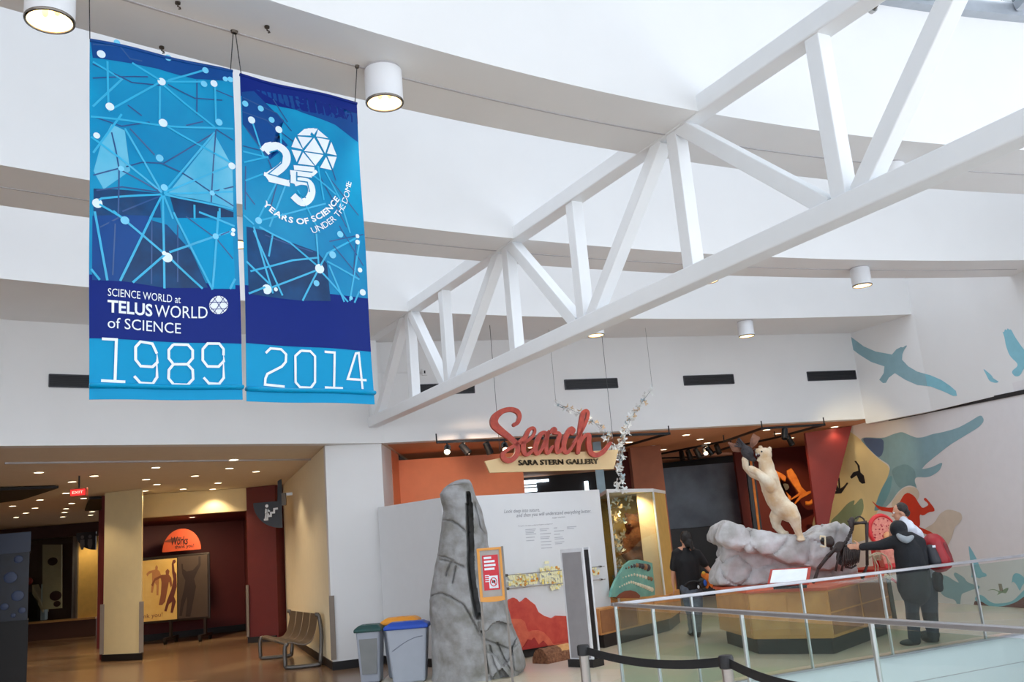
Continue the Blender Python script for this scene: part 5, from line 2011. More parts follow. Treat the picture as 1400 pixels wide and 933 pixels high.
KC = sum(KF, V((0, 0, 0))) / 4
MB().prism([kz(KC + (p - KC) * 1.03, zc1) for p in KF], (0, 0, .06)).build('top', WHITE, parent=case, bevel=.004)
MB().prism([kz(KF[3], zc0), kz(KF[2], zc0), kz(KF[2], zc1), kz(KF[3], zc1)], (0, -.03, 0)).build('back_panel', mat('case_ochre', (214, 176, 100), .6), parent=case)
MB().prism([kz(KF[1], zc0), kz(KF[2], zc0), kz(KF[2], zc1), kz(KF[1], zc1)], (-.03, 0, 0)).build('end_panel', mat('case_ochre', (214, 176, 100), .6), parent=case)
MB().prism([V((2.03, 16.98, zc0)), V((2.31, 16.93, zc0)), V((2.31, 16.93, zc1)), V((2.03, 16.98, zc1))], (0, .03, 0)).build('side_board', mat('case_cream', (236, 208, 176), .6), parent=case)
MB().prism([kz(KF[0], zc0), kz(KF[1], zc0), kz(KF[1], zc1), kz(KF[0], zc1)], cn * .012).build('front_glass', GLS, parent=case)
MB().prism([kz(KF[3], zc0), kz(KF[0], zc0), kz(KF[0], zc1), kz(KF[3], zc1)], (-.012, 0, 0)).build('side_glass', GLS, parent=case)
for p in KF[:2] + KF[3:]:
    MB().bar(kz(p, zc0), kz(p, zc1), .03, .03, cn).build('edge_post', WHITE, parent=case)
spot(V((1.95, 16.75, zc1 - .04)), V((1.9, 17.3, zc0 + .3)), 55, 140, (1, .74, .38), .8, .06)
rr = random.Random(11)
for i in range(80):
    z = zc0 + .15 + 1.6 * rr.random()
    f = (z - zc0) / 1.8
    o = bpy.data.objects.new('butterfly', bmeshes[rr.choice((0, 2, 2, 1))])
    COL.objects.link(o)
    o.parent = case
    o.location = V((1.47 + (.08 + .30 * f) * rr.random(), 16.3 + .9 * rr.random(), z)) - case.location
    o.rotation_euler = [rr.uniform(-1.4, 1.4) for _ in range(3)]
    k = rr.uniform(.6, 1.2)
    o.scale = (k, k, k)

# the brown bear sits upright in the case
BRF = mat('bear_fur', (116, 72, 44), .9, scale=25, rgb2=(74, 44, 28), bump=.9, bscale=70)
B0 = V((2.0, 17.42, .80))
fz = -cn


def bq(a, d, z):
    return B0 + V((a, -d, z))


MB().prism([V((1.75, 17.1, .6)), V((2.3, 17.1, .6)), V((2.4, 17.75, .6)), V((1.72, 17.75, .6))], (0, 0, .2)).build('mount_board', BARK, parent=case)
mb = MB()
mb.ell(bq(.04, 0, .30), (.25, .25, .32)).ell(bq(.0, .02, .62), (.21, .21, .26)).ell(bq(-.04, .04, .9), (.13, .14, .15))
mb.ell(bq(-.1, .15, .87), (.06, .08, .06)).limb([bq(-.04, .05, .75), bq(-.03, .06, .65)], [.12, .16])
mb.ell(bq(-.12, .0, 1.04), (.04, .03, .045)).ell(bq(.06, .02, 1.03), (.04, .03, .045))
for sx in (-1, 1):
    mb.limb([bq(sx * .17, .06, .66), bq(sx * .22, .16, .48), bq(sx * .16, .26, .36)], [.09, .075, .06])
    mb.limb([bq(sx * .15, .08, .16), bq(sx * .22, .24, .16), bq(sx * .2, .3, .06)], [.13, .1, .07])
fb = fuse(mb, .022, 4, lambda p: .008 * noise.noise(p * 22))
bear = thing('brown_bear', 'brown taxidermy bear sitting inside the glass case behind the shell board', 'bear', B0)
bear.scale = (1.22, 1.22, 1.22)
fb.build('body', BRF, parent=bear, smooth=True)
for sx in (-.035, .035):
    MB().ell(bq(-.08 + sx * 1.3, .155, .925), (.012,) * 3, seg=8).build('eye', BLACK, parent=bear, smooth=True)
MB().ell(bq(-.11, .225, .885), (.026, .02, .018), seg=10).build('nose', BLACK, parent=bear, smooth=True)

# curved green shell board leaning in front of the case
oH, sH = (810, 660), 5.488
HPL = Plane(CA + cn * .0 - cn * .06, CB - cn * .06)


def hq(x, y, l=0.0):
    return HPL.px(oH[0] + x / sH, oH[1] + y / sH, l)


SG_ = mat('shell_board_green', (132, 190, 172), .5, scale=6, rgb2=(108, 168, 156))
hb = hq(300, 880)
shb = thing('shell_board', 'wavy green board with rows of shells standing on the oak plinth', 'board', V((hb.x, hb.y, .6)))
outl = [(140, 860), (150, 800), (175, 740), (215, 670), (250, 615), (290, 585), (340, 578), (400, 590), (450, 605), (458, 690), (468, 780), (470, 845), (420, 855), (340, 862)]
P = [hq(x, y) for x, y in outl]
for p in P:
    p.z = max(p.z, .602)
MB().prism(P, -HPL.n * .05).build('board', SG_, parent=shb, bevel=.004)
P = [hq(x, y, .004) for x, y in ((172, 868), (200, 838), (240, 815), (280, 810), (320, 822), (352, 850), (345, 870))]
for p in P:
    p.z = max(p.z, .602)
MB().prism(P, HPL.n * .02).build('dark_mound', mat('mound_brown', (134, 72, 48), .6), parent=shb)
SHL = [mat('shell_cream', (228, 218, 190), .4), mat('shell_dark', (62, 58, 62), .4), mat('shell_brown', (150, 108, 74), .4)]
sh = []
for i in range(9):
    sh.append((252 + i * 20, 645 - 26 * math.sin(min(1, i / 5) * 1.3) + max(0, i - 4) * 5, .012 + .0055 * i, 1 if i % 3 != 1 else 2))
for i in range(11):
    sh.append((230 + i * 21, 715 - 26 * math.sin(min(1, i / 5) * 1.4) + max(0, i - 4) * 6, .009 + .0024 * i, 0 if i < 9 else 2))
for i in range(15):
    sh.append((205 + i * 17, 785 - 40 * math.sin(min(1, i / 6) * 1.4) + max(0, i - 5) * 6.5, .011 + .0019 * i, 0))
for x, y, r, m_ in sh:
    c = hq(x, y, .004)
    MB().ell(c, (r * 1.1, r * .7, r * 1.15), seg=10, rings=6).build('shell', SHL[m_], parent=shb, smooth=True)

# red bin-like box with orange ears of corn colour behind the case
rb = at_y(908, 800, 18.6)
t = thing('red_box', 'red upright box with orange trinkets on top, right of the glass case', 'box', V((rb.x + .1, 18.6, 0)))
x0, x1 = at_y(901, 770, 18.6).x, at_y(919, 770, 18.6).x
ztp = at_y(908, 766, 18.6).z
MB().box((x0, 18.6, 0), (x1, 19.0, ztp)).build('body', REDP, parent=t, bevel=.01)
rr = random.Random(5)
for i in range(7):
    x = x0 + (x1 - x0) * (i + .5) / 7
    MB().ell((x, 18.7 + .1 * rr.random(), ztp + .05), (.03, .03, .06 + .06 * rr.random()), seg=8).build('trinket', mat('trinket_orange', (236, 150, 50), .4), parent=t, smooth=True)

# ================================================================== OAK PEDESTAL OF THE MOUNTED CAT
A0, B0_, C0, D0 = at_z(993, 880, 0), at_z(1037, 895, 0), at_z(1141, 895, 0), at_z(1217, 866, 0)
E0, F0 = V((4.75, 14.2, 0)), V((3.3, 15.2, 0))
ped = [A0, B0_, C0, D0, E0, F0]
cen = sum(ped, V((0, 0, 0))) / 6
ZP = .83
oak_ped = thing('oak_pedestal', 'many sided oak pedestal with black base carrying the grey rock and cat', 'pedestal', V((cen.x, cen.y, 0)))


def inset(pts, d, z):
    return [p + (V((cen.x, cen.y, 0)) - p).normalized() * d + V((0, 0, z)) for p in pts]


MB().prism(inset(ped, .02, 0), (0, 0, .21)).build('toe_kick', BLACKB, parent=oak_ped)
grow = inset(ped, -.07, 0)
MB().prism([p + V((0, 0, .2)) for p in grow], (0, 0, ZP - .24)).build('body', OAK, parent=oak_ped, bevel=.006)
MB().prism([p + V((0, 0, ZP - .04)) for p in inset(ped, -.10, 0)], (0, 0, .04)).build('top', mat('ped_top_red', (206, 96, 66), .5), parent=oak_ped, bevel=.006)
for a, b, n in ((0, 1, 1), (1, 2, 2), (2, 3, 2), (3, 4, 1)):
    for k in range(n):
        p, q = grow[a].lerp(grow[b], (k + .03) / n), grow[a].lerp(grow[b], (k + .97) / n)
        d = (q - p).normalized()
        nn = V((d.y, -d.x, 0))
        for z0, z1, mm in ((.24, .5, OAK), (.52, .77, OAK)):
            MB().prism([p + V((0, 0, z0)), q + V((0, 0, z0)), q + V((0, 0, z1)), p + V((0, 0, z1))], nn * .008).build('panel', OAKD if a >= 2 else mm, parent=oak_ped, bevel=.003)

# tilted info panel with a red rim
ip = [at_z(x, y, ZP + .1) for x, y in ((1052, 802),)]
q0, q1 = at_z(1049, 803, ZP + .06), at_z(1106, 800, ZP + .06)
u_ = (q1 - q0).normalized()
n_ = V((u_.y, -u_.x, 0))
inf = thing('info_panel', 'tilted white information panel with a red rim on the oak pedestal', 'panel', (q0 + q1) / 2 - V((0, 0, .06)) - n_ * .0)
W2 = (q1 - q0).length


def iq(a, b, l=0.0):
    t_ = V((0, 0, .55)) - n_ * .83
    nn = V((0, 0, .83)) + n_ * .55
    return q0 + u_ * (a * W2) + t_ * (b * .34) + nn * l


MB().prism([iq(0, 0), iq(1, 0), iq(1, 1), iq(0, 1)], (V((0, 0, .83)) + n_ * .55) * .025).build('rim', REDP, parent=inf, bevel=.008)
MB().prism([iq(.07, .12, .026), iq(.93, .12, .026), iq(.93, .9, .026), iq(.07, .9, .026)], (V((0, 0, .83)) + n_ * .55) * .003).build('face', INK, parent=inf)
MB().prism([iq(.1, .3, -.01), iq(.9, .3, -.01), iq(.9, .7, -.01), iq(.1, .7, -.01)], V((0, 0, -.09))).build('foot', DARK, parent=inf)

# ------------------------------------------------------------------ grey rock on the pedestal
oK, sK = (960, 580), 4.242
YK = 13.75


def kq(x, y, dy=0.0):
    p = at_y(oK[0] + x / sK, oK[1] + y / sK, YK + dy)
    return p


rock2 = thing('grey_rock', 'wide grey boulder with an overhanging ledge on the oak pedestal', 'rock', V((kq(450, 900).x, YK + .3, ZP)))
topL = [(78, 640), (97, 588), (125, 566), (180, 575), (280, 602), (400, 636), (500, 652), (600, 652), (680, 618), (740, 584), (785, 578), (838, 604), (850, 660)]
botL = [(85, 680), (150, 705), (240, 730), (330, 752), (450, 795), (560, 825), (640, 850), (720, 860), (850, 810)]
mb = MB()
# ledge: row of overlapping boulders following the outline
out = [kq(x, y) for x, y in topL] + [kq(x, y) for x, y in botL[::-1]]
n = len(out)
f_, b_ = [p + V((0, -.22, 0)) for p in out], [p + V((0, .75, 0)) for p in out]
cen2 = sum(out, V((0, 0, 0))) / n
fi = [cen2.lerp(p, .93) + V((0, -.28, 0)) for p in out]
mb.add(f_ + b_, [[i, (i + 1) % n, n + (i + 1) % n, n + i] for i in range(n)] + [list(range(n, 2 * n))])
mb.add(f_ + fi, [[i, (i + 1) % n, n + (i + 1) % n, n + i] for i in range(n)] + [list(range(n, 2 * n))[::-1]])
low = [(150, 690), (130, 800), (112, 870), (98, 935), (880, 900), (860, 700), (700, 700), (560, 720), (400, 710), (260, 670)]
lo_ = [kq(x, y) for x, y in low]
for p in lo_:
    p.z = max(p.z, ZP - .01)
m2 = len(lo_)
mb.add([p + V((0, .12, 0)) for p in lo_] + [p + V((0, .7, 0)) for p in lo_], [[i, (i + 1) % m2, m2 + (i + 1) % m2, m2 + i] for i in range(m2)] + [list(range(m2)), list(range(m2, 2 * m2))[::-1]])
rr = random.Random(4)
for x, y, r in ((140, 870, .15), (215, 905, .14), (290, 905, .13), (360, 900, .13), (440, 905, .13), (540, 900, .14), (640, 890, .17), (740, 860, .2), (155, 790, .12), (820, 860, .17)):
    c = kq(x, y, .24 if x < 600 else .1)
    c.z = max(ZP + r * .5, c.z)
    mb.ell(c, (r * 1.25, r, r * .8), Matrix.Rotation(rr.uniform(-.5, .5), 3, 'Y'), seg=10)


def rdisp(p):
    d = .05 * noise.noise(p * 2.6) + .03 * noise.noise(p * 6.5) + .014 * noise.noise(p * 14)
    c = noise.voronoi(p * 1.6)[0]
    d -= .05 * max(0, 1 - (c[1] - c[0]) / .06)
    return d


g = fuse(mb, .028, 3, rdisp)
for p in g.v:
    p.z = max(p.z, ZP)
g.build('boulder', ROCKL, parent=rock2, smooth=50)

# ================================================================== THE MOUNTED CAT AND ITS BIRD
oL, sL = (960, 580), 4.242
YC = 13.6


def lq(x, y, dy=0.0):
    return at_y(oL[0] + x / sL, oL[1] + y / sL, YC + dy)


FUR = mat('cat_fur', (232, 222, 202), .9, scale=5, rgb2=(206, 172, 132), bump=.6, bscale=90)
R_ = 1 / 4.242 / 88.0          # crop pixel to metres at that distance


def rr_(v):
    return v * R_


mb = MB()
mb.limb([lq(375, 255), lq(385, 300), lq(400, 370), lq(430, 440), lq(470, 490), lq(500, 520)], [rr_(36), rr_(50), rr_(54), rr_(56), rr_(56), rr_(46)], 16)
mb.ell(lq(385, 325, -.03), (rr_(52), rr_(60), rr_(62)), seg=16)
mb.ell(lq(445, 450, -.02), (rr_(50), rr_(56), rr_(70)), Matrix.Rotation(-.45, 3, 'Y'), seg=16)
# neck, head, muzzle
mb.limb([lq(380, 290), lq(372, 240), lq(362, 195)], [rr_(44), rr_(42), rr_(34)], 14)
mb.ell(lq(360, 178), (rr_(42), rr_(40), rr_(40)), seg=16)
mb.ell(lq(328, 160, -.02), (rr_(24), rr_(22), rr_(15)), Matrix.Rotation(.2, 3, 'Y'), seg=12)
mb.ell(lq(335, 205, -.02), (rr_(22), rr_(18), rr_(11)), Matrix.Rotation(-.35, 3, 'Y'), seg=12)
mb.ell(lq(322, 148, -.03), (rr_(12), rr_(14), rr_(9)), seg=10)
for x, y, dy in ((392, 148, -.06), (338, 140, .08)):
    mb.ell(lq(x, y, dy), (rr_(15), rr_(7), rr_(18)), Matrix.Rotation(.3, 3, 'Y'), seg=10)
# front legs reaching up to the bird
mb.limb([lq(345, 300, .08), lq(290, 285, .1), lq(252, 250, .08), lq(248, 205, .03)], [rr_(34), rr_(26), rr_(19), rr_(19)], 12)
mb.limb([lq(395, 360, -.16), lq(365, 318, -.22), lq(320, 280, -.2), lq(285, 262, -.12)], [rr_(34), rr_(27), rr_(20), rr_(21)], 12)
# hind legs
mb.limb([lq(455, 500, .08), lq(425, 545, .1), lq(430, 590, .12), lq(462, 628, .1)], [rr_(44), rr_(36), rr_(24), rr_(19)], 12)
mb.ell(lq(478, 634, .06), (rr_(26), rr_(20), rr_(14)), seg=10)
mb.limb([lq(505, 500, -.1), lq(535, 550, -.16), lq(552, 610, -.14), lq(570, 655, -.12)], [rr_(46), rr_(36), rr_(22), rr_(17)], 12)
mb.ell(lq(572, 668, -.16), (rr_(26), rr_(22), rr_(13)), seg=10)
# toes
for k in range(4):
    mb.ell(lq(258 + k * 9 - 20, 196 + k * 2, .02), (rr_(7), rr_(8), rr_(10)), seg=8)
    mb.ell(lq(276 + k * 3, 250 + k * 8, -.16), (rr_(9), rr_(8), rr_(7)), seg=8)
    mb.ell(lq(556 + k * 11, 674, -.22), (rr_(7), rr_(12), rr_(8)), seg=8)
# tail behind
mb.limb(catmull([lq(525, 520, .1), lq(560, 570, .28), lq(545, 640, .32), lq(500, 660, .34)], 4), .022, 8)
cat_body = fuse(mb, .016, 4, lambda p: .004 * noise.noise(p * 30))
cz = lq(540, 672)
cat_ = thing('mounted_cat', 'pale tan mounted wild cat rearing up on the boulder to seize a bird', 'cat', V((cz.x, YC, cz.z - .02)))
cat_body.build('body', FUR, parent=cat_, smooth=True)
MB().ell(lq(326, 183, -.035), (rr_(15), rr_(17), rr_(9)), Matrix.Rotation(-.1, 3, 'Y'), seg=10).build('mouth', mat('mouth_dark', (62, 26, 26), .5), parent=cat_, smooth=True)
MB().ell(lq(305, 148, -.035), (rr_(6), rr_(9), rr_(6)), seg=8).build('nose', mat('nose_brown', (92, 58, 50), .4), parent=cat_, smooth=True)
for dx in (0, 12):
    MB().tube([lq(312 + dx, 172, -.06), lq(314 + dx, 186, -.06)], [rr_(3), rr_(.6)], 6).build('fang', INK, parent=cat_)
for x, dy in ((340, -.1), (352, -.095)):
    pass
MB().ell(lq(345, 160, -.105), (rr_(5),) * 3, seg=8).build('eye', BLACK, parent=cat_, smooth=True)

FTH = mat('bird_feather', (66, 60, 62), .8, scale=14, rgb2=(38, 36, 42), bump=.4, bscale=50)
FTB = mat('bird_wing', (150, 104, 82), .8, scale=12, rgb2=(98, 66, 56), bump=.4, bscale=50)
bd0 = lq(265, 200)
brd = thing('game_bird', 'dark game bird with spread brown wings caught in the paws of the cat', 'bird', bd0)
mb = MB()
mb.ell(lq(262, 165), (rr_(34), rr_(30), rr_(42)), Matrix.Rotation(-.4, 3, 'Y'), seg=14)
mb.limb([lq(270, 190), lq(285, 205), lq(300, 210)], [rr_(20), rr_(13), rr_(10)], 8)
mb.ell(lq(300, 205), (rr_(14), rr_(13), rr_(12)), seg=10)
mb.limb([lq(245, 135), lq(225, 100), lq(212, 82)], [rr_(14), rr_(8), rr_(6)], 8)
fuse(mb, .014, 2).build('body', FTH, parent=brd, smooth=True)
for k in range(7):
    f = k / 6
    a = lq(236, 150, .05)
    b = lq(150 + 24 * f, 108 + 46 * f, .12)
    MB().tube([a, a.lerp(b, .5), b], [rr_(9), rr_(13), rr_(5)], 8, flat=.3, hint=(0, 1, 0)).build('wing_feather', FTB, parent=brd, smooth=True)
    a = lq(282, 140, -.02)
    b = lq(300 + 32 * f, 58 + 18 * f, -.06)
    MB().tube([a, a.lerp(b, .5), b], [rr_(8), rr_(13), rr_(6)], 8, flat=.3, hint=(0, 1, 0)).build('wing_feather', FTB, parent=brd, smooth=True)
for k in range(4):
    MB().tube([lq(240, 135), lq(205 - k * 6, 85 + k * 14)], [rr_(6), rr_(4)], 6, flat=.4, hint=(0, 1, 0)).build('tail_feather', FTH, parent=brd)
MB().tube([lq(310, 208), lq(322, 214)], [rr_(5), rr_(1)], 6).build('beak', DARK, parent=brd)

# ================================================================== DARK SKELETON ON THE PEDESTAL
oZ, sZ = (1120, 700), 8.482
YZ = 13.05


def zq(x, y, dy=0.0):
    return at_y(oZ[0] + x / sZ, oZ[1] + y / sZ, YZ + dy)


BONE = mat('dark_bone', (64, 50, 46), .6, scale=20, rgb2=(40, 32, 32), bump=.2)
zb0 = zq(230, 720)
skel = thing('ape_skeleton', 'dark brown animal skeleton crouching on the oak pedestal, touched by the visitor', 'skeleton', V((zb0.x, YZ, ZP)))


def zfloor(p):
    return V((p.x, p.y, max(p.z, ZP + .015)))


spine = catmull([zq(350, 110), zq(385, 170), zq(350, 280), zq(280, 390), zq(200, 440), zq(130, 420)], 6)
for i, p in enumerate(spine):
    if i % 2 == 0 and i < len(spine) - 1:
        d = (spine[i + 1] - p).normalized()
        MB().tube([p - d * .02, p + d * .02], .026, 8).build('vertebra', BONE, parent=skel, smooth=40)
MB().tube(spine, .016, 8).build('spine', BONE, parent=skel, smooth=True)
# rib cage hanging below the spine
for k in range(10):
    f = k / 9
    c = zq(300 + 90 * f, 400 + 30 * math.sin(f * 3), 0)
    ctr = zq(285 + 180 * f, 520 - 25 * f)
    ry, rz = .17 * (1 - .35 * abs(f - .5)), .155 * (1 - .5 * abs(f - .45))
    for sgn in (-1, 1):
        pts = [ctr + V((.03 * math.cos(t) - .05 * math.sin(t), sgn * ry * math.sin(t), rz * math.cos(t))) for t in [PI * q / 10 for q in range(10)]]
        MB().tube(pts, [.0105] * 8 + [.009, .006], 6).build('rib', BONE, parent=skel, smooth=True)
MB().tube([zq(300, 640), zq(370, 655), zq(430, 620)], .014, 6).build('sternum', BONE, parent=skel)
# pelvis
mb = MB()
for dy in (-.07, .07):
    mb.ell(zq(375, 125, dy), (.05, .025, .085), Matrix.Rotation(.3, 3, 'Y'), seg=10)
mb.limb([zq(350, 110, -.07), zq(352, 105, .07)], .022, 8)
mb.limb(catmull([zq(420, 80, -.05), zq(460, 55, -.04), zq(510, 80, -.05), zq(530, 115, -.06)], 3), .014, 8)
fuse(mb, .012, 2).build('pelvis', BONE, parent=skel, smooth=True)
# hind legs
for dy, dx in ((-.1, 0), (.1, -8)):
    hip, knee, ank, foot = zq(400 + dx, 135, dy), zq(555 + dx, 125, dy * 1.4), zfloor(zq(575 + dx, 350, dy * 1.3)), zfloor(zq(560 + dx, 620, dy * 1.5))
    MB().tube([hip, hip.lerp(knee, .5), knee], [.026, .017, .026], 8).build('leg_bone', BONE, parent=skel, smooth=True)
    MB().tube([knee, knee.lerp(foot, .5), foot], [.024, .015, .018], 8).build('leg_bone', BONE, parent=skel, smooth=True)
    for k in range(4):
        e = foot + V((-.10, (k - 1.5) * .025, 0))
        e.z = ZP + .012
        MB().tube([foot, e], [.012, .007], 6).build('foot_bone', BONE, parent=skel)
# shoulder blades and front legs
for dy, dx in ((-.13, 0), (.13, 20)):
    sh_, el, wr = zq(190 + dx, 420, dy), zq(90 + dx, 520, dy * 1.2), zfloor(zq(-20 + dx, 660, dy))
    MB().ell(zq(225 + dx, 410, dy * 1.0), (.06, .012, .085), Matrix.Rotation(.7, 3, 'Y'), seg=10).build('shoulder_blade', BONE, parent=skel, smooth=True)
    MB().tube([sh_, sh_.lerp(el, .5), el], [.026, .017, .024], 8).build('arm_bone', BONE, parent=skel, smooth=True)
    for s_ in (-.012, .012):
        MB().tube([el + V((0, s_, 0)), el.lerp(wr, .5) + V((0, s_ * 2, 0)), wr + V((0, s_, 0))], [.016, .010, .014], 8).build('arm_bone', BONE, parent=skel, smooth=True)
    for k in range(4):
        e = wr + V((-.09, (k - 1.5) * .028, 0))
        e.z = ZP + .012
        MB().tube([wr, e], [.012, .007], 6).build('hand_bone', BONE, parent=skel)
for x in (170, 240):
    a, b = zq(x + 60, 470, -.12), zfloor(zq(x + 20, 690, -.1))
    MB().tube([a, a.lerp(b, .5), b], [.02, .014, .018], 8).build('arm_bone', BONE, parent=skel, smooth=True)
# skull with pale jaws
mb = MB()
mb.ell(zq(115, 350), (.075, .07, .08), seg=14)
mb.ell(zq(60, 345), (.06, .05, .055), seg=12)
mb.limb([zq(150, 310), zq(130, 290), zq(95, 300)], .02, 8)
mb.limb([zq(140, 380, -.05), zq(165, 350, -.055), zq(120, 320, -.06)], .016, 8)
fuse(mb, .012, 2).build('skull', BONE, parent=skel, smooth=True)
JAW = mat('pale_bone', (214, 198, 168), .5)
for a, b in (((10, 285), (72, 290)), ((12, 400), (70, 410)), ((66, 292), (72, 405)), ((12, 285), (14, 320))):
    MB().tube([zq(*a, -.06), zq(*b, -.06)], .012, 8).build('jaw', JAW, parent=skel)
MB().ell(zq(38, 330, -.055), (.03, .02, .035), seg=10).build('eye_socket', BLACK, parent=skel, smooth=True)

# ------------------------------------------------------------------ pink cell model and a small pale figure on the table behind
tb = [V((5.0, 13.9, 0)), V((5.9, 14.3, 0)), V((5.6, 15.0, 0)), V((4.7, 14.6, 0))]
ctb = thing('exhibit_table', 'small dark table behind the oak pedestal carrying the pink cell model', 'table', sum(tb, V((0, 0, 0))) / 4)
MB().prism([p + V((0, 0, .86)) for p in tb], (0, 0, .04)).build('table_top', REDP, parent=ctb)
for p in tb:
    q = p.lerp(ctb.location, .12)
    MB().box((q.x - .03, q.y - .03, 0), (q.x + .03, q.y + .03, .86)).build('leg', DSTEEL, parent=ctb)
YW = 14.35


def wq(x, y, dy=0.0):
    return at_y(oZ[0] + x / sZ, oZ[1] + y / sZ, YW + dy)


CELL = mat('cell_pink', (240, 164, 140), .5, scale=30, rgb2=(220, 120, 110), bump=.2)
CRED = mat('cell_red', (222, 48, 52), .4)
cp = wq(740, 470)
cell = thing('cell_model', 'upright round pink cell model with a red rim behind the skeleton', 'model', V((cp.x, YW, .9)))
ctr = wq(735, 220)
rw, rh = 140 / sZ / 84, 165 / sZ / 84
outl = [ctr + V((rw * math.cos(2 * PI * k / 30), 0, rh * math.sin(2 * PI * k / 30))) for k in range(30)]
MB().prism(outl, (0, .14, 0)).build('cell_body', CELL, parent=cell, bevel=.02)
MB().tube(outl[2:24] + [], [.012 + .022 * math.sin(PI * k / 21) for k in range(22)], 8).build('rim', CRED, parent=cell, smooth=True)
MB().ell(ctr + V((.06, -.01, -.09)), (.07, .04, .07), seg=12).build('nucleus', mat('cell_tan', (232, 170, 120), .5), parent=cell, smooth=True)
rr = random.Random(9)
for i in range(26):
    a, r = rr.uniform(0, 2 * PI), math.sqrt(rr.random()) * .85
    MB().ell(ctr + V((rw * r * math.cos(a), -.004, rh * r * math.sin(a))), (.012, .012, .012), seg=6).build('granule', mat('cell_dot', (196, 74, 84), .5), parent=cell)
MB().box((cp.x - .12, YW - .02, .9), (cp.x + .12, YW + .16, ctr.z - rh + .02)).build('foot', CRED, parent=cell)
sp_ = wq(820, 540)
tray = thing('skin_model', 'low pink skin block model lying in front of the round cell model', 'model', V((sp_.x, YW - .25, .9)))
MB().prism([V((sp_.x - .2, YW - .3, .9)), V((sp_.x + .2, YW - .3, .9)), V((sp_.x + .22, YW - .3, 1.16)), V((sp_.x - .24, YW - .3, 1.16))], (0, .2, 0)).build('block', CELL, parent=tray, bevel=.01)
MB().prism([V((sp_.x - .2, YW - .31, .9)), V((sp_.x + .2, YW - .31, .9)), V((sp_.x + .2, YW - .31, .96)), V((sp_.x - .2, YW - .31, .96))], (0, .22, 0)).build('base', CRED, parent=tray)
PALE = mat('pale_bone', (214, 198, 168), .5)
fq = at_y(oZ[0] + 570 / sZ, oZ[1] + 520 / sZ, 13.35)
sk2 = thing('small_skeleton', 'little pale four legged skeleton beside the dark one on the pedestal', 'skeleton', V((fq.x + .08, 13.35, ZP)))
MB().ell(fq, (.038, .032, .032), seg=12).build('skull', PALE, parent=sk2, smooth=True)
sp2 = catmull([fq + V((.03, 0, -.005)), fq + V((.09, 0, .035)), fq + V((.18, 0, .03)), fq + V((.25, 0, -.02))], 5)
MB().tube(sp2, .01, 6).build('spine', PALE, parent=sk2, smooth=True)
for k in range(6):
    c = sp2[4 + k]
    for s_ in (-1, 1):
        MB().tube([c, c + V((0, s_ * .04, -.03)), c + V((0, s_ * .03, -.08)), c + V((0, 0, -.1))], .005, 5).build('rib', PALE, parent=sk2)
for c, s_ in ((sp2[3], -1), (sp2[3], 1), (sp2[-1], -1), (sp2[-1], 1)):
    e = V((c.x + .01, c.y + s_ * .045, ZP))
    MB().tube([c, (c + e) / 2 + V((.03, s_ * .03, 0)), e], [.011, .008, .008], 6).build('leg_bone', PALE, parent=sk2)

# ================================================================== MOOSE SKULL WITH ANTLERS IN THE ORANGE LIGHT
oG, sG = (1000, 570), 5.83
YG = 22.6


def gq(x, y, dy=0.0):
    return at_y(oG[0] + x / sG, oG[1] + y / sG, YG + dy)


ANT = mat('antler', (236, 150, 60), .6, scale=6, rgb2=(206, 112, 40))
mo = gq(470, 640)
ms = thing('antler_trophy', 'pair of broad orange lit antlers on the dark red wall behind the cat', 'antlers', mo)
pal = [(440, 430), (480, 410), (520, 470), (560, 560), (600, 600), (640, 590), (640, 606), (600, 630), (560, 650), (510, 700), (505, 690), (545, 630), (480, 665), (476, 655), (540, 610), (490, 540), (450, 480)]
MB().prism([gq(x, y) for x, y in pal], (0, .08, 0)).build('antler', ANT, parent=ms, bevel=.015)
MB().tube(catmull([gq(590, 690), gq(625, 690), gq(650, 672)], 4), .05, 8).build('tine', ANT, parent=ms, smooth=True)
pal2 = [(345, 420), (375, 440), (410, 455), (440, 480), (430, 520), (400, 500), (385, 480), (372, 500), (385, 540), (400, 590), (440, 600), (480, 640), (470, 690), (420, 640), (370, 560), (360, 520), (375, 470), (350, 440)]
MB().prism([gq(x, y, .1) for x, y in pal2], (0, .1, 0)).build('antler', ANT, parent=ms, bevel=.02)
MB().tube([gq(430, 560, .2), gq(440, 600, 1.1)], .09, 8).build('wall_mount', DARK, parent=ms)
spot(gq(560, 200, -2.2), gq(480, 560), 160, 40, (1, .6, .25), .7, .04)
spot(V((fin[0].x - .25, YF - .35, 3.45)), V((fin[0].x + .05, YF, 2.4)), 14, 50, (1, .6, .3), .8, .04)
# steel strut behind the cat, its orange lit edge painted as a strip
p, q = gq(165, 520, -1.5), gq(205, 900, -1.5)
st = thing('steel_strut', 'dark upright strut with an orange lit edge behind the cat', 'strut', V((q.x, q.y, 0)))
MB().bar(V((q.x - .02, q.y, 0)), p + V((0, 0, .6)), .18, .12, (0, 1, 0)).build('strut', DARK, parent=st)
MB().bar(V((q.x + .0, q.y - .07, 0)), p + V((.02, -.07, .6)), .05, .02, (0, 1, 0)).build('lit_edge_strip', ANT, parent=st)

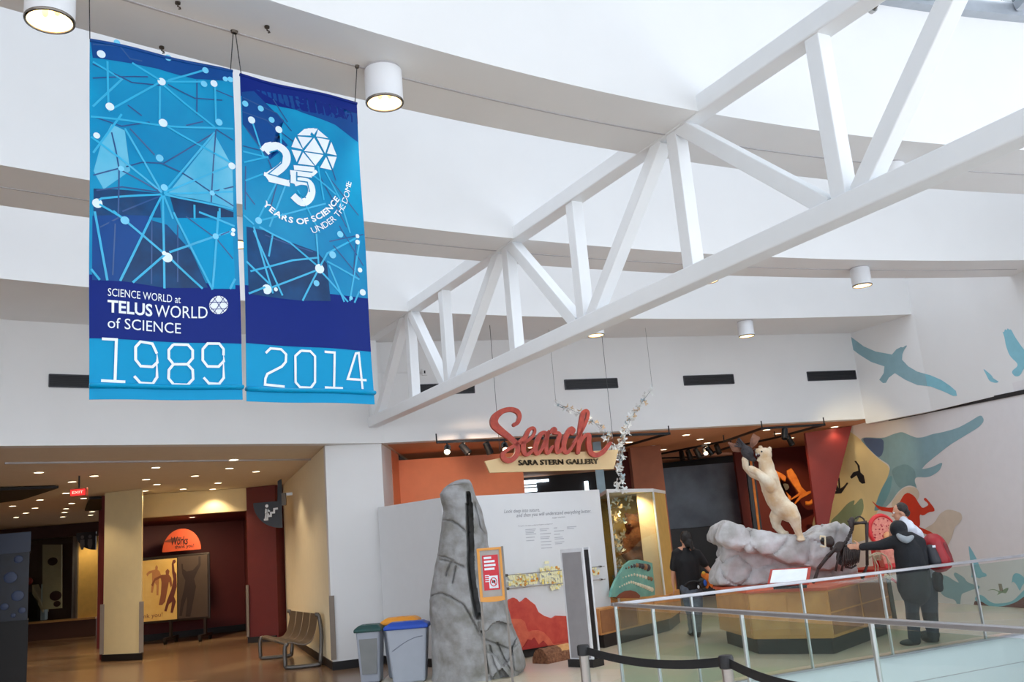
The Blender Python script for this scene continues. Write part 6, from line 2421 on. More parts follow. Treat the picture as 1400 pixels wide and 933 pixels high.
# ================================================================== PEOPLE
SKIN = mat('skin', (206, 152, 124), .5, var=.03)
HAIRB = mat('hair_black', (24, 20, 20), .5, bump=.4, bscale=120)
HAIRD = mat('hair_dark', (38, 28, 26), .5, bump=.4, bscale=120)
NAVY = mat('jacket_black', (22, 24, 30), .8, bump=.3, bscale=40)
TEE = mat('shirt_black', (20, 20, 24), .8, bump=.2, bscale=40)
DENIM = mat('denim', (104, 114, 128), .8, scale=20, rgb2=(84, 92, 106), bump=.3, bscale=120)
TROU = mat('trousers_dark', (34, 38, 50), .8, bump=.3, bscale=60)
SHOE = mat('shoe_dark', (30, 28, 30), .5)
WSH = mat('shirt_white', (214, 220, 232), .7, bump=.2, bscale=30)
GRYL = mat('hood_lining', (150, 156, 162), .8, scale=20, bump=.3)


def hand(mb, wrist, d, side, s=1.0, curl=.25):
    """palm with four fingers and a thumb; d points along the fingers, side towards the thumb"""
    d = V(d).normalized()
    side = (V(side) - d * V(side).dot(d)).normalized()
    nrm = d.cross(side)
    R = Matrix((side, d, nrm)).transposed()
    mb.ell(wrist + d * .045 * s, (.042 * s, .055 * s, .018 * s), R, seg=12)
    for i, (off, L) in enumerate(((.03, .07), (.01, .078), (-.01, .072), (-.028, .055))):
        a = wrist + d * .085 * s + side * off * s
        b = a + d * L * .55 * s - nrm * (curl * .03 * s)
        c = b + d * L * .45 * s - nrm * (curl * .06 * s)
        mb.limb([a, b, c], [.010 * s, .0095 * s, .008 * s], 8)
    a = wrist + d * .03 * s + side * .035 * s
    mb.limb([a, a + d * .03 * s + side * .03 * s, a + d * .06 * s + side * .038 * s], [.013 * s, .011 * s, .009 * s], 8)


def head(mb, c, face, up=(0, 0, 1), s=1.0):
    """head with nose, brow, chin and ears; face is where it looks"""
    f = V(face).normalized()
    u = (V(up) - f * V(up).dot(f)).normalized()
    r = f.cross(u)
    R = Matrix((r, f, u)).transposed()

    def q(a, b, c_):
        return c + (r * a + f * b + u * c_) * s
    mb.ell(q(0, -.012, .025), (.076 * s, .095 * s, .095 * s), R, seg=18)
    mb.ell(q(0, .028, -.035), (.056 * s, .062 * s, .075 * s), R, seg=14)
    mb.ell(q(0, .065, -.085), (.028 * s, .025 * s, .024 * s), R, seg=10)
    mb.limb([q(0, .086, .005), q(0, .106, -.025)], [.010 * s, .015 * s], 8)
    mb.limb([q(-.03, .082, .022), q(.03, .082, .022)], .011 * s, 8)
    mb.limb([q(-.018, .085, -.055), q(.018, .085, -.055)], .008 * s, 8)
    for k in (-1, 1):
        mb.ell(q(k * .078, -.008, -.01), (.012 * s, .022 * s, .034 * s), R, seg=10)
    return q


def shoes(parent, ank, d, name='shoe'):
    d = V((d[0], d[1], 0)).normalized()
    mb = MB()
    R = Matrix((V((-d.y, d.x, 0)) * -1, d, V((0, 0, 1)))).transposed()
    b = V((ank.x, ank.y, 0))
    mb.ell(b + d * .06 + V((0, 0, .045)), (.046, .14, .045), R, seg=14)
    mb.ell(b - d * .02 + V((0, 0, .06)), (.044, .06, .058), R, seg=12)
    g = fuse(mb, .012, 2)
    for p in g.v:
        p.z = max(p.z, .002)
    g.build(name, SHOE, parent=parent, smooth=True)


# ---- woman walking away into the gallery
oW, sW = (880, 700), 4.907


def wp(x, y, dy=0.0):
    return at_y(oW[0] + x / sW, oW[1] + y / sW, 15.4 + dy)


base = wp(350, 850)
wom = thing('person', 'person in black short sleeved shirt and jeans walking away, seen from behind', 'person', V((base.x, 15.4, 0)))
hd = wp(278, 185)
nk, ch, pv = wp(280, 238), wp(285, 330), wp(320, 530)
shL, shR = wp(215, 280), wp(355, 275)
elL, wrL = wp(196, 400), wp(198, 490, .03)
elR, wrR = wp(425, 375, .02), wp(478, 430, -.04)
hpL, hpR = wp(295, 545, .02), wp(355, 545, 0)
knL, anL = wp(318, 690, .05), wp(330, 800, .25)
knR, anR = wp(362, 690, -.06), wp(362, 830, 0)
anL.z, anR.z = .10, .09
mb = MB()
hq_ = head(mb, hd, (-.25, 1, 0))
mb.limb([hd - V((0, 0, .06)), nk, ch], [.052, .055, .1], 12)
mb.limb([ch, pv], [.12, .13], 14)
for a, b, c in ((shL, elL, wrL), (shR, elR, wrR)):
    mb.limb([nk.lerp(a, .5), a, a.lerp(b, .5), b, c], [.06, .05, .044, .037, .026], 10)
hand(mb, wrL, (.05, .1, -1), (0, 1, 0))
hand(mb, wrR, wrR - elR, (-.3, .6, .3), curl=.6)
for a, b, c in ((hpL, knL, anL), (hpR, knR, anR)):
    mb.limb([a, b, c], [.08, .052, .04], 12)
fuse(mb, .011, 2).build('body', SKIN, parent=wom, smooth=True)
mb = MB()
mb.limb([nk + V((0, 0, -.05)), ch, wp(300, 430), wp(310, 500)], [.075, .155, .15, .155], 16)
mb.limb([shL + V((.05, 0, 0)), shL, shL.lerp(elL, .8)], [.085, .075, .066], 12)
mb.limb([shR - V((.05, 0, 0)), shR, shR.lerp(elR, .75)], [.085, .075, .066], 12)
mb.limb([wp(235, 300), wp(260, 480)], [.08, .07], 12).limb([wp(340, 300), wp(350, 490)], [.08, .08], 12)
fuse(mb, .016, 3, lambda p: .006 * noise.noise(p * 9)).build('shirt', TEE, parent=wom, smooth=True)
mb = MB()
mb.limb([wp(300, 505), wp(325, 545)], [.145, .145], 14)
for a, b, c in ((hpL, knL, anL), (hpR, knR, anR)):
    mb.limb([a, a.lerp(b, .5), b, b.lerp(c, .5), c], [.105, .095, .075, .072, .07], 12)
fuse(mb, .016, 3, lambda p: .006 * noise.noise(p * 14)).build('trousers', DENIM, parent=wom, smooth=True)
shoes(wom, anL, (-.3, 1))
shoes(wom, anR, (-.3, 1))
mb = MB()
mb.ell(hd + V((.01, -.03, .03)), (.094, .1, .11), seg=16).ell(hd + V((.03, -.07, -.06)), (.075, .06, .09), seg=12).limb([hd + V((.05, -.09, -.04)), hd + V((.08, -.1, -.16))], [.05, .03], 8)
fuse(mb, .014, 2, lambda p: .006 * noise.noise(p * 30)).build('hair', HAIRB, parent=wom, smooth=True)

# bag and plush toy at her hip
bg_ = thing('hip_bag', 'small black hip bag with a blue patch behind the walking person', 'bag', wp(395, 515, -.1))
mb = MB()
mb.ell(wp(392, 480, -.12), (.085, .05, .085), seg=12)
fuse(mb, .014, 1).build('pouch', BLACK, parent=bg_, smooth=True)
MB().ell(wp(412, 478, -.16), (.03, .02, .05), seg=10).build('patch', mat('bag_blue', (36, 90, 190), .5), parent=bg_, smooth=True)
MB().ell(wp(368, 505, -.14), (.02, .02, .03), seg=8).build('tag', INK, parent=bg_, smooth=True)
MB().tube(catmull([wp(380, 470, -.16), wp(310, 470, -.17), wp(270, 500, -.14)], 4), .014, 6).build('strap', BLACK, parent=bg_, smooth=True)
pt = thing('plush_toy', 'orange and yellow plush toy held at the hip of the walking person', 'toy', wp(430, 505, -.05))
PLO = mat('plush_orange', (236, 130, 52), .9, bump=.4, bscale=60)
mb = MB()
mb.ell(wp(432, 450, -.06), (.075, .06, .085), seg=12).ell(wp(404, 425, -.06), (.05, .045, .05), seg=12).limb([wp(445, 440, -.06), wp(472, 430, -.05)], .03, 8).limb([wp(430, 480, -.06), wp(425, 505, -.06)], .03, 8).limb([wp(450, 480, -.06), wp(458, 500, -.06)], .028, 8)
fuse(mb, .012, 2).build('body', PLO, parent=pt, smooth=True)
MB().ell(wp(402, 412, -.08), (.03, .03, .03), seg=10).build('muzzle', mat('plush_yellow', (246, 190, 70), .9), parent=pt, smooth=True)

# ---- visitor in the black hooded jacket touching the skeleton
oX, sX = (1140, 660), 4.058


def xp(x, y, dy=0.0):
    return at_y(oX[0] + x / sX, oX[1] + y / sX, 12.42 + dy)


base = xp(450, 905)
man = thing('person', 'person in black hooded jacket reaching out an arm to touch the dark skeleton', 'person', V((base.x, 12.42, 0)))
hd = xp(345, 268, .05)
nk, ch, pv = xp(380, 300), xp(410, 380), xp(450, 560)
shL, shR = xp(355, 325, .0), xp(470, 330, .06)
elL, wrL = xp(255, 350, .12), xp(150, 358, .25)
elR, wrR = xp(500, 430, .12), xp(480, 520, .2)
hpL, hpR = xp(430, 580, .0), xp(500, 580, .05)
knL, anL = xp(438, 730, 0), xp(448, 870, 0)
knR, anR = xp(528, 730, .05), xp(555, 868, .1)
anL.z, anR.z = .09, .09
mb = MB()
head(mb, hd, (-.75, .55, -.35), (0, .2, 1))
mb.limb([hd + V((.04, 0, -.04)), nk, ch], [.055, .06, .11], 12)
mb.limb([ch, pv], [.13, .13], 14)
for a, b, c in ((shL, elL, wrL), (shR, elR, wrR)):
    mb.limb([nk.lerp(a, .5), a, a.lerp(b, .5), b, c], [.06, .055, .048, .04, .028], 10)
hand(mb, wrL, wrL - elL + V((0, .03, .03)), (0, 0, 1), 1.05, .3)
hand(mb, wrR, (-.1, .1, -1), (-1, .2, 0))
for a, b, c in ((hpL, knL, anL), (hpR, knR, anR)):
    mb.limb([a, b, c], [.085, .055, .042], 12)
fuse(mb, .011, 2).build('body', SKIN, parent=man, smooth=True)
mb = MB()
mb.limb([nk, ch, xp(430, 470), xp(445, 560), xp(450, 605)], [.10, .18, .185, .19, .19], 16)
mb.limb([xp(455, 340, .04), xp(480, 560, .04)], [.12, .14], 14).limb([xp(385, 350, 0), xp(410, 590, 0)], [.12, .13], 14)
mb.limb([nk.lerp(shL, .5), shL, shL.lerp(elL, .5), elL, elL.lerp(wrL, .92)], [.1, .092, .078, .066, .05], 14)
mb.limb([nk.lerp(shR, .5), shR, elR, elR.lerp(wrR, .9)], [.1, .09, .068, .055], 14)
fuse(mb, .016, 3, lambda p: .008 * noise.noise(p * 8)).build('jacket', NAVY, parent=man, smooth=True)
mb = MB()
mb.ell(hd + V((.025, -.03, .02)), (.115, .115, .12), seg=16).ell(xp(385, 300, -.04), (.11, .1, .08), seg=14)
hood = fuse(mb, .014, 2, lambda p: .008 * noise.noise(p * 14)).build('hood', NAVY, parent=man, smooth=True)
mb = MB()
mb.tube(catmull([xp(352, 288, -.14), xp(378, 310, -.18), xp(408, 318, -.17), xp(438, 300, -.1)], 4), [.02 + .028 * math.sin(PI * k / 12) for k in range(13)], 8)
mb.build('hood_lining', GRYL, parent=man, smooth=True)
mb = MB()
mb.limb([xp(440, 575), xp(470, 600, .03)], [.15, .15], 14)
for a, b, c in ((hpL, knL, anL), (hpR, knR, anR)):
    mb.limb([a, a.lerp(b, .5), b, b.lerp(c, .5), c], [.115, .1, .085, .08, .078], 12)
fuse(mb, .016, 3, lambda p: .007 * noise.noise(p * 10)).build('trousers', TROU, parent=man, smooth=True)
shoes(man, anL, (-1, .15))
shoes(man, anR, (-.5, .9))

# ---- man in the white shirt behind, turned to the left
def yp(x, y, dy=0.0):
    return at_y(oX[0] + x / sX, oX[1] + y / sX, 12.95 + dy)


base = yp(540, 895)
mn2 = thing('person', 'dark haired person in white shirt standing behind the black jacket, turned left', 'person', V((base.x, 12.95, 0)))
hd = yp(368, 168)
nk, ch, pv = yp(388, 215), yp(430, 290), yp(505, 545)
sh1, sh2 = yp(425, 262, -.16), yp(420, 262, .18)
el1, wr1 = yp(450, 400, -.1), yp(400, 470, -.05)
el2, wr2 = yp(440, 400, .2), yp(390, 460, .2)
hp1, hp2 = yp(525, 560, -.06), yp(520, 560, .1)
kn1, an1 = yp(545, 720, -.08), yp(560, 870, -.08)
kn2, an2 = yp(538, 720, .12), yp(556, 872, .16)
an1.z = an2.z = .09
mb = MB()
hq2 = head(mb, hd, (-1, .25, -.1), s=1.04)
mb.limb([hd + V((.03, 0, -.06)), nk, ch], [.055, .058, .1], 12)
mb.limb([ch, pv], [.13, .13], 14)
for a, b, c in ((sh1, el1, wr1), (sh2, el2, wr2)):
    mb.limb([nk.lerp(a, .5), a, a.lerp(b, .5), b, c], [.06, .055, .048, .04, .028], 10)
hand(mb, wr1, wr1 - el1, (0, 0, 1))
hand(mb, wr2, wr2 - el2, (0, 0, 1))
for a, b, c in ((hp1, kn1, an1), (hp2, kn2, an2)):
    mb.limb([a, b, c], [.085, .055, .042], 12)
fuse(mb, .011, 2).build('body', SKIN, parent=mn2, smooth=True)
for k in (-1, 1):
    MB().ell(hq2(k * .032, .082, .012), (.012, .012, .010), seg=8).build('eye', INK, parent=mn2, smooth=True)
    MB().ell(hq2(k * .032, .092, .012), (.006, .006, .006), seg=8).build('pupil', BLACK, parent=mn2, smooth=True)
mb = MB()
mb.limb([nk + V((.01, 0, -.04)), ch, ch.lerp(pv, .5), pv], [.085, .155, .155, .15], 16)
for a, b in ((sh1, el1), (sh2, el2)):
    mb.limb([nk.lerp(a, .5), a, a.lerp(b, .5), b], [.09, .085, .07, .06], 12)
mb.limb([nk + V((-.02, -.04, .02)), nk + V((.0, .05, .02))], .055, 10)
fuse(mb, .016, 3, lambda p: .006 * noise.noise(p * 10)).build('shirt', WSH, parent=mn2, smooth=True)
mb = MB()
mb.limb([yp(510, 540), yp(515, 570)], [.15, .15], 14)
for a, b, c in ((hp1, kn1, an1), (hp2, kn2, an2)):
    mb.limb([a, a.lerp(b, .5), b, b.lerp(c, .5), c], [.11, .1, .08, .076, .074], 12)
fuse(mb, .016, 3, lambda p: .006 * noise.noise(p * 10)).build('trousers', TROU, parent=mn2, smooth=True)
shoes(mn2, an1, (-.9, .3))
shoes(mn2, an2, (-.9, .3))
mb = MB()
mb.ell(hq2(0, -.03, .045), (.086, .1, .094), seg=16).ell(hq2(0, -.06, -.015), (.072, .055, .06), seg=12)
hr = fuse(mb, .013, 2, lambda p: .004 * noise.noise(p * 40))
hr.build('hair', HAIRD, parent=mn2, smooth=True)

# red and black backpack on his back
bk = thing('backpack', 'red and black backpack on the back of the white shirted person', 'backpack', yp(570, 480, -.25))
BRED = mat('pack_red', (158, 28, 36), .5, var=.06)
BGRY = mat('pack_grey', (52, 52, 58), .6)
mb = MB()
mb.limb([yp(555, 345, -.3), yp(585, 430, -.3)], [.15, .17], 14)
g = fuse(mb, .016, 2, lambda p: .008 * noise.noise(p * 9))
g.build('main_bag', BRED, parent=bk, smooth=True)
mb = MB()
mb.limb([yp(535, 375, -.43), yp(560, 440, -.45)], [.075, .085], 12)
fuse(mb, .014, 2).build('front_pocket', BGRY, parent=bk, smooth=True)
mb = MB()
mb.limb([yp(610, 345, -.4), yp(640, 440, -.38)], [.045, .06], 10)
fuse(mb, .014, 2).build('side_pocket', mat('pack_dark_red', (120, 24, 30), .5), parent=bk, smooth=True)
MB().tube(catmull([yp(505, 320, -.42), yp(495, 380, -.46), yp(505, 450, -.44)], 4), .018, 6, flat=.4).build('strap', BRED, parent=bk, smooth=True)
MB().tube(catmull([yp(530, 310, -.3), yp(545, 295, -.3), yp(560, 312, -.3)], 4), .012, 6).build('grab_handle', BGRY, parent=bk, smooth=True)
MB().box((-.02, -.006, -.014), (.02, .006, .014), Matrix.Translation(yp(555, 355, -.50))).build('badge', INK, parent=bk)
sb_ = thing('shoulder_bag', 'dark soft bag hanging below the red backpack', 'bag', xp(580, 600, .25))
mb = MB()
mb.limb([xp(575, 520, .3), xp(585, 585, .28)], [.07, .06], 10)
fuse(mb, .016, 2, lambda p: .01 * noise.noise(p * 12)).build('pouch', NAVY, parent=sb_, smooth=True)
MB().tube([xp(575, 510, .3), xp(545, 420, .35), xp(500, 330, .3)], .012, 6).build('strap', NAVY, parent=sb_)
# small red cord end lying at the pedestal edge
rc = thing('red_wand', 'red gripped wand with a pale tip hanging at the pedestal edge', 'tool', xp(325, 560, .42))
MB().tube([xp(310, 530, .42), xp(370, 565, .42)], .018, 8).build('grip', CRED, parent=rc, smooth=True)
MB().limb([xp(290, 518, .42), xp(312, 532, .42)], [.03, .022], 8).build('tip', PALE, parent=rc, smooth=True)

# ================================================================== LEFT HALL: BOARD, SIGNS, TOWER, STORE FRONT
YV = 24.0
oV, sV = (180, 720), 5.833


def vq(x, y, dy=0.0):
    return at_y(oV[0] + x / sV, oV[1] + y / sV, YV + dy)


vb = vq(330, 900)
vol = thing('thanks_board', 'framed wheeled board with running figures and thank you lettering in the maroon alcove', 'board', V((vb.x, YV, 0)))
VFR = mat('board_frame', (62, 54, 52), .4, .5)
VYE = mat('board_yellow', (240, 206, 128), .5, scale=4, rgb2=(232, 192, 110))
x0, x1 = vq(-150, 500).x, vq(625, 500).x
z0, z1 = vq(300, 765).z, vq(300, 232).z
MB().box((x0, YV, z0), (x1, YV + .06, z1)).build('frame', VFR, parent=vol, bevel=.06)
xm = vq(362, 500).x
MB().box((x0 + .06, YV - .012, z0 + .06), (xm, YV, z1 - .08)).build('poster', VYE, parent=vol)
MB().box((xm + .02, YV - .012, z0 + .06), (x1 - .06, YV, z1 - .06)).build('dark_panel', mat('board_dark', (84, 72, 66), .35), parent=vol, bevel=.03)
FIG = [mat('figure_tan', (196, 138, 92), .6), mat('figure_brown', (146, 90, 66), .6), mat('figure_maroon', (108, 56, 50), .6), mat('figure_dark', (52, 40, 40), .6)]


def runner(pts, k, lift):
    mb = MB()
    mb.poly([vq(x, y) + V((0, -lift, 0)) for x, y in pts])
    mb.build('figure', FIG[k], parent=vol)


runner([(190, 325), (200, 308), (212, 325), (208, 345), (225, 360), (240, 400), (232, 420), (222, 400), (220, 440), (215, 550), (200, 550), (200, 470), (185, 450), (170, 530), (155, 528), (165, 440), (165, 370), (140, 380), (128, 400), (118, 380), (140, 358), (190, 345)], 0, .015)
runner([(272, 358), (288, 338), (304, 355), (298, 385), (318, 410), (325, 470), (315, 490), (300, 440), (292, 480), (270, 600), (245, 628), (218, 628), (235, 540), (240, 450), (235, 410), (190, 435), (170, 480), (158, 468), (185, 415), (240, 388), (275, 385)], 1, .017)
runner([(322, 300), (330, 270), (350, 265), (355, 285), (338, 300), (345, 360), (358, 380), (362, 480), (340, 560), (355, 600), (330, 690), (312, 688), (325, 600), (300, 620), (280, 678), (262, 676), (285, 590), (320, 500), (335, 420), (325, 370)], 2, .018)
runner([(398, 300), (410, 300), (412, 340), (440, 360), (490, 350), (535, 300), (535, 240), (552, 240), (552, 310), (520, 370), (500, 420), (515, 480), (500, 560), (470, 720), (432, 720), (445, 600), (440, 560), (415, 640), (402, 715), (382, 715), (395, 600), (420, 500), (430, 430), (405, 380)], 3, .017)
mb = MB()
put_text(mb, 'thank you!', vq(28, 742) + V((0, -.016, 0)), vq(248, 718) + V((0, -.016, 0)), UPV, (0, -1, 0), height=.1)
mb.build('lettering', FIG[1], parent=vol)
MB().box((x0 + .1, YV - .015, z0 + .5), (vq(85, 500).x, YV - .012, z1 - .5)).build('orange_strip', OFR, parent=vol)
SGO = mat('thanks_sign_orange', (196, 84, 54), .5, var=.05)
c = vq(398, 195)
c2_ = [c + V((.50 * math.cos(PI * k / 18), 0, .56 * math.sin(PI * k / 18))) for k in range(19)]
MB().prism(c2_, (0, .03, 0)).build('topper', SGO, parent=vol)
mb = MB()
put_text(mb, 'thank you!', vq(345, 178) + V((0, -.006, 0)), vq(498, 165) + V((0, -.006, 0)), UPV, (0, -1, 0), height=.085, bold=.015)
put_text(mb, 'Works', vq(318, 150) + V((0, -.02, 0)), vq(452, 140) + V((0, -.02, 0)), UPV, (0, -1, 0), height=.2, bold=.02, shear=.2)
mb.build('topper_lettering', mat('sign_dark', (60, 34, 34), .5), parent=vol)
MB().prism([vq(250, 125) + V((0, -.012, 0)), vq(330, 92) + V((0, -.012, 0)), vq(400, 85) + V((0, -.012, 0)), vq(395, 105) + V((0, -.012, 0)), vq(330, 128) + V((0, -.012, 0))], (0, .012, 0)).build('topper_swash', mat('sign_brown', (120, 62, 48), .5), parent=vol)
for x in (310, 585):
    q = vq(x, 800)
    MB().box((q.x - .03, YV - .02, .12), (q.x + .03, YV + .08, z0 + .02)).build('leg', VFR, parent=vol)
    MB().box((q.x - .04, YV - .4, .10), (q.x + .04, YV + .45, .16)).build('foot', VFR, parent=vol)
    for dy in (-.34, .38):
        MB().tube([V((q.x - .03, YV + dy, .065)), V((q.x + .03, YV + dy, .065))], .065, 14).build('wheel', BLACK, parent=vol, smooth=40)

ad = V((-8.3, 23.0, 3.03))  # unseen lamp added in the alcove to brighten the board
dup(dl0, ad, 'unseen round downlight added inside the maroon alcove to light the thanks board')
spot(ad - V((0, 0, .05)), V((-8.9, 24.4, .8)), 150, 130, (1, .76, .46), .6, .08)
# stair sign: quarter disc blade on the warm column wall
SNV = mat('sign_navy', (18, 22, 36), .4)
stp = at_y(384, 686, 19.6)
ys = 19.6
sg = thing('stair_sign', 'black quarter round blade sign with a white climbing figure on stairs', 'sign', V((stp.x, ys, at_y(384, 722, ys).z)))
s0, s1, s2 = at_y(385, 685, ys), at_y(346, 686.5, ys), at_y(384.5, 722, ys)
rw, rh = (s0 - s1).x, (s0 - s2).z
pts = [V((s0.x, ys, s0.z))] + [V((s0.x - rw * math.cos(PI / 2 * k / 14), ys, s0.z - rh * math.sin(PI / 2 * k / 14))) for k in range(15)]
MB().prism(pts, (0, .04, 0)).build('blade', SNV, parent=sg)


def sq(x, y):
    return at_y(320 + x / 2.5025, 560 + y / 2.5025, ys - .006)


MB().ribbon([sq(102, 378), sq(114, 377), sq(114, 366), sq(126, 365), sq(126, 354), sq(137, 353), sq(137, 341), sq(150, 339)], .04, (0, 1, 0)).build('stairs_mark', INK, parent=sg)
mb = MB()
mb.ribbon([sq(112, 340), sq(110, 356)], .06, (0, 1, 0)).ribbon([sq(111, 354), sq(108, 376)], .045, (0, 1, 0)).ribbon([sq(111, 354), sq(118, 362)], .045, (0, 1, 0)).ribbon([sq(112, 342), sq(122, 350)], .035, (0, 1, 0)).disc(sq(112, 331), (1, 0, 0), (0, 0, 1), .035, 12)
mb.build('person_mark', INK, parent=sg)
MB().box((s0.x, ys, s0.z - .1), (s0.x + .09, ys + .05, s0.z + .16)).build('bracket', DSTEEL, parent=sg)
b2 = at_y(380, 677, ys + .5)
sg2 = thing('sign_blade', 'narrow dark blade sign seen edge on just above the stair sign', 'sign', b2 - V((0, 0, .2)))
MB().prism([b2 + V((0, 0, .3)), b2 + V((.08, 0, .34)), b2 + V((.1, 0, -.25)), b2 + V((-.02, 0, -.2))], (0, .04, 0)).build('blade', SNV, parent=sg2)
MB().bar(b2 + V((.05, .02, .0)), V((-4.7, b2.y + .02, b2.z)), .03, .06, UPV).build('bracket', STEEL, parent=sg2)

# exit sign hanging from the hall ceiling
e0, e1 = at_y(95, 680, 16.4), at_y(118, 667, 16.4)
ex = thing('exit_sign', 'red lit exit sign hanging from the hall ceiling', 'sign', V(((e0.x + e1.x) / 2, 16.4, e0.z)))
MB().box((e0.x, 16.4, e0.z), (e1.x, 16.48, e1.z)).build('housing', mat('exit_housing', (190, 90, 70), .4), parent=ex, bevel=.01)
MB().box((e0.x + .02, 16.392, e0.z + .02), (e1.x - .02, 16.4, e1.z - .02)).build('face', glow('exit_red', (235, 40, 40), 1.2), parent=ex)
mb = MB()
put_text(mb, 'EXIT', V((e0.x + .05, 16.388, e0.z + .05)), V((e1.x - .05, 16.388, e0.z + .05)), UPV, (0, -1, 0), height=e1.z - e0.z - .1, bold=.02)
mb.build('lettering', glow('exit_letters', (255, 190, 170), 1.2), parent=ex)
MB().tube([V(((e0.x + e1.x) / 2, 16.44, e1.z)), V(((e0.x + e1.x) / 2, 16.44, ZL))], .015, 8).build('hanger', DARK, parent=ex)

# restroom blade sign deeper in the hall
yr = 26.5
s0, s1, s2 = at_y(131, 727, yr), at_y(104, 728, yr), at_y(130, 752, yr)
rw, rh = (s0 - s1).x, (s0 - s2).z
rs = thing('restroom_sign', 'black quarter round blade sign with faint figures deeper in the hall', 'sign', V((s0.x, yr, s2.z)))
pts = [V((s0.x, yr, s0.z))] + [V((s0.x - rw * math.cos(PI / 2 * k / 12), yr, s0.z - rh * math.sin(PI / 2 * k / 12))) for k in range(13)]
MB().prism(pts, (0, .05, 0)).build('blade', SNV, parent=rs)
GM = mat('sign_grey', (84, 84, 92), .5)
for dx in (-.16, .06):
    mb = MB()
    q = V((s0.x - .22 + dx, yr - .008, s0.z - .3))
    mb.disc(q + V((0, 0, .17)), (1, 0, 0), (0, 0, 1), .05, 10).prism([q + V((-.06, 0, .1)), q + V((.06, 0, .1)), q + V((.07, 0, -.05)), q + V((.03, 0, -.18)), q + V((-.03, 0, -.18)), q + V((-.07, 0, -.05))], (0, .004, 0))
    mb.build('figure_mark', GM, parent=rs)
MB().bar(V((s0.x, yr + .03, s0.z - .1)), V((-9.2, yr + .03, s0.z - .1)), .05, .06, UPV).build('bracket', DSTEEL, parent=rs)

# dark blue display tower at the left edge
yt = 17.2
t0, t1 = at_y(-40, 860, yt), at_y(38.5, 860, yt)
ztw = at_y(20, 729, yt).z
tw = thing('display_tower', 'dark blue display tower with bubble pattern at the left edge of the hall', 'kiosk', V(((t0.x + t1.x) / 2, yt + .5, 0)))
TWB = mat('tower_blue', (22, 30, 48), .35, scale=5, rgb2=(12, 16, 28))
TWD = mat('tower_dark', (9, 10, 14), .5)
zm, zh = at_y(36, 848, yt).z, at_y(38, 755, yt).z
tv = V((t1.x, yt, 0)).normalized()


def tower(z0, z1, ins, nm, mt):
    f = [V((t0.x, yt + ins, z0)), V((t1.x - ins, yt + ins, z0)), V((t1.x - ins, yt + ins, z0)) + tv * .9, V((t0.x, yt + .9, z0))]
    MB().prism(f, (0, 0, z1 - z0)).build(nm, mt, parent=tw)


tower(0, zm, 0, 'base', TWD)
tower(zm, zh, .04, 'lit_panel', TWB)
tower(zh, ztw, 0, 'head', mat('tower_head', (40, 52, 76), .35, scale=3))
for (x, y, r) in ((25, 765, .09), (14, 790, .13), (24, 815, .12), (30, 835, .07), (6, 830, .08), (18, 842, .05)):
    q = at_y(x, y, yt + .03)
    MB().ell(q, (r, .01, r * .8), seg=12).build('bubble_print', mat('tower_bubble', (52, 66, 98), .4), parent=tw)

# store front at the far end
ysf = 30.0


def fq_(x, y, dy=0.0):
    return at_y(x, y, ysf + dy)


struct(MB().box((fq_(-60, 800).x, ysf + 1.5, 0), (fq_(142, 800).x, ysf + 1.7, ZL)).build('wall_store_back', mat('store_back', (96, 66, 60), .6)))
a, b = fq_(38, 862), fq_(131, 855)
kb = struct(MB().box((a.x - 3, ysf, 0), (b.x, ysf + .5, .52)).build('wall_store_kerb', mat('store_kerb', (92, 62, 52), .5)))
struct(MB().box((a.x - 3, ysf - .04, .52), (b.x, ysf + .5, .58)).build('trim_9', mat('store_sill', (198, 150, 96), .4)))
zt0 = fq_(80, 735).z
struct(MB().box((a.x - 3, ysf - .1, zt0), (b.x + .3, ysf + .6, ZL)).build('wall_store_header', mat('store_header', (70, 46, 44), .5)))
mb = MB().box((fq_(105, 800).x, ysf + .1, .58), (fq_(131, 800).x, ysf + .2, zt0))
tag(mb.build('yellow_panel', mat('store_yellow', (226, 184, 100), .5), origin=(fq_(118, 800).x, ysf + .15, .58)), 'tall yellow panel at the right end of the far store front', 'panel')
wp_ = thing('poster_panel', 'tall white poster panel with round prints behind the far store glass', 'panel', V((fq_(72, 830).x, ysf + .7, .58)))
MB().prism([fq_(58, 745, .7), fq_(84, 745, .7), fq_(84, 832, .7), fq_(58, 834, .7)], (0, .06, 0)).build('panel', mat('poster_cream', (214, 190, 160), .5), parent=wp_)
for x, y, r in ((72, 768, .17), (76, 815, .2), (78, 826, .12)):
    MB().ell(fq_(x, y, .69), (r, .012, r * .8), seg=12).build('round_print', mat('poster_maroon', (70, 34, 40), .5), parent=wp_)
tb_ = thing('store_table', 'pale sloping display table behind the far store glass', 'table', V((fq_(52, 820).x, ysf + .8, .58)))
MB().prism([fq_(44, 800, .8), fq_(58, 830, .8), fq_(58, 838, .8), fq_(44, 812, .8)], (0, .4, 0)).build('table_top', mat('poster_cream', (214, 190, 160), .5), parent=tb_)
MB().prism([fq_(40, 810, .8), fq_(52, 822, .8), V((fq_(52, 822, .8).x, ysf + .8, .58)), V((fq_(40, 822, .8).x, ysf + .8, .58))], (0, .3, 0)).build('stand', DARK, parent=tb_)
mb = MB().ell(fq_(40, 795, 1.0), (.12, .1, .12), seg=10)
dq = thing('store_figure', 'small red and white shop display figure behind the far store glass', 'figurine', V((fq_(40, 835, 1.0).x, ysf + 1, .58)))
mb.build('head', REDP, parent=dq, smooth=True)
MB().box((fq_(36, 800).x, ysf + .9, .58), (fq_(43, 800).x, ysf + 1.1, fq_(40, 800).z)).build('body', WSH, parent=dq, bevel=.03)
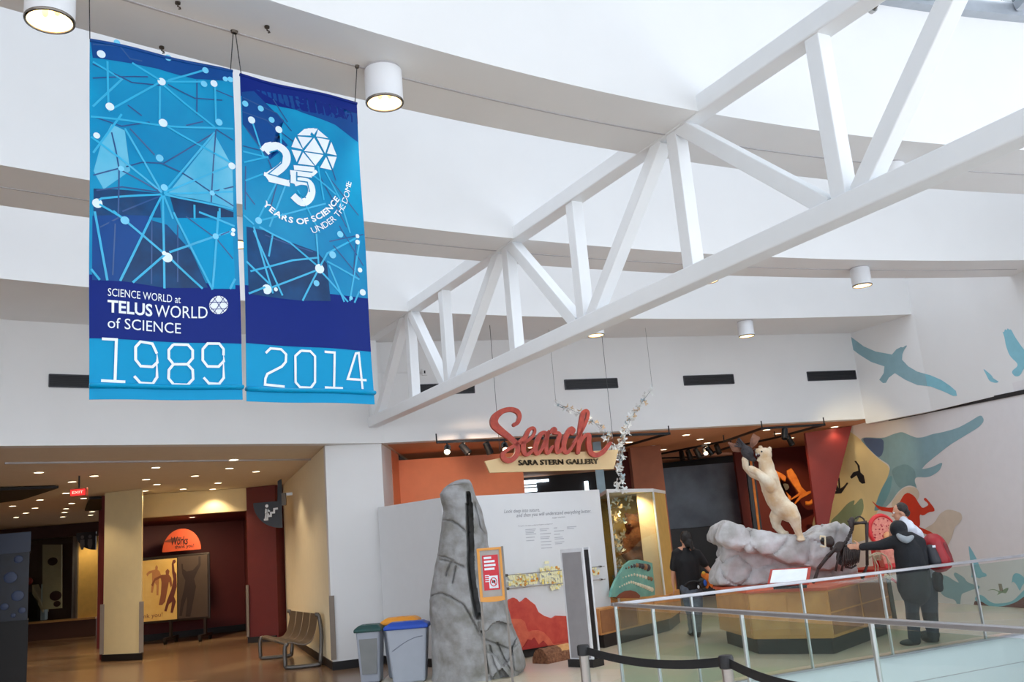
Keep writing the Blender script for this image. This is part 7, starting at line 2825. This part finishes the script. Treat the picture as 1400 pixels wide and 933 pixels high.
for x in (100, 104):
    q = fq_(x, 800, .02)
    struct(MB().box((q.x - .04, ysf + .02, .58), (q.x + .04, ysf + .12, zt0)).build('trim_10', STEEL))
struct(MB().box((a.x - 2, ysf + .05, .58), (fq_(100, 800).x, ysf + .06, zt0)).build('window_4', GLS))
spot(V((fq_(75, 800).x, ysf + .4, ZL - .3)), V((fq_(75, 800).x, ysf + .9, .8)), 320, 110, (1, .8, .55), .8, .1)
spot(V((fq_(118, 800).x, ysf - .6, ZL - .2)), V((fq_(118, 800).x, ysf + .2, 1.2)), 70, 80, (1, .8, .5), .8, .1)
# black ceiling baffles
BF = mat('baffle_black', (16, 16, 18), .6)
q = [at_z(x, y, ZL - .06) for x, y in ((-30, 672), (80, 668), (30, 684), (-30, 692))]
tag(MB().prism([p for p in q], (0, 0, .05)).build('ceiling_baffle', BF, origin=q[1]), 'black triangular ceiling baffle at the left edge of the hall', 'baffle')
q = [at_z(x, y, ZL - .06) for x, y in ((122, 683), (141, 682), (141, 698), (116, 699))]
tag(MB().prism([p for p in q], (0, 0, .05)).build('ceiling_baffle', BF, origin=q[0]), 'small black ceiling baffle beside the free standing column', 'baffle')
# glowing panes that stand for window reflections far behind the sign
REFLW = glow('window_reflection', (224, 240, 250), 3.0)
yw = 26.35
for i, (xa, ya, xb, yb, lab) in enumerate(((711, 656, 733, 674, 'bright window reflection under the gallery sign'), (733, 655, 750, 660, 'narrow bright strip of reflection right of the bright one'), (800, 658, 804, 672, 'thin pale reflection strip left of the blue post'))):
    a, b = at_y(xa, yb, yw), at_y(xb, ya, yw)
    t = struct(MB().box((a.x, yw, a.z), (b.x, yw + .05, b.z)).build('window_%d' % (5 + i), REFLW))
    if i == 0:
        for f in (.3, .55):
            struct(MB().box((a.x, yw - .03, a.z + (b.z - a.z) * f), (b.x, yw, a.z + (b.z - a.z) * f + .04)).build('window_frame', ALU, parent=t))
a, b = at_y(817, 672, 18.2), at_y(825.5, 645, 18.2)
struct(MB().box((a.x, 18.2, 0), (b.x, 18.3, ZL)).build('trim_11', mat('post_pale_blue', (150, 180, 196), .4)))
